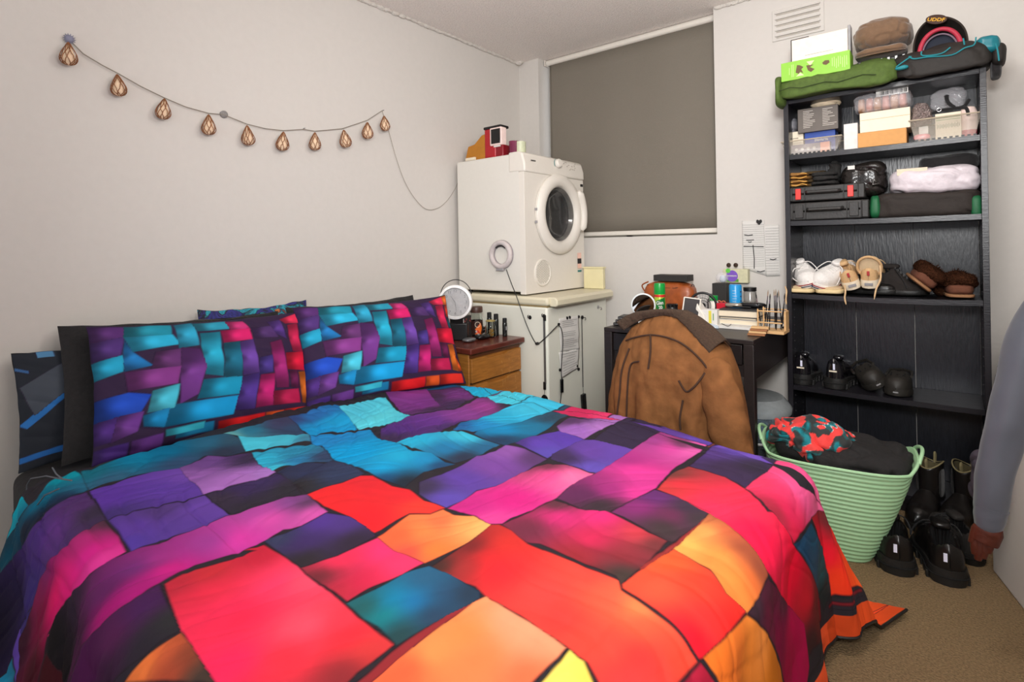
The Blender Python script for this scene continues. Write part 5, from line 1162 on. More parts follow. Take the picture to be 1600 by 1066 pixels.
# ---- first compartment
def tray(label, px0, px1, pyt, z, Y, depth):
    a, b = sp(px0, pyt, Y), sp(px1, pyt, Y); h = sp((px0+px1)/2, pyt, Y).z-z; w = b.x-a.x
    t = thing('clear_tray', label, 'tray', ((a.x+b.x)/2, Y+depth/2, z))
    mb = MB(); M_ = []
    def ring(f, zz, dd=0): return [(x*f*w/2, y*f*depth/2, zz) for x, y in ((-1, -1), (1, -1), (1, 1), (-1, 1))]
    A0, A1 = ring(0.84, 0.002), ring(1.0, h); vs = A0+A1
    mb.add(vs, [(0, 1, 2, 3)]+[(k, (k+1) % 4, 4+(k+1) % 4, 4+k) for k in range(4)])
    obj('body', mb, mat('milky_clear_plastic', (225, 215, 200), 0.25, alpha=0.22), t, solid=0.0022, soff=0)
    R_ = ring(1.02, h)
    obj('rim', MB().tube([R_[0], R_[1], R_[2], R_[3]], 0.0032, 6, closed=True), mat('rim_beige', (200, 186, 164), 0.3, trans=0.3), t)
    for k in range(int(w/0.018)):
        obj('foot_rib', MB().box((-w*0.40+k*0.018, -depth*0.42-0.001, 0.006), (0.010, 0.003, 0.006)), M_BLACK, t)
    return t, w, h
cz0 = Z0
t1, w1, h1 = tray('small clear tray at the left end of the upper shelf', 1221, 1314, 217, cz0, 2.74, 0.16)
t, w_, h_ = carton('speckled_box', 'grey box with white symbols and a pink end inside the left clear tray', 'box', 1236, 1297, 224, cz0+0.004, mat('mauve_grey_card', (150, 142, 150), 0.6), Y=2.762, depth=0.03)
obj('pink_end', MB().box((w_/2-0.020, -0.0002, h_/2), (0.036, 0.0306, h_*0.98)), mat('pink_card', (240, 170, 150), 0.6), t)
for k in range(4): obj('symbol', MB().lathe([(0.0065, 0), (0.0065, 0.0008)], 14, T(-w_/2+0.022+0.024*k, -0.0152, h_*0.5, PI/2, 0, 0)), M_PAPER, t)
t, w_, h_ = carton('blue_box', 'royal blue box with white lettering in the left clear tray', 'box', 1257, 1305, 205, cz0+0.004, mat('royal_blue_card', (16, 62, 150), 0.4), Y=2.796, depth=0.09)
text('lettering', 'Bavaria', 0.019, M_PAPER, t, (0.006, -0.0455, h_*0.62), FY, bold=0.0004)
t, w_, h_ = carton('small_white_box', 'small cream white box left of the blue box in the tray', 'box', 1229, 1255, 206, cz0+0.004, M_CREAMC, Y=2.80, depth=0.08)
mb = MB()
for k in range(5): mb.box((-0.012+0.006*k, -0.0405, h_*0.72), (0.0035, 0.0008, 0.004))
obj('print', mb, M_INK, t)
zg = sp(1275, 205, 2.775).z
t, w_, h_ = carton('grey_box', 'large grey box with two columns of white text resting on the blue box', 'box', 1246, 1309, 167, zg, mat('warm_grey_card', (98, 90, 84), 0.55, var=0.03), Y=2.775, depth=0.11)
random.seed(21)
for cxx, n_ in ((-w_*0.36, 11), (0.02, 11)):
    mb = MB()
    for k in range(n_):
        l = random.uniform(0.02, 0.055) if k not in (0,) else 0.04
        mb.box((cxx+l/2, -0.0555, h_*0.88-k*h_*0.068), (l, 0.0008, 0.0018))
    obj('text_column', mb, mat('pale_text', (214, 206, 196), 0.6), t)
obj('dark_end', MB().box((w_/2+0.0004, 0, h_/2), (0.0012, 0.108, h_-0.002)), mat('dark_grey_card', (44, 40, 42), 0.5), t)
cloth('crumpled_cloth', 'crumpled cream cloth lying on the grey box', 'cloth', 1263, 1314, 150, 168, mat('cream_cloth', (214, 196, 168), 0.85, bump=0.2), Y=2.79, depth=0.09, e=0.9, amp=0.010, fold=0.012, ff=40, seed=4)
cloth('grey_bundle', 'grey plastic wrapped bundle at the left wall of the upper shelf', 'bundle', 1224, 1246, 184, 214, mat('grey_wrap', (112, 112, 118), 0.3, bump=0.3), Y=2.80, depth=0.09, e=0.8, amp=0.010, fold=0.010, ff=40, seed=6)
t, w_, h_ = carton('white_box', 'narrow white box standing left of the orange brown carton', 'box', 1318, 1340, 193, cz0, mat('white_card', (218, 212, 208), 0.5), Y=2.76, depth=0.12)
t, w_, h_ = carton('orange_carton', 'orange brown carton in the middle of the upper shelf', 'box', 1340, 1416, 204, cz0, M_KRAFT, Y=2.735, depth=0.16)
obj('dark_side', MB().box((w_/2+0.0004, 0, h_/2), (0.0012, 0.156, h_-0.003)), mat('kraft_edge', (176, 124, 70), 0.7), t)
zz = cz0+h_+0.001
t, w_, h_ = carton('cream_box', 'cream white box stacked on the orange brown carton', 'box', 1343, 1422, 172, zz, M_CREAMC, Y=2.74, depth=0.15)
obj('lid_line', MB().box((0, -0.0755, h_*0.62), (w_, 0.0008, 0.0012)), M_KRAFT, t)
zz += h_+0.001
mc = A(1378, 158, 'y', 2.76)
pk = thing('clear_pack', 'shiny clear plastic pack of pink sachets on top of the cream box', 'pack', (mc.x, 2.81, zz))
pw_ = sp(1424, 150).x-sp(1330, 160).x
obj('wrapper', MB().soft((0, 0, 0.045), (pw_, 0.13, 0.088), 0.5, 0.008, 18, 5, n=36, fold=0.012, ff=28), mat('crinkled_film', (235, 232, 236), 0.08, alpha=0.28, bump=0.8, scale=40, spec=1.0), pk, smooth=80)
for k in range(6): obj('sachet', MB().soft((-pw_*0.36+k*pw_*0.14, 0, 0.04), (0.030, 0.09, 0.062), 0.5, 0.003, 20, k, n=12), mat('pink_sachet', (196, 130, 112), 0.5) if k % 2 else mat('tan_sachet', (178, 130, 92), 0.5), pk)
mb = MB()
for k in range(18): mb.box((-0.005+k*0.0052, -0.055, 0.074), (0.0015+0.0012*(k % 3), 0.001, 0.016), None)
obj('barcode_strip', MB().box((0.035, -0.0535, 0.074), (0.11, 0.001, 0.024)), M_PAPER, pk); obj('barcode', mb, M_INK, pk)
t2, w2, h2 = tray('long clear tray at the right end of the upper shelf', 1421, 1533, 182, cz0, 2.735, 0.17)
cloth('tinsel_pack', 'clear bag of silver and pink tinsel in the right clear tray', 'pack', 1424, 1457, 160, 196, mat('silver_tinsel', (176, 160, 156), 0.15, metal=0.7, bump=1.0, scale=220, var=0.5), Y=2.775, depth=0.08, e=0.7, amp=0.012, fr=30, fold=0.012, ff=60, seed=3)
t, w_, h_ = carton('white_carton', 'white carton with green stripes in the right clear tray', 'box', 1461, 1502, 176, cz0+0.004, M_CREAMC, Y=2.77, depth=0.09)
for k in range(2): obj('green_stripe', MB().box((0, -0.0455, h_*(0.83-0.09*k)), (w_*0.94, 0.0008, 0.0022)), mat('green_ink', (110, 150, 96), 0.6), t)
mb = MB()
for k in range(16): mb.box((-w_*0.42+k*w_*0.056, -0.0455, h_*0.50), (0.0018, 0.0008, 0.012 if k % 2 else 0.018))
obj('stripe_row', mb, mat('grey_green_ink', (130, 146, 124), 0.6), t)
zt = cz0+0.004+h_
lb = A(1481, 165, 'y', 2.80)
cb = thing('black_straps', 'black tangled straps and buckle lying on the white carton', 'strap', (lb.x, 2.81, zt+0.001))
obj('strap', MB().tube(spline([(-0.05, -0.02, 0.008), (-0.02, -0.03, 0.014), (0.02, -0.02, 0.016), (0.05, -0.02, 0.02), (0.065, -0.01, 0.045)], 5), 0.0065, 8), M_BLKCLOTH, cb)
obj('strap', MB().tube(spline([(0.02, -0.02, 0.02), (0.0, -0.02, 0.045), (-0.004, -0.02, 0.075)], 5), [0.007]*9+[0.009, 0.004], 8), M_BLKCLOTH, cb)
obj('strap', MB().tube(spline([(0.03, -0.02, 0.015), (0.055, -0.03, 0.01), (0.062, -0.03, -0.02)], 5), 0.006, 8), M_BLKCLOTH, cb)
obj('buckle', MB().torus((-0.028, -0.036, 0.016), 0.007, 0.0018), M_CHROME, cb)
cloth('clear_bag', 'crinkled clear bag standing behind the black straps', 'bag', 1452, 1512, 138, 172, mat('crinkled_film', (240, 240, 245)), Y=2.87, depth=0.05, e=0.6, amp=0.008, fold=0.012, ff=30, seed=8)
lb = A(1516, 212, 'y', 2.79)
lo = thing('lotion_bottle', 'pink white lotion bottle standing on its dark pink cap in the right tray', 'bottle', (lb.x-0.004, 2.80, cz0+0.004))
obj('bottle', MB().lathe([(0.026, 0.028), (0.029, 0.06), (0.027, 0.10), (0.020, 0.118), (0.010, 0.122)], 32, sy=0.7), mat('pink_white_plastic2', (232, 208, 198), 0.35), lo)
obj('cap', MB().lathe([(0.023, 0), (0.025, 0.004), (0.026, 0.028)], 32, sy=0.75), mat('raspberry_cap', (176, 40, 72), 0.35), lo)
pb_ = thing('pink_tube', 'small pink tube lying in the right clear tray under the tinsel', 'tube', (sp(1440, 210).x, 2.765, cz0+0.006))
obj('tube', MB().soft((0, 0, 0.014), (0.055, 0.03, 0.026), 0.7, 0, 1, 1, n=14), mat('pink_tube', (226, 130, 140), 0.3), pb_)
obj('label', MB().box((0.006, -0.010, 0.040), (0.03, 0.002, 0.03)), M_PAPER, pb_)

# ---- second compartment
MCASE = mat('charcoal_plastic', (44, 42, 41), 0.5, bump=0.1, scale=120, var=0.08)
def tool_case(label, px0, px1, z, h, Y, depth, red, rz=0):
    a, b = sp(px0, 320, Y), sp(px1, 320, Y); w = b.x-a.x
    t = thing('tool_case', label, 'tool case', ((a.x+b.x)/2, Y+depth/2, z), group=None)
    obj('lower_shell', MB().box((0, 0, h*0.25), (w, depth, h*0.48)), MCASE, t, bevel=0.006)
    obj('upper_shell', MB().box((0, 0, h*0.745), (w, depth, h*0.48)), MCASE, t, bevel=0.006)
    obj('handle', MB().tube([(-w*0.22, -depth/2-0.004, h*0.62), (-w*0.20, -depth/2-0.016, h*0.58), (w*0.18, -depth/2-0.016, h*0.58), (w*0.20, -depth/2-0.004, h*0.62)], 0.0075, 8), MCASE, t)
    for s in (-1, 1):
        x = s*w*0.33
        obj('latch', MB().box((x, -depth/2-0.004, h*0.5), (0.022 if red else 0.034, 0.010, h*0.72)), mat('signal_red_plastic', (222, 52, 44), 0.4) if red else MCASE, t, bevel=0.002)
        obj('corner_block', MB().box((s*w*0.455, -depth/2+0.002, h*0.5), (w*0.08, 0.012, h*0.9)), MCASE, t, bevel=0.004)
        for k in (-1, 1): obj('ridge', MB().box((x+k*0.026, -depth/2-0.003, h*0.5), (0.004, 0.008, h*0.86)), MCASE, t, bevel=0.001)
    return t
tool_case('dark grey tool case lying at the bottom of the second shelf stack', 1228, 1358, Z1, 0.082, 2.735, 0.20, False)
tool_case('dark grey tool case with two red latches, upper of the stack', 1228, 1352, Z1+0.086, 0.068, 2.738, 0.20, True)
zc1 = Z1+0.156
MGO = mat('mustard_cloth', (142, 100, 48), 0.85, bump=0.2, var=0.12)
def folded(label, px0, px1, z, layers, th, m_, cat, Y=2.75, depth=0.15, name='folded_cloth', seed=1, rz=0, trim=None):
    a, b = sp(px0, 290, Y), sp(px1, 290, Y); w = b.x-a.x
    t = thing(name, label, cat, ((a.x+b.x)/2, Y+depth/2, z), rz)
    for k in range(layers):
        o = obj('fold', MB().soft((0.003*math.sin(k*2.3+seed), 0.003*math.cos(k*3), th*(k+0.5)), (w*(1-0.04*(k % 2)), depth, th*1.04), 0.5, 0.004, 18, seed+k, n=26, fold=0.004, ff=30), m_, t, smooth=80)
        if trim: obj('edge', MB().tube([(-w*0.46+w*0.92*i/10, -depth/2+0.002+0.003*math.sin(i*1.3+k), th*(k+0.5)+0.004*math.sin(i+k*2)) for i in range(11)], 0.0022, 6), trim, o)
    return t
folded('folded mustard brown cloths on the upper tool case', 1226, 1262, zc1, 4, 0.0165, MGO, 'folded cloth', seed=3, trim=mat('gold_edge', (214, 160, 74), 0.6))
folded('folded dark olive cloth behind the mustard cloths', 1250, 1290, zc1, 4, 0.0185, mat('dark_olive_cloth', (70, 54, 30), 0.9, var=0.15), 'folded cloth', Y=2.80, depth=0.13, seed=9)
folded('folded charcoal knit beside the mustard cloths', 1266, 1308, zc1, 3, 0.020, mat('charcoal_knit', (38, 37, 36), 0.95, bump=0.5, scale=200), 'folded cloth', Y=2.74, depth=0.14, seed=5)
cloth('dark_sock_roll', 'rolled dark grey sock standing on the charcoal knit', 'sock', 1293, 1313, 250, 285, mat('charcoal_knit', (38, 37, 36)), Y=2.80, depth=0.06, e=0.7, amp=0.006, seed=2)
nb = cloth('black_wrapped_clothes', 'black clothes in shiny clear wrap in the middle of the second shelf', 'clothes pack', 1312, 1386, 251, 308, mat('black_wrap', (34, 30, 28), 0.22, bump=0.5, scale=30, var=0.25), Y=2.765, depth=0.16, e=0.6, amp=0.014, fr=10, fold=0.020, ff=16, seed=7, n=52)
def on_front(px, py, Y, o): return A(px, py, 'y', Y)-Vector(o.location)
q = on_front(1330, 262, 2.737, nb); obj('price_tag', MB().box(q, (0.026, 0.002, 0.016)), M_PAPER, nb, label='white tag')
q = on_front(1368, 285, 2.735, nb); obj('triangle_mark', MB().tube([q+Vector((-0.010, 0, -0.008)), q+Vector((0.012, 0, -0.006)), q+Vector((-0.006, 0, 0.012))], 0.0016, 6, closed=True), M_PAPER, nb)
wc = cloth('white_clothes_bag', 'white clothes pressed in a clear bag on the second shelf', 'clothes pack', 1387, 1531, 256, 304, mat('white_linen', (214, 204, 210), 0.45, bump=0.35, scale=40), Y=2.735, depth=0.20, e=0.55, amp=0.012, fr=12, fold=0.014, ff=22, seed=11, n=60, fdir=(0.2, 0.1, 1.0))
q = on_front(1425, 268, 2.738, wc); obj('paper_label', MB().box(q, (0.10, 0.003, 0.026), None), mat('cream_label', (222, 206, 182), 0.7), wc, rot=None)
cloth('black_beret', 'black soft cap squashed on top of the white clothes bag', 'cap', 1436, 1535, 238, 266, M_BLKCLOTH, Y=2.80, depth=0.14, e=0.7, amp=0.010, fold=0.008, ff=16, seed=13)
gbag = cloth('holdall', 'black holdall with green ends under the white clothes bag', 'bag', 1362, 1535, 296, 342, mat('black_holdall', (40, 33, 29), 0.75, bump=0.2, scale=60), Y=2.737, depth=0.22, e=0.42, amp=0.008, fold=0.010, ff=10, seed=15, n=56)
for (px, s) in ((1367, 1), (1526, -1)):
    q = on_front(px, 322, 2.745, gbag); obj('green_end', MB().soft(q+Vector((0, 0.05, -0.002)), (0.036, 0.12, 0.095), 0.5, 0.006, 12, px, n=20), mat('racing_green', (20, 92, 54), 0.55), gbag, smooth=80)
# ------------------------------------------------------------------ shoes
def prof(t, tab): return float(np.interp(t, [a for a, _ in tab], [b for _, b in tab]))
def make_shoe(label, loc, rot, L=0.27, Wd=0.095, sole=0.022, toe=0.045, inst=0.085, heel=0.085, m_up=None, m_sole=None, m_lin=None, op=(0.50, 0.955),
              chunky=0.0, lace=None, stripes=None, toecap=None, tab=None, name='sneaker', group=None, foxing=None, tongue=True, cat='shoe', logo=False):
    """toe towards local -y, heel towards +y, standing at z = 0"""
    t = thing(name, label, cat, loc, rot=rot, group=group)
    wt = [(0, 0.02), (0.02, 0.30), (0.06, 0.58), (0.14, 0.84), (0.26, 0.98), (0.36, 1.0), (0.55, 0.80), (0.70, 0.74), (0.86, 0.74), (0.94, 0.62), (0.98, 0.38), (1.0, 0.02)]
    ht = [(0, 0.30*toe), (0.04, 0.72*toe), (0.12, toe), (0.25, toe*1.08), (0.36, toe*0.5+inst*0.5), (0.50, inst), (0.62, inst*0.92), (0.78, heel*0.86), (0.92, heel), (0.98, heel*0.98), (1.0, heel*0.7)]
    W2 = Wd/2
    y_ = lambda u: -L/2+L*u
    out = []; us_ = [0.5-0.5*math.cos(PI*k/26) for k in range(27)]
    fl = 1.06+chunky
    ring = [(W2*fl*prof(u, wt), y_(u)*(1.02)) for u in us_]+[(-W2*fl*prof(u, wt), y_(u)*1.02) for u in reversed(us_[1:-1])]
    mb = MB(); n = len(ring); vs = []; lv = [(0.92, 0.0), (1.0, 0.2), (1.0, 0.8), (0.95, 1.0)]
    for f, zf in lv:
        for x, y in ring:
            spring = 0.014*max(0, (-(y)/L-0.28))*3
            vs.append((x*f, y*(0.97+0.03*f), sole*zf*(1.0 if y < 0 else 1.0+0.35*min(1, (y/L)*3)*(zf > 0.5))+spring*0.5))
    fs = [(k*n+i, k*n+(i+1) % n, (k+1)*n+(i+1) % n, (k+1)*n+i) for k in range(3) for i in range(n)]
    fs += [tuple(reversed(range(n))), tuple(range(3*n, 4*n))]
    obj('sole', mb.add(vs, fs), m_sole, t, smooth=50)
    if chunky:
        for s in (-1, 1):
            for k in range(7):
                u = 0.08+k*0.13; obj('tread', MB().box((s*W2*fl*prof(u, wt)*0.97, y_(u), sole*0.3), (0.010, 0.020, sole*0.7)), m_sole, t, bevel=0.002)
        o_ = [(x*1.02, y*1.01, sole*0.72) for x, y in ring]
        obj('sole_groove', MB().tube(o_, 0.0022, 5, closed=True), m_lin, t)
    if stripes:
        for zf, mm in stripes:
            obj('stripe', MB().tube([(x*1.01, y*1.03, sole*zf*(1.0 if y < 0 else 1.0+0.35*min(1, (y/L)*3))+0.014*max(0, (-(y)/L-0.28))*1.5) for x, y in ring], 0.0021, 5, closed=True), mm, t)
    # upper
    nu_, nv_ = 41, 45; V = []; up = []; li = []
    for j in range(nv_):
        u = j/(nv_-1); w = W2*prof(u, wt); h = prof(u, ht); zb_ = sole*0.85*(1.0+0.35*max(0, min(1, (u-0.5)*3)))
        for i in range(nu_):
            s = -1+2*i/(nu_-1)
            so = 0.0
            if op and op[0] < u < op[1]:
                g = min(1, (u-op[0])/0.10, (op[1]-u)/0.03); so = 0.52*g
            a_ = abs(s)
            if so and a_ < so:      # the dip inside the shoe
                k = 1-a_/so; x = s/so*w*math.sin(so*PI/2)*0.9*(1-0.15*k) if so else 0
                zt_ = zb_+h*math.cos(so*PI/2)**0.55
                z = zt_*(1-min(1, k*2.6))+min(1, k*2.6)*(zb_+0.006); V.append((x, y_(u), z)); continue
            x = w*math.sin(s*PI/2)**1 ; z = zb_+h*max(0, math.cos(s*PI/2))**0.55
            V.append((x, y_(u), z))
    for j in range(nv_-1):
        u = (j+0.5)/(nv_-1)
        for i in range(nu_-1):
            s = -1+2*(i+0.5)/(nu_-1); so = 0.0
            if op and op[0] < u < op[1]: so = 0.52*min(1, (u-op[0])/0.10, (op[1]-u)/0.03)
            q = (j*nu_+i, j*nu_+i+1, (j+1)*nu_+i+1, (j+1)*nu_+i)
            (li if abs(s) < so*0.97 else up).append(q)
    a = MB(); a.v = list(V); a.f = up; obj('upper', a, m_up, t, smooth=70)
    if li: a = MB(); a.v = list(V); a.f = li; obj('lining', a, m_lin or M_BLKCLOTH, t, smooth=70)
    def top(u, s=0.0): return Vector((W2*prof(u, wt)*math.sin(s*PI/2), y_(u), sole*0.85*(1.0+0.35*max(0, min(1, (u-0.5)*3)))+prof(u, ht)*math.cos(s*PI/2)**0.55))
    if toecap:
        V2 = []; n1, n2 = 14, 25
        for j in range(n1):
            u = 0.19*j/(n1-1)
            for i in range(n2):
                p = top(u, -0.94+1.88*i/(n2-1)); V2.append(p+Vector((p.x*0.03, -0.0015, 0.0015)))
        a = MB(); a.v = V2; a.f = [(j*n2+i, j*n2+i+1, (j+1)*n2+i+1, (j+1)*n2+i) for j in range(n1-1) for i in range(n2-1)]
        obj('toe_cap', a, toecap, t, smooth=70)
    if tongue and op:
        p0, p1 = top(op[0]-0.06), top(op[0]+0.05)
        obj('tongue', MB().soft(((p0+p1)/2+Vector((0, 0.012, 0.012))), (Wd*0.42, 0.065, 0.02), 0.6, 0.002, 20, 1, T(0, 0, 0), n=12), m_up, t)
    if lace:
        for k in range(5):
            u = 0.30+0.045*k
            obj('lace', MB().tube([top(u, -0.33)+Vector((0, 0, 0.002)), top(u+0.01, 0)+Vector((0, 0, 0.005)), top(u, 0.33)+Vector((0, 0, 0.002))], 0.0028, 6), lace, t)
        for s in (-1, 1):
            obj('lace', MB().tube(spline([top(0.48, 0.05*s)+Vector((0, 0, 0.006)), top(0.45, 0.4*s)+Vector((0.01*s, 0, 0.012)), top(0.38, 0.7*s)+Vector((0.012*s, -0.01, 0.0)), top(0.33, 0.95*s)+Vector((0.01*s, -0.01, 0.0))], 5), 0.0022, 6), lace, t)
    if tab:
        p = top(0.985); obj('heel_tab', MB().box((0, y_(1.0)+0.001, p.z*0.80), (0.010, 0.006, 0.020)), tab, t, bevel=0.002)
    if logo:
        obj('heel_label', MB().box((0, y_(1.0)*1.02+0.001, sole*0.75), (0.030, 0.004, 0.012)), M_GREY, t, bevel=0.001)
    return t
MWS = mat('white_canvas', (226, 222, 218), 0.8, bump=0.15, scale=200); MRUB = mat('white_rubber', (234, 230, 222), 0.45)
MNAVY = mat('navy_line', (30, 34, 70), 0.6); MRED = mat('dark_red_line', (150, 30, 40), 0.6)
MTAN = mat('tan_canvas', (206, 168, 122), 0.8, bump=0.2, scale=180, var=0.08); MCRM = mat('cream_rubber', (228, 214, 190), 0.5)
MLEA = mat('black_leather', (26, 23, 22), 0.28, bump=0.08, scale=50, var=0.15); MSOL = mat('black_rubber', (30, 29, 28), 0.5, bump=0.15, scale=80)
MLN2 = mat('black_lining', (14, 13, 14), 0.9); MLACE = mat('tan_lace', (214, 180, 138), 0.85)
def onsh(px, Y, z): return (sp(px, 440, Y).x, Y, z)
# third compartment: the pale soles lying underneath, then the shoes on them
for px, lab in ((1255, 'cream soled flat shoe lying under the white sneakers, left one'), (1298, 'cream soled flat shoe lying under the tan sneakers, right one')):
    c = onsh(px, 2.80, Z2)
    t = thing('flat_shoe', lab, 'shoe', c, 0.0)
    obj('sole', MB().soft((0, 0.02, 0.012), (0.112, 0.20, 0.024), 0.45, 0.001, 10, 1, n=24), mat('cream_foam', (222, 198, 150), 0.7), t)
    obj('footbed', MB().soft((0, 0.03, 0.025), (0.10, 0.17, 0.016), 0.5, 0.002, 10, 1, n=20), mat('beige_lining', (196, 172, 138), 0.9), t)
ST = [(0.30, MNAVY), (0.62, MRED)]
W1 = make_shoe('white sneaker with striped toe tilted against the left wall of the shelf', (sp(1252, 420).x+0.004, 2.855, Z2+0.040), (0.16, -0.30, 0.22), L=0.235, Wd=0.098, sole=0.027, toe=0.050, inst=0.075, heel=0.065, m_up=MWS, m_sole=MRUB, m_lin=MWS, lace=MWS, stripes=ST)
W2_ = copy_tree(W1, 'white sneaker with striped toe leaning on the tan sneaker', (sp(1290, 420).x, 2.85, Z2+0.042), (0.20, 0.46, -0.40))
obj('loose_lace', MB().tube(spline([(-0.035, -0.08, 0.03), (-0.055, -0.085, 0.065), (-0.035, -0.07, 0.095), (-0.01, -0.05, 0.09), (0.01, -0.03, 0.085)], 6), 0.0022, 6), MWS, W1)
T1 = make_shoe('tan canvas sneaker lying tilted with its heel to the room beside the white ones', (sp(1322, 420).x, 2.862, Z2+0.046), (-0.22, 0.30, PI+0.16), L=0.225, Wd=0.088, sole=0.026, toe=0.045, inst=0.07, heel=0.060, m_up=MTAN, m_sole=MCRM, m_lin=MTAN, lace=MLACE, tab=mat('striped_tab', (176, 60, 60), 0.7), logo=True)
T2 = copy_tree(T1, 'tan canvas sneaker with open collar standing highest in the shoe row', (sp(1358, 420).x, 2.862, Z2+0.056), (-0.24, 0.0, PI-0.03))
obj('collar_rim', MB().tube([(0.044*math.cos(t_), 0.075+0.010*math.sin(t_), 0.055+0.048*math.sin(t_)+0.03) for t_ in [2*PI*k/30 for k in range(30)]], 0.0055, 8, closed=True), MTAN, T2)
obj('tongue_flap', MB().soft((0.0, 0.062, 0.085), (0.080, 0.03, 0.09), 0.7, 0.004, 14, 3, n=18), mat('beige_lining', (196, 172, 138)), T2)
for pts, par in (([(1227, 448, 2.735), (1229, 455, 2.705), (1228, 468, 2.702), (1229, 476, 2.702)], T1), ([(1320, 446, 2.735), (1321, 456, 2.706), (1320, 466, 2.702), (1322, 476, 2.702)], T1), ([(1375, 415, 2.74), (1376, 435, 2.72), (1369, 452, 2.704), (1366, 468, 2.702)], T2)):
    par_inv = par.matrix_world.inverted() if False else None
    P_ = spline([A(a_, b_, 'y', c_) for a_, b_, c_ in pts], 5)
    one('shoe_lace', MB().tube(P_, [0.0034]*(len(P_)-3)+[0.003, 0.002, 0.0012], 6), MLACE, {448: 'tan lace hanging over the shelf edge at the far left', 446: 'tan lace hanging over the shelf edge below the tilted tan sneaker', 415: 'long tan lace hanging from the highest tan sneaker'}[pts[0][1]], 'shoe lace', 'tan laces over the shelf edge')
make_shoe('black suede sneaker lying beside the highest tan sneaker', (sp(1352, 440).x, 2.86, Z2), (0, 0, 1.35), L=0.23, Wd=0.085, sole=0.020, toe=0.030, inst=0.05, heel=0.05, m_up=MLEA, m_sole=MSOL, m_lin=MLN2, lace=M_BLKCLOTH)
make_shoe('black suede high sneaker between the tan sneakers and the fur slippers', (sp(1398, 440).x-0.01, 2.86, Z2), (0, 0, 1.5), L=0.24, Wd=0.09, sole=0.020, toe=0.035, inst=0.10, heel=0.12, m_up=mat('black_suede', (36, 31, 29), 0.9, bump=0.2), m_sole=MSOL, m_lin=MLN2, lace=M_BLKCLOTH)
MFUR = mat('dark_brown_fur', (58, 34, 22), 1.0, bump=0.8, scale=160, var=0.4, spec=0.05); MSUE = mat('brown_suede_slipper', (104, 62, 44), 0.9, bump=0.2)
def slipper(label, px, rot, z, Y=2.83):
    t = thing('slipper', label, 'slipper', (sp(px, 440, Y).x, Y, z), rot=rot, group=None)
    obj('sole', MB().soft((0, 0, 0.008), (0.092, 0.20, 0.017), 0.5, 0, 1, 1, n=22), mat('tan_sole', (150, 108, 74), 0.8), t)
    obj('body', MB().soft((0, -0.01, 0.034), (0.086, 0.18, 0.046), 0.6, 0.003, 12, 2, n=26), MSUE, t)
    fur = MB().soft((0, 0.0, 0.066), (0.118, 0.20, 0.066), 0.7, 0.012, 14, px, n=40, fold=0.010, ff=45)
    rng = random.Random(px)
    sel = rng.sample(range(len(fur.v)), 700); base = list(fur.v)
    for k in sel:
        p = Vector(base[k]); d_ = (p-Vector((0, 0, 0.055))); d_.normalize(); tp = p+d_*0.010+Vector((rng.uniform(-1, 1), rng.uniform(-1, 1), rng.uniform(-1, 1)))*0.004
        q = p+Vector((0.0014, 0, 0)); r_ = p+Vector((0, 0.0014, 0.0007)); fur.add([p, q, r_, tp], [(0, 1, 3), (1, 2, 3), (2, 0, 3)])
    obj('fur_trim', fur, MFUR, t, smooth=80)
    return t
slipper('fur trimmed brown slipper tipped on its side next to the black sneaker', 1432, (0.1, 0.75, 0.25), Z2+0.050, 2.84)
slipper('fur trimmed brown slipper standing flat at the right end of the shoe shelf', 1497, (0, 0, 0.1), Z2+0.002, 2.84)
for k, (px, lab) in enumerate(((1476, 'small brown fur slipper heel between the two fur trimmed slippers'),)):
    one('fur_slipper_back', MB().soft((sp(px, 440, 2.90).x, 2.90, Z2+0.05), (0.09, 0.08, 0.10), 0.75, 0.010, 16, 3, n=30, fold=0.01, ff=40), MFUR, lab, 'slipper')
# fourth compartment
MGL = mat('glossy_black_leather', (24, 22, 26), 0.10, bump=0.03, scale=40, coat=0.5)
for i, (px, lab) in enumerate(((1259, 'glossy black work shoe at the left of the lower shelf, white tag on the toe'), (1312, 'glossy black work shoe beside the clogs, white tag on the toe'))):
    if i == 0:
        B1 = make_shoe(lab, (sp(px, 600, 2.86).x, 2.862, Z3), (0, 0, PI+0.02), L=0.25, Wd=0.095, sole=0.034, toe=0.05, inst=0.085, heel=0.095, m_up=MGL, m_sole=MSOL, m_lin=MLN2, chunky=0.28, name='work_shoe')
        obj('reflective_tag', MB().box((-0.004, 0.1265, 0.098), (0.008, 0.003, 0.026)), mat('reflective_strip', (235, 235, 255), 0.2, emit=None), B1)
        obj('sewn_label', MB().box((0.0, 0.1275, 0.078), (0.030, 0.003, 0.006)), M_CREAMC, B1)
    else: copy_tree(B1, lab, (sp(px, 600, 2.86).x, 2.862, Z3), (0, 0, PI-0.06))
MCL = mat('black_foam', (40, 37, 33), 0.55, bump=0.05, scale=60)
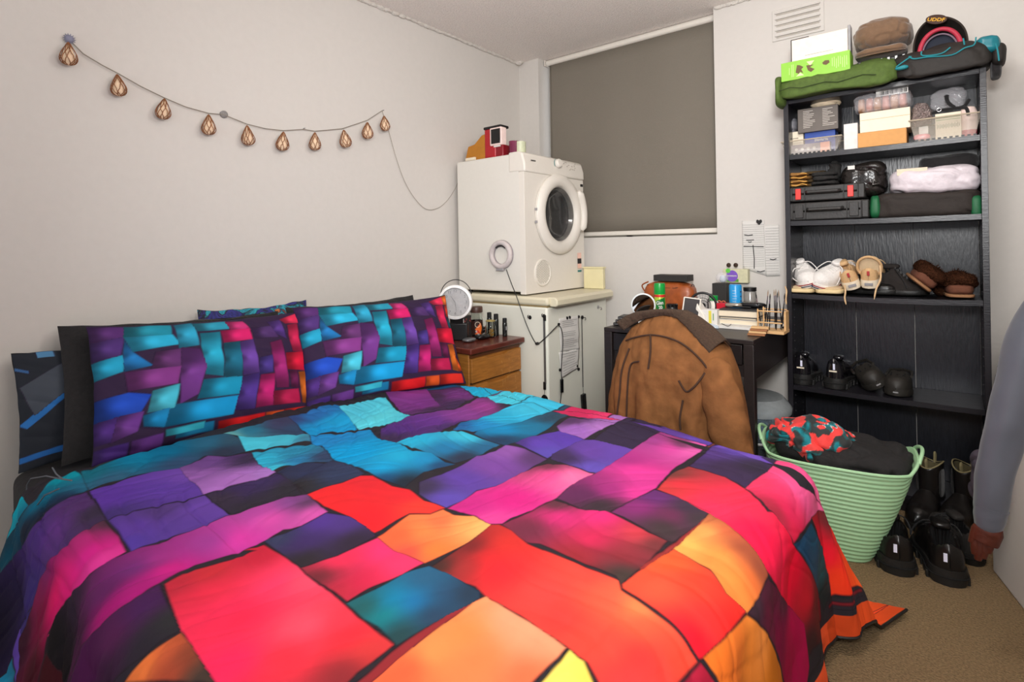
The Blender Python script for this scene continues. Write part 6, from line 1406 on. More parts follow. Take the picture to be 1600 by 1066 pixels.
for (px, rot, z, lab, Y) in ((1364, (0, -0.55, 0.35), 0.022, 'black clog tipped against the work shoe', 2.87), (1405, (0, 0.0, -0.05), 0.0, 'black clog standing flat at the right end of the lower shoe row', 2.852)):
    t = make_shoe(lab, (sp(px, 600, Y).x, Y, Z3+z), rot, L=0.23, Wd=0.10, sole=0.026, toe=0.055, inst=0.075, heel=0.03, m_up=MCL, m_sole=MCL, m_lin=MLN2, op=(0.42, 0.97), tongue=False, name='clog', cat='clog')
    for k in range(6): obj('vent_hole', MB().cyl((-0.022+0.022*(k % 3), -0.055+0.022*(k//3), 0.078), (-0.022+0.022*(k % 3), -0.056+0.022*(k//3), 0.084), 0.0035, n=10), MLN2, t)
    obj('toe_mark', MB().box((0, -0.117, 0.020), (0.018, 0.002, 0.005)), M_GREY, t)
    obj('strap', MB().tube([(-0.044, -0.005, 0.07), (-0.040, 0.06, 0.078), (0, 0.10, 0.076), (0.040, 0.06, 0.078), (0.044, -0.005, 0.07)], 0.006, 8), MCL, t)
# shoes on the floor
q1, q2 = A(1408, 880, 'z', 0.0), A(1472, 890, 'z', 0.0)
yaw0 = -0.42
S1 = make_shoe('black leather sneaker on the carpet next to the laundry basket', (q1.x-0.035, q1.y+0.05, 0.0), (0, 0, PI+0.25), L=0.30, Wd=0.128, sole=0.038, toe=0.06, inst=0.105, heel=0.09, m_up=MLEA, m_sole=MSOL, m_lin=MLN2, chunky=0.10, lace=M_BLKCLOTH)
obj('tongue_tag', MB().box((0.010, -0.034, 0.128), (0.016, 0.003, 0.016)), mat('reflective_strip', (235, 235, 255)), S1)
obj('reflective_tag', MB().box((0.012, 0.151, 0.092), (0.010, 0.004, 0.026)), mat('reflective_strip', (235, 235, 255)), S1)
copy_tree(S1, 'black leather sneaker standing nearest to the red gloves', (q2.x-0.005, q2.y+0.045, 0.0), (0, 0, PI+0.18))
q3 = A(1510, 868, 'z', 0.0)
make_shoe('black worn trainer half hidden behind the front sneakers by the pale panel', (q3.x-0.035, q3.y+0.05, 0.0), (0, 0, PI+0.5), L=0.26, Wd=0.095, sole=0.03, toe=0.05, inst=0.085, heel=0.08, m_up=mat('worn_black', (40, 37, 35), 0.7, bump=0.3), m_sole=MSOL, m_lin=MLN2, chunky=0.08, lace=M_BLKCLOTH)
for i, (px, py, rz, lab) in enumerate(((1448, 812, -0.25, 'black ankle boot with pale pull loop standing by the basket at the bookshelf'), (1496, 818, -0.35, 'black ankle boot with two pull tabs right of the other boot'))):
    q = A(px, py, 'z', 0.0)
    if i == 0:
        K1 = make_shoe(lab, (q.x, q.y-0.01, 0.0), (0, 0, rz), L=0.28, Wd=0.10, sole=0.030, toe=0.06, inst=0.10, heel=0.10, m_up=MLEA, m_sole=MSOL, m_lin=MLN2, op=None, name='ankle_boot', cat='boot')
        sh = MB(); vs = []
        def shaft(u, v):
            a_ = 2*PI*u; z = 0.085+0.135*v+0.012*v*math.cos(2*a_); rx, ry = 0.036+0.006*v, 0.062-0.006*v
            return (rx*math.cos(a_), 0.058+ry*math.sin(a_)-0.004*v, z)
        obj('shaft', sh.grid(shaft, 40, 14, closed=True), MLEA, K1, solid=0.003, smooth=70)
        obj('collar_trim', MB().tube([shaft(k/40, 1.0) for k in range(40)], 0.0026, 6, closed=True), mat('khaki_trim', (128, 118, 84), 0.8), K1)
        obj('shaft_lining', MB().grid(lambda u, v: (Vector(shaft(u, v))-Vector((0, 0.054, 0)))*0.9*1.0+Vector((0, 0.054, 0.018*(1-0))), 30, 8, closed=True), mat('khaki_lining', (92, 84, 58), 0.9), K1)
        for s in (-1, 1):
            obj('elastic_side', MB().soft((s*0.0385, 0.050, 0.15), (0.008, 0.05, 0.11), 0.5, 0, 1, 1, n=12), M_BLKCLOTH, K1)
        obj('pull_tab', MB().tube(spline([(0, 0.112, 0.20), (0, 0.118, 0.235), (0, 0.108, 0.243), (0, 0.104, 0.205)], 5), 0.004, 8), mat('khaki_trim', (128, 118, 84)), K1)
        obj('pull_tab', MB().tube(spline([(0, 0.006, 0.20), (0, 0.0, 0.232), (0, 0.010, 0.24), (0, 0.012, 0.205)], 5), 0.004, 8), mat('khaki_trim', (128, 118, 84)), K1)
    else: copy_tree(K1, lab, (q.x+0.012, q.y-0.01, 0.0), (0, 0, rz))

# ------------------------------------------------------------------ laundry basket and clothes
BK = thing('laundry_basket', 'mint green flexible laundry basket on the carpet by the bookshelf', 'basket', (1.99, 2.29, 0), rot=(0, 0, 0.13))
BH = 0.345
def ovl(a, rx, ry, e=0.62): return (rx*math.copysign(abs(math.cos(a))**e, math.cos(a)), ry*math.copysign(abs(math.sin(a))**e, math.sin(a)))
def bask(u, v, off=0.0):
    a = 2*PI*u; f = v**0.85
    rx, ry = 0.128+0.110*f+off, 0.105+0.075*f+off
    x, y = ovl(a, rx, ry); x -= 0.022*(1-f); rib = 0.0016*math.sin(v*BH/0.0155*2*PI)
    n_ = Vector((x, y, 0)).normalized()
    lift = 0.030*max(0, abs(math.cos(a))-0.80)/0.20*v**6
    return Vector((x, y, 0.0))+n_*rib+Vector((0, 0, v*BH+lift))
obj('body', MB().grid(bask, 120, 176, closed=True), M_MINT, BK, solid=0.003, smooth=80)
obj('base', MB().prism([(ovl(2*PI*k/60, 0.128, 0.105)[0]-0.022, ovl(2*PI*k/60, 0.128, 0.105)[1]) for k in range(60)], 0.001, 0.008), M_MINT, BK)
obj('rim', MB().tube([bask(k/120, 1.0, 0.002) for k in range(120)], 0.0052, 8, closed=True), M_MINT, BK)
for s in (-1, 1):
    pts = []
    for k in range(21):
        t = -1+2*k/20; pts.append(Vector((s*(0.240+0.016*(1-t*t)), t*0.075, BH+0.024+0.030*math.cos(t*PI/2)**0.6)))
    obj('handle', MB().tube(pts, [0.006]*21, 8), M_MINT, BK)
MBC2 = mat('black_laundry', (34, 32, 32), 0.9, bump=0.2, scale=80, var=0.15)
cc = MB().soft((2.045, 2.285, 0.335), (0.36, 0.285, 0.15), 0.7, 0.030, 7, 3, n=64, fold=0.030, ff=9, fdir=(0.8, 0.5, 0.4))
one('black_clothes', cc, MBC2, 'heap of black clothes filling the laundry basket', 'clothes', smooth=80)
cc = MB().soft((1.885, 2.262, 0.352), (0.17, 0.19, 0.12), 0.75, 0.022, 9, 5, n=40, fold=0.02, ff=14)
one('black_clothes', cc, MBC2, 'black clothes at the left end of the laundry basket under the camouflage shirt', 'clothes', smooth=80)
camo = MB().soft((1.915, 2.275, 0.385), (0.30, 0.25, 0.125), 0.85, 0.034, 9, 8, n=120, fold=0.034, ff=11, fdir=(0.7, 0.4, 0.6))
co_ = one('camouflage_shirt', camo, None, 'teal, red and black camouflage shirt on top of the laundry', 'shirt', smooth=80)
vsn = np.array([tuple(v.co) for v in co_.data.vertices]); cols = []
for p in vsn:
    q = Vector(p)*17; w = Vector((noise.noise(q*1.3), noise.noise(q*1.3+Vector((5, 5, 5))), 0))*0.9
    a_ = noise.noise(q*1.2+w+Vector((1.3, 0, 0))); b_ = noise.noise(q*1.4+w+Vector((9, 2, 0)))
    c = (46, 50, 50)
    if a_ > 0.17: c = (236, 66, 62)
    elif b_ > 0.08: c = (14, 128, 138)
    elif b_ > -0.10: c = (30, 84, 88)
    if abs(a_-0.17) < 0.012 and b_ > 0: c = (200, 210, 205)
    cols.append((*srgb(c), 1))
at_ = co_.data.color_attributes.new('print', 'FLOAT_COLOR', 'POINT'); at_.data.foreach_set('color', np.array(cols, np.float32).ravel())
co_.data.materials.append(mat('camouflage_print', rough=0.75, attr='print', var=0.05, scale=60, bump=0.1, sheen=0.1))
co_['size_hint'] = 0; del co_['size_hint']

# ------------------------------------------------------------------ tub under the desk
q = A(1195, 660, 'y', 2.62)
bb_ = thing('black_crate', 'black storage box on the floor under the desk carrying the clear tub', 'storage box', (1.555, 2.70, 0))
obj('box', MB().box((0, 0, 0.065), (0.34, 0.34, 0.13)), M_BLACK, bb_, bevel=0.006)
obj('lid', MB().box((0, 0, 0.136), (0.35, 0.35, 0.012)), M_BLACK, bb_, bevel=0.004)
tbx, tby = 1.605, 2.68
tbz = 0.1435
tu = thing('clear_tub', 'round clear plastic tub with blue bags inside under the desk', 'tub', (tbx, tby, tbz))
RT = 0.155; HT = 0.27
obj('body', MB().lathe([(0.10, 0.0), (0.125, 0.004), (RT-0.008, HT*0.4), (RT-0.004, HT*0.72), (RT, HT*0.76), (RT-0.003, HT*0.78), (RT-0.010, HT*0.74), (RT-0.014, HT*0.4), (0.12, 0.010), (0.0001, 0.008)], 56, caps=False), mat('bluish_clear_plastic', (214, 226, 236), 0.12, trans=0.85, ior=1.2), tu)
obj('lid', MB().lathe([(RT+0.004, HT*0.72), (RT+0.006, HT*0.80), (RT-0.004, HT*0.86), (RT-0.03, HT*0.97), (0.0001, HT*1.0)], 56, caps=False), mat('frosted_lid', (186, 192, 194), 0.25, trans=0.45, ior=1.2), tu)
obj('white_band', MB().torus((0, 0, 0), RT+0.004, 0.0065, T(0, 0, HT*0.30, PI/2, 0, 0), n=56), mat('white_band', (214, 218, 222), 0.4), tu)
for k, (x, y, z, s_, c) in enumerate(((-0.05, -0.04, 0.07, 0.13, (22, 96, 128)), (0.05, -0.03, 0.07, 0.13, (24, 70, 110)), (0.0, 0.05, 0.08, 0.15, (30, 50, 84)), (0.03, -0.06, 0.13, 0.10, (40, 120, 150)), (-0.04, -0.03, 0.14, 0.11, (20, 90, 104)), (0.02, 0.02, 0.16, 0.12, (60, 90, 120)))):
    obj('blue_bag', MB().soft((x, y, z), (s_, s_, s_*0.62), 0.7, 0.012, 14, k, n=28, fold=0.014, ff=26), mat('blue_film_%s' % 'abcdef'[k], c, 0.35, bump=0.3), tu, smooth=80)

# ------------------------------------------------------------------ things on the desk
D = DZ+0.001
def dp(px, Y): return A(px, 470, 'y', Y).x
def dh(px, py, Y): return A(px, py, 'y', Y).z-D
# leather bag
a, b = A(1004, 455, 'y', 2.80), A(1083, 455, 'y', 2.80); hb_ = dh(1045, 440, 2.80)
wb_ = thing('wash_bag', 'tan brown leather wash bag at the back of the desk', 'bag', ((a.x+b.x)/2, 2.84, D))
w_ = b.x-a.x
MLT = mat('tan_leather', (154, 78, 36), 0.35, bump=0.1, scale=30, var=0.2)
obj('body', MB().soft((0, 0, hb_/2), (w_, 0.12, hb_), 0.55, 0.008, 8, 2, n=44, fold=0.008, ff=14), MLT, wb_, smooth=80)
obj('zip', MB().tube([(-w_*0.40, -0.040, hb_*0.88), (-w_*0.15, -0.052, hb_*0.80), (w_*0.15, -0.052, hb_*0.80), (w_*0.36, -0.040, hb_*0.86)], 0.003, 6), mat('dark_leather', (70, 36, 20), 0.5), wb_)
obj('end_piping', MB().tube([(w_*0.44, 0.045*math.cos(t_), hb_*0.5+hb_*0.42*math.sin(t_)) for t_ in [2*PI*k/24 for k in range(24)]], 0.0022, 6, closed=True), mat('dark_leather', (70, 36, 20)), wb_)
obj('strap', MB().tube(spline([(-w_*0.46, -0.02, hb_*0.6), (-w_*0.50, -0.045, hb_*0.85), (-w_*0.36, -0.05, hb_*0.98)], 5), 0.004, 8), MLT, wb_)
a, b = A(1022, 432, 'y', 2.80), A(1074, 432, 'y', 2.80)
bk = thing('black_flat_box', 'black flat box lying on the leather wash bag', 'box', ((a.x+b.x)/2, 2.84, D+hb_+0.001))
obj('box', MB().box((0, 0, 0.017), (b.x-a.x, 0.10, 0.034)), mat('matt_black_card', (40, 37, 35), 0.6), bk, bevel=0.002)
obj('lid_panel', MB().box((0.02, 0, 0.0345), ((b.x-a.x)*0.5, 0.07, 0.001)), mat('grey_brown_print', (96, 88, 80), 0.6), bk)
# green spray can
a, b = A(1021, 470, 'y', 2.62), A(1041, 470, 'y', 2.62); hs_ = dh(1031, 442, 2.62); r_ = (b.x-a.x)/2*0.80
gs = thing('spray_can', 'green and yellow air freshener spray can with bright green cap', 'spray can', ((a.x+b.x)/2, 2.62, D))
obj('can', MB().lathe([(r_*0.95, 0), (r_, 0.003), (r_, hs_*0.66), (r_*0.96, hs_*0.68)], 32), mat('lime_can', (176, 200, 70), 0.3, metal=0.2), gs)
obj('red_band', MB().lathe([(r_*1.01, hs_*0.60), (r_*1.01, hs_*0.67)], 32, caps=False), mat('can_red', (206, 40, 40), 0.4), gs)
ga_ = math.atan2(CAM.y-2.62, CAM.x-(a.x+b.x)/2)
def wrap(r, z0, z1, a0, a1, slant=0.0): return MB().grid(lambda u, v: (r*math.cos(ga_+a0+(a1-a0)*u), r*math.sin(ga_+a0+(a1-a0)*u), z0+(z1-z0)*v+slant*(u-0.5)), 20, 6)
obj('label', wrap(r_*1.012, hs_*0.22, hs_*0.55, -0.75, 1.1, 0.02), mat('can_green', (22, 112, 48), 0.35), gs)
obj('label', wrap(r_*1.012, 0.004, hs_*0.16, -0.2, 1.1, 0.015), mat('can_dark', (30, 60, 34), 0.35), gs)
obj('cap', MB().lathe([(r_*1.0, hs_*0.68), (r_*1.02, hs_*0.70), (r_*1.02, hs_*0.93), (r_*0.94, hs_*0.99), (0.0001, hs_)], 32), mat('bright_green_cap', (22, 150, 60), 0.3), gs)
fa = ga_
text('lettering', 'Glen', 0.026, M_PAPER, gs, (r_*1.06*math.cos(fa), r_*1.06*math.sin(fa), hs_*0.44), (PI/2, -0.12, fa+PI/2), bold=0.0006, sx=0.7)
text('lettering', '20', 0.024, M_PAPER, gs, (r_*1.06*math.cos(fa+0.1), r_*1.06*math.sin(fa+0.1), hs_*0.31), (PI/2, -0.12, fa+PI/2), bold=0.0006, sx=0.8)
# round mirror
mc = A(1005, 477, 'y', 2.40); rr = (A(1024, 477, 'y', 2.40).x-A(986, 477, 'y', 2.40).x)/2*0.86
mr = thing('round_mirror', 'small round mirror standing at the left end of the desk', 'mirror', (mc.x, 2.40, D), 0.42)
zc_ = mc.z-D
obj('frame', MB().lathe([(rr, -0.004), (rr+0.004, 0), (rr, 0.004), (rr-0.003, 0.004)], 48, T(0, 0, zc_, PI/2, 0, 0), caps=False), mat('clear_acrylic', (215, 220, 220), 0.1), mr)
obj('glass', MB().lathe([(rr-0.002, 0.002), (0.0001, 0.002)], 48, T(0, 0, zc_, PI/2, 0, 0), caps=False), mat('mirror_silver', (235, 235, 235), 0.02, metal=1.0, var=0), mr)
obj('back', MB().lathe([(rr-0.002, -0.002), (0.0001, -0.002)], 48, T(0, 0, zc_, PI/2, 0, 0), caps=False), M_WHITE2, mr)
obj('stand', MB().tube([(0, 0.03, 0.004), (0, 0.006, zc_-rr*0.7)], 0.004).box((0, 0.012, 0.003), (0.07, 0.06, 0.006)), M_CHROME, mr)
q = A(973, 505, 'y', 2.32)
for k, lab in enumerate(('lowest of three black cases stacked at the left desk corner', 'middle of three black cases stacked at the left desk corner', 'top one of three black cases stacked at the left desk corner')):
    t = thing('black_slim_case', lab, 'case', (q.x+0.016+0.004*k, 2.32+0.003*k, D+0.0145*k), 0.1*k, 'black cases at the left desk corner')
    obj('shell', MB().box((0, 0, 0.007), (0.082-0.006*k, 0.10, 0.013)), M_BLKG if k % 2 else M_BLACK, t, bevel=0.003)
    obj('edge_line', MB().box((0, -0.0505, 0.007), (0.07, 0.001, 0.0015)), M_GREY, t)
# dark pot and black tin beside the can
q = dp(1050, 2.58)
t = thing('black_pot', 'black round pot beside the green spray can', 'pot', (q, 2.58, D)); obj('pot', MB().lathe([(0.022, 0), (0.026, 0.005), (0.027, 0.065), (0.024, 0.07), (0.022, 0.062)], 24), M_BLACK, t); obj('lid', MB().lathe([(0.028, 0.066), (0.028, 0.078), (0.024, 0.082), (0.0001, 0.083)], 24), M_BLKG, t)
q = dp(1057, 2.50)
t = thing('small_white_jar', 'small white jar with red print low beside the phone', 'jar', (q, 2.50, D)); obj('jar', MB().lathe([(0.014, 0), (0.015, 0.03), (0.013, 0.036), (0.0001, 0.036)], 20), M_WHITE2, t); obj('red_print', MB().lathe([(0.0152, 0.008), (0.0154, 0.014)], 20, caps=False), MRED, t)
# phone on a white stand
a = A(1074, 487, 'y', 2.40)
ph = thing('phone', 'dark phone in a white case leaning on its stand behind the jacket collar', 'phone', (a.x+0.004, 2.41, D+0.012), rot=(-0.35, 0.12, 0.30))
obj('case', MB().box((0, 0, 0.062), (0.078, 0.010, 0.125)), M_WHITE2, ph, bevel=0.006)
obj('screen', MB().box((0, -0.006, 0.062), (0.066, 0.002, 0.112)), mat('dark_screen', (44, 42, 44), 0.12), ph, bevel=0.001)
t = thing('phone_stand', 'white wedge stand behind the dark phone', 'stand', (a.x+0.035, 2.47, D))
obj('wedge', MB().prism([(-0.03, 0), (0.035, 0), (0.03, 0.05), (-0.005, 0.105)], -0.035, 0.035, Matrix(((1, 0, 0, 0), (0, 0, 1, 0), (0, 1, 0, 0), (0, 0, 0, 1)))), M_WHITE2, t, bevel=0.005)
obj('foot', MB().box((0, -0.01, 0.003), (0.08, 0.09, 0.006)), M_WHITE2, t, bevel=0.001)
# round vented brush / fan
c = A(1097, 478, 'y', 2.62)
t = thing('round_fan', 'small black round grille fan behind the phone', 'fan', (c.x, 2.63, D), 0.25); zc_ = c.z-D
rf_ = 0.062
obj('outer_ring', MB().torus((0, 0, zc_), rf_, 0.006, n=40), M_BLACK, t)
for k in range(1, 5): obj('grille_ring', MB().torus((0, 0, zc_), rf_*k/5, 0.0014, n=30, m=6), M_GREY if k == 4 else M_BLACK, t)
mb = MB()
for k in range(24): an = 2*PI*k/24; obj('spoke', MB().cyl((0, 0.0, zc_), (rf_*math.cos(an), 0, zc_+rf_*math.sin(an)), 0.0011, n=5), M_GREY, t)
obj('hub', MB().lathe([(0.014, 0), (0.012, 0.006), (0.0001, 0.007)], 20, T(0, 0, zc_, PI/2, 0, 0)), M_BLKG, t)
obj('base', MB().box((0, 0.01, 0.006), (0.07, 0.06, 0.012)).box((0, 0.01, (zc_-rf_)/2+0.006), (0.014, 0.014, max(0.01, zc_-rf_+0.01))), M_BLACK, t, bevel=0.002)
q = dp(1094, 2.52)
t = thing('pale_green_pot', 'pale green cream pot in front of the round fan', 'pot', (q, 2.53, D)); obj('pot', MB().lathe([(0.020, 0), (0.022, 0.05), (0.018, 0.058), (0.012, 0.072), (0.0001, 0.074)], 24), mat('pale_green_plastic', (184, 214, 190), 0.35), t); obj('lid_ring', MB().torus((0, 0, 0), 0.0205, 0.0015, T(0, 0, 0.052, PI/2, 0, 0)), M_WHITE2, t)
# white bottle with green cap, red cube
q = dp(1115, 2.66)
t = thing('green_cap_bottle', 'small white bottle with a green screw cap', 'bottle', (q, 2.66, D))
obj('bottle', MB().lathe([(0.020, 0), (0.022, 0.004), (0.022, 0.09), (0.018, 0.098)], 24), M_WHITE2, t); obj('cap', MB().lathe([(0.019, 0.098), (0.020, 0.10), (0.020, 0.122), (0.0001, 0.124)], 24), mat('bright_green_cap', (22, 150, 60)), t)
obj('label', MB().lathe([(0.0223, 0.05), (0.0223, 0.056)], 24, caps=False), M_GREY, t)
a, b = A(1120, 485, 'y', 2.60), A(1136, 485, 'y', 2.60)
t = thing('red_box', 'small crimson box between the green capped bottle and the books', 'box', ((a.x+b.x)/2, 2.62, D)); h_ = dh(1128, 474, 2.60)
obj('box', MB().box((0, 0, h_/2), (b.x-a.x, 0.05, h_)), mat('crimson_card', (190, 18, 44), 0.4), t, bevel=0.002); obj('lid_edge', MB().box((0, -0.0255, h_*0.7), (b.x-a.x, 0.001, 0.0015)), MRED, t)
# white carton with yellow print, small parts
a, b = A(1094, 490, 'y', 2.45), A(1120, 490, 'y', 2.45); h_ = dh(1107, 484, 2.45)
t = thing('pill_carton', 'small white carton with a yellow band right of the phone', 'box', ((a.x+b.x)/2, 2.47, D), 0.1)
obj('carton', MB().box((0, 0, h_/2), (b.x-a.x, 0.05, h_)), M_PAPER, t, bevel=0.001)
obj('yellow_band', MB().box((0.006, -0.0255, h_/2), (0.012, 0.001, h_*0.9)), mat('yellow_ink', (214, 200, 70), 0.6), t); obj('green_dot', MB().box((0.020, -0.0255, h_*0.6), (0.004, 0.001, h_*0.4)), mat('green_ink', (110, 150, 96)), t)
q = dp(1103, 2.36)
cloth_ = MB().soft((q, 2.36, D+0.014), (0.10, 0.07, 0.028), 0.7, 0.008, 30, 4, n=26, fold=0.01, ff=50)
one('blister_packs', cloth_, mat('pale_blue_foil', (196, 208, 220), 0.25, bump=0.5), 'crumpled pale blue foil packs at the front of the desk', 'pack')
# black box with three orange rings, bottles at the back
a, b = A(1113, 470, 'y', 2.78), A(1135, 470, 'y', 2.78); h_ = dh(1124, 443, 2.78)
t = thing('ring_box', 'black box with three orange rings on its front', 'box', ((a.x+b.x)/2, 2.81, D)); w_ = b.x-a.x
obj('box', MB().box((0, 0, h_/2), (w_, 0.06, h_)), mat('matt_black_card', (40, 37, 35)), t, bevel=0.002)
for k in (-1, 0, 1): obj('orange_ring', MB().torus((k*w_*0.30, -0.031, h_*0.44), 0.0095, 0.0020, n=24, m=6), mat('orange_line', (236, 120, 76), 0.5), t)
zd_ = D+h_
t = thing('clear_dome', 'clear rounded plastic dome pack on top of the black ring box', 'pack', ((a.x+b.x)/2+0.006, 2.81, zd_+0.0005))
obj('dome', MB().soft((0, 0, 0.027), (0.06, 0.05, 0.054), 0.85, 0.003, 20, 1, n=22), mat('crinkled_film', (240, 240, 245)), t); obj('insert', MB().soft((0.004, 0, 0.022), (0.03, 0.03, 0.036), 0.8, 0.003, 30, 1, n=14), mat('pale_blue_foil', (196, 208, 220)), t)
q = dp(1108, 2.84)
t = thing('grey_cap_bottle', 'slim clear bottle with dark content left of the ring box', 'bottle', (q, 2.86, D)); obj('bottle', MB().lathe([(0.016, 0), (0.018, 0.003), (0.018, 0.075), (0.008, 0.09)], 20), mat('dark_liquid', (60, 54, 50), 0.2), t); obj('neck', MB().lathe([(0.009, 0.09), (0.009, 0.112), (0.0001, 0.113)], 16), M_GREY, t)
a, b = A(1136, 470, 'y', 2.74), A(1159, 470, 'y', 2.74); h_ = dh(1147, 445, 2.74); r_ = (b.x-a.x)/2*0.85
t = thing('blue_bottle', 'bright sky blue bottle with small white text below the notice box', 'bottle', ((a.x+b.x)/2, 2.76, D))
obj('bottle', MB().lathe([(r_*0.96, 0), (r_, 0.004), (r_, h_*0.96), (r_*0.9, h_), (0.0001, h_)], 36), mat('sky_blue_plastic', (40, 150, 214), 0.3), t)
mb = MB(); random.seed(12); fa = math.atan2(CAM.y-2.76, CAM.x-(a.x+b.x)/2)
for k in range(10):
    obj('print', MB().grid(lambda u, v, k=k: ((r_+0.0006)*math.cos(fa-0.5+u*(0.5+0.08*(k % 4))), (r_+0.0006)*math.sin(fa-0.5+u*(0.5+0.08*(k % 4))), h_*(0.15+0.075*k)+0.0016*v), 6, 2), M_PAPER, t)
for k in range(6): obj('grip_mark', MB().box((r_*math.cos(fa+0.9)*1.0, r_*math.sin(fa+0.9)*1.0, h_*(0.15+0.13*k)), (0.005, 0.005, 0.006)), MNAVY, t)
q = dp(1172, 2.86); h2_ = dh(1170, 449, 2.86)
t = thing('grey_jar', 'clear jar with a black lid at the back of the desk by the brushes', 'jar', (q, 2.86, D)); obj('jar', MB().lathe([(0.024, 0), (0.028, 0.004), (0.030, h2_*0.84), (0.027, h2_*0.88)], 28), mat('smoky_glass', (176, 172, 166), 0.12, trans=0.4), t); obj('lid', MB().lathe([(0.031, h2_*0.88), (0.031, h2_), (0.0001, h2_)], 28), M_BLACK, t)
obj('dark_label', MB().lathe([(0.0305, h2_*0.3), (0.031, h2_*0.55)], 28, caps=False), mat('taupe_label', (132, 122, 112), 0.6), t)
# notice box hanging on the wall with two round pegs
a, b = wp(1133, 420), wp(1172, 442)
nb_ = thing('notice_box', 'pale green wall box with a purple round sticker and two dark pegs', 'box', ((a.x+b.x)/2, YW-0.022, b.z)); w_, h_ = b.x-a.x, a.z-b.z
obj('box', MB().box((0, 0, h_/2), (w_, 0.04, h_)), mat('pale_sage_card', (206, 202, 168), 0.6), nb_, bevel=0.003)
obj('green_grass_print', MB().box((-w_*0.12, -0.0206, h_*0.18), (w_*0.5, 0.001, h_*0.22)), mat('green_print', (90, 150, 60), 0.6), nb_)
obj('purple_sticker', MB().lathe([(0.030, 0), (0.030, 0.0012), (0.0001, 0.0013)], 40, T(-w_*0.13, -0.0208, h_*0.50, PI/2, 0, 0)), mat('violet_sticker', (124, 84, 188), 0.5), nb_)
obj('green_sticker', MB().lathe([(0.012, 0), (0.012, 0.0014), (0.0001, 0.0015)], 24, T(-w_*0.28, -0.0218, h_*0.88, PI/2, 0, 0)), mat('leaf_green', (96, 196, 70), 0.5), nb_)
text('sticker_lettering', 'ecostore', 0.0135, M_PAPER, nb_, (-w_*0.13, -0.0226, h_*0.52), FY, bold=0.0003)
for px in (1141, 1152):
    c = wp(px, 414)-Vector(nb_.location); obj('round_peg', MB().lathe([(0.011, 0), (0.012, 0.004), (0.010, 0.010), (0.0001, 0.011)], 24, T(c.x, -0.004, c.z, PI/2, 0, 0)), mat('bronze_peg', (70, 52, 40), 0.3, metal=0.6), nb_)
# stack of books, case and papers
def book(label, c, w, d_, h, rz, mc_, page, z):
    t = thing('book', label, 'book', (c[0], c[1], z), rz, 'books stacked on the desk')
    obj('pages', MB().box((0, 0, h/2), (w-0.006, d_-0.006, h-0.004)), page, t)
    obj('cover', MB().box((0, 0, h-0.001), (w, d_, 0.002)).box((0, 0, 0.001), (w, d_, 0.002)).box((-w/2+0.001, 0, h/2), (0.002, d_, h)), mc_, t)
    return t
bcx, bcy = A(1152, 505, 'z', DZ)[0]-0.0, 2.42
c = A(1150, 512, 'z', DZ); bcx, bcy = c.x+0.0, c.y+0.09
MPG2 = mat('page_edges', (222, 208, 184), 0.8, stretch=(1, 1, 40), scale=20, var=0.06)
pp = MB().box((bcx+0.005, bcy-0.03, D+0.006), (0.22, 0.24, 0.012), None)
one('paper_pad', pp, M_PAPER, 'white paper pad under the stack of books at the desk edge', 'paper pad', bevel=0.001)
sh1 = MB().box((bcx+0.115, bcy-0.02, D+0.001), (0.10, 0.26, 0.002), None)
one('paper_sheet', sh1, M_PAPER, 'loose white sheet right of the paper pad', 'paper')
z_ = D+0.013
book('lowest thick book of the stack with white covers', (bcx+0.01, bcy), 0.165, 0.20, 0.022, 0.03, M_PAPER, MPG2, z_); z_ += 0.023
book('thin grey plastic wrapped book in the middle of the stack', (bcx+0.012, bcy), 0.16, 0.20, 0.010, -0.02, mat('smoky_cover', (120, 116, 110), 0.3), MPG2, z_); z_ += 0.011
tb_ = book('top book of the stack with a black cover and cream pages', (bcx+0.004, bcy), 0.17, 0.21, 0.030, 0.05, mat('black_cover', (40, 38, 38), 0.45), MPG2, z_); z_ += 0.031
sg = thing('sunglasses_case', 'glossy black case and sunglasses lying on the top book', 'sunglasses case', (bcx+0.01, bcy+0.01, z_), 0.15)
obj('case', MB().soft((0.03, 0.01, 0.013), (0.12, 0.055, 0.026), 0.7, 0.001, 10, 1, n=24), M_BLKG, sg)
obj('lens', MB().soft((-0.045, -0.01, 0.012), (0.075, 0.045, 0.020), 0.7, 0.0, 10, 1, n=20), mat('silver_lens', (170, 160, 146), 0.15, metal=0.6), sg)
obj('temple', MB().tube([(-0.075, -0.02, 0.010), (-0.03, -0.035, 0.008), (0.03, -0.035, 0.006)], 0.003, 6), M_BLACK, sg)
cbp = spline([A(x, y, 'z', DZ+0.02)+Vector((0, -0.0, 0)) for x, y in ((1112, 509), (1120, 500), (1132, 505), (1140, 507), (1148, 500))], 5)
one('thin_cable', MB().tube([(p.x, p.y-0.012, D+0.014) for p in cbp], 0.0012, 6), M_INK, 'thin black cable curling in front of the book stack', 'cable')
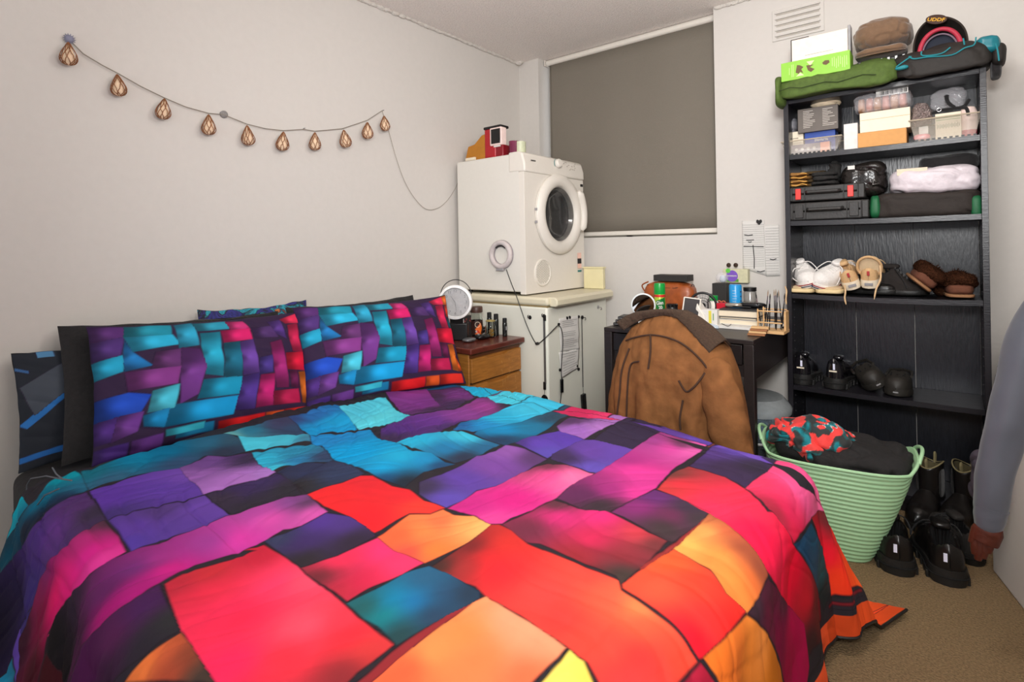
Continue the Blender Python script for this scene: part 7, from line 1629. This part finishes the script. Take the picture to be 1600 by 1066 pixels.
# brush holder with brushes
hx_, hy_ = dp(1207, 2.44), 2.44
hd = thing('brush_holder', 'pale wooden brush holder at the right end of the desk', 'brush holder', (hx_+0.0, hy_, D))
MWD = mat('pale_beech', (206, 166, 116), 0.6, stretch=(1, 1, 6), scale=20, var=0.1)
obj('base', MB().box((0, 0, 0.006), (0.105, 0.10, 0.012)), MWD, hd, bevel=0.001)
obj('end_board', MB().box((0.0475, 0.02, 0.045), (0.008, 0.055, 0.09)), MWD, hd, bevel=0.001)
for z in (0.045, 0.092):
    for y in (-0.045, 0.045): obj('rail', MB().cyl((-0.05, y, z), (0.045, y, z), 0.0028), MWD, hd)
for y in (-0.045, 0.045): obj('end_post', MB().cyl((-0.047, y, 0.012), (-0.047, y, 0.10), 0.003), MWD, hd)
random.seed(33)
xs = [-0.043, -0.030, -0.018, -0.006, 0.004, 0.012, 0.019, 0.026, 0.034, 0.041]
bl2 = ['leftmost tall', 'second tall', 'third', 'fourth', 'fifth', 'sixth', 'seventh', 'eighth', 'ninth', 'rightmost']
B0 = None
for k, x in enumerate(xs):
    ln = [0.155, 0.165, 0.15, 0.15, 0.165, 0.17, 0.16, 0.165, 0.15, 0.155][k]; ti = [-0.14, 0.10, 0.12, 0.03, -0.02, 0.02, 0.04, -0.06, 0.14, 0.10][k]
    t = thing('paint_brush', 'thin black paint brush in the wooden holder, %s of ten from the left' % ('leftmost', 'second', 'third', 'fourth', 'fifth', 'sixth', 'seventh', 'eighth', 'ninth', 'rightmost')[k], 'paint brush', (hx_+x-ti*0.05, hy_-0.03+0.06*((k*37) % 10)/10, D+0.013), rot=(0.03*math.sin(k*3), ti, 0), group='paint brushes in the wooden holder')
    obj('handle', MB().tube([(0, 0, 0), (0, 0, ln*0.3), (0, 0, ln*0.72)], [0.0012, 0.0024, 0.0018], 8), M_BLKG, t)
    obj('ferrule', MB().tube([(0, 0, ln*0.72), (0, 0, ln*0.84)], [0.0019, 0.0021], 8), M_CHROME, t)
    obj('bristles', MB().tube([(0, 0, ln*0.84), (0, 0, ln*0.92), (0, 0, ln)], [0.0021, 0.0026, 0.0004], 8), mat('bristle', (150, 130, 110), 0.8) if k % 3 else M_INK, t)
for k, (px, h_) in enumerate(((1171, 0.10), (1176, 0.085), (1182, 0.095))):
    x = dp(px, 2.62); t = thing('paint_brush', ['short brush standing left of the wooden holder, leftmost of three', 'short brush standing left of the wooden holder, middle of three', 'short brush standing left of the wooden holder, rightmost of three'][k], 'paint brush', (x, 2.62, D+0.0005), rot=(0, 0.08*(k-1), 0), group='loose brushes')
    obj('handle', MB().tube([(0, 0, 0), (0, 0, h_*0.7)], [0.0018, 0.0022], 8), M_BLKG, t); obj('bristles', MB().tube([(0, 0, h_*0.7), (0, 0, h_*0.9), (0, 0, h_)], [0.0028, 0.003, 0.001], 8), M_INK, t)
t = thing('wooden_comb', 'small stack of tan wooden sticks at the foot of the brush holder', 'wooden sticks', (hx_-0.035, hy_-0.115, D), 0.1)
for k in range(4): obj('stick', MB().box((0.004*k, 0.004*k, 0.0045+0.009*k), (0.065, 0.03, 0.008)), MWD if k % 2 else mat('brown_stick', (150, 100, 62), 0.6), t, bevel=0.001)

# ------------------------------------------------------------------ right edge of the room: hanging jacket, gloves, backpack
rj = thing('grey_jacket', 'grey blue satin jacket whose sleeve hangs down at the right edge', 'jacket', (2.77, 2.0, 0.6))
MGJ = mat('grey_blue_satin', (84, 87, 96), 0.42, bump=0.12, scale=14, var=0.08, sheen=0.2)
def tubep(ptsrad, seed, n_=30, fl=0.8, parent=rj, wr=0.06):
    P_ = spline([p for p, r in ptsrad], 9); R__ = np.interp(np.linspace(0, 1, len(P_)), np.linspace(0, 1, len(ptsrad)), [r for p, r in ptsrad]); m = len(P_); vs = []; fs = []
    for k, p in enumerate(P_):
        d_ = (P_[min(k+1, m-1)]-P_[max(k-1, 0)]).normalized(); a_ = Vector((0, 1, 0)).cross(d_).normalized(); b_ = d_.cross(a_)
        for j in range(n_):
            an = 2*PI*j/n_; r = R__[k]*(1+wr*1.6*noise.noise(Vector((math.cos(an)*1.4+seed, math.sin(an)*1.4, k*0.16)))+wr*0.8*math.sin(k*0.55+2*math.cos(an+seed))*noise.noise(Vector((seed, k*0.1, 2))))
            vs.append(p+a_*r*math.cos(an)+b_*r*fl*math.sin(an)-Vector(parent.location))
    for k in range(m-1):
        for j in range(n_): fs.append((k*n_+j, k*n_+(j+1) % n_, (k+1)*n_+(j+1) % n_, (k+1)*n_+j))
    fs += [tuple(reversed(range(n_))), tuple(range((m-1)*n_, m*n_))]
    return MB().add(vs, fs)
JYR = 1.90
s_ = lambda px, py, Y=JYR: A(px, py, 'y', Y)
obj('sleeve', tubep([(Vector((2.72, 1.97, 1.24)), 0.060), (Vector((2.62, 1.93, 1.10)), 0.058), (s_(1618, 520), 0.050), (s_(1590, 610), 0.047), (s_(1566, 690), 0.043), (s_(1553, 750), 0.040), (s_(1548, 800), 0.034)], 2), MGJ, rj, smooth=80)
obj('cuff', tubep([(s_(1549, 792), 0.036), (s_(1546, 808), 0.034), (s_(1544, 826), 0.028)], 5, wr=0.02), MGJ, rj, smooth=80)
obj('torso', MB().soft((0.03, -0.02, 0.34), (0.20, 0.42, 0.68), 0.55, 0.03, 4, 7, n=56, fold=0.035, ff=6, fdir=(0.2, 1, 0)), MGJ, rj, smooth=80)
obj('hanger_loop', MB().torus((0.05, 0, 0.69), 0.02, 0.003, n=20), M_INK, rj)
one('coat_hook', MB().box((XR-0.01, 2.0, 1.36), (0.02, 0.04, 0.10)).tube([(XR-0.02, 2.0, 1.34), (XR-0.06, 2.0, 1.32), (XR-0.11, 2.0, 1.30), (XR-0.125, 2.0, 1.34)], 0.006, 8), M_BLACK, 'black coat hook on the right wall carrying the grey jacket', 'coat hook')
gv = thing('leather_glove', 'dark red brown leather glove hanging out of the grey sleeve', 'glove', tuple(s_(1548, 866)))
MGV = mat('oxblood_leather', (76, 31, 18), 0.5, bump=0.2, scale=50, var=0.15)
def gpt(px, py): return s_(px-8, py-2, JYR-0.005)
pw0 = gpt(1556, 815)
g = MB()
vs_ = [gpt(1557, 812), gpt(1552, 832), gpt(1545, 848)]
obj('palm', tubep([(vs_[0], 0.020), (vs_[1], 0.032), (vs_[2], 0.030)], 3, 22, 0.55, gv, 0.04), MGV, gv, smooth=80)
for (x0, y0, x1, y1, r) in ((1532, 846, 1531, 868, 0.0105), (1539, 850, 1536, 877, 0.011), (1547, 850, 1544, 874, 0.011), (1555, 848, 1552, 866, 0.010), (1534, 832, 1526, 850, 0.011)):
    obj('finger', tubep([(gpt(x0, y0-6), r), (gpt((x0+x1)/2, (y0+y1)/2), r*1.02), (gpt(x1, y1), r*0.7)], x0, 14, 0.9, gv, 0.03), MGV, gv, smooth=80)
one('mauve_cloth', MB().soft(tuple(A(1542, 745, 'y', 2.30)), (0.09, 0.10, 0.16), 0.7, 0.02, 9, 4, n=30, fold=0.016, ff=14), mat('grey_mauve_cloth', (74, 66, 78), 0.85, bump=0.2), 'grey mauve cloth between the boots and the grey sleeve', 'cloth', smooth=80)
bp = thing('backpack', 'black backpack standing against the right side of the bookshelf', 'backpack', (2.515, 2.84, 0.0))
obj('body', MB().soft((0.002, 0, 0.325), (0.125, 0.22, 0.63), 0.55, 0.014, 9, 3, n=40, fold=0.016, ff=16), M_BLKCLOTH, bp, smooth=80)
obj('strap', MB().tube(spline([(-0.02, -0.10, 0.62), (0.02, -0.12, 0.56), (0.045, -0.12, 0.46), (0.04, -0.11, 0.30)], 6), 0.008, 8), M_BLACK, bp)
obj('mesh_pocket', MB().soft((0.03, -0.095, 0.40), (0.06, 0.05, 0.14), 0.6, 0.01, 18, 2, n=20), mat('grey_mesh', (48, 48, 52), 0.8, bump=0.6, scale=220), bp, smooth=80)
q = A(1552, 644, 'y', 2.70)
one('green_ball', MB().soft((q.x, q.y, q.z), (0.036, 0.036, 0.042), 0.95, 0.003, 40, 2, n=20), mat('lime_plastic', (96, 180, 50), 0.4), 'small lime green ball keyring on the backpack', 'keyring')
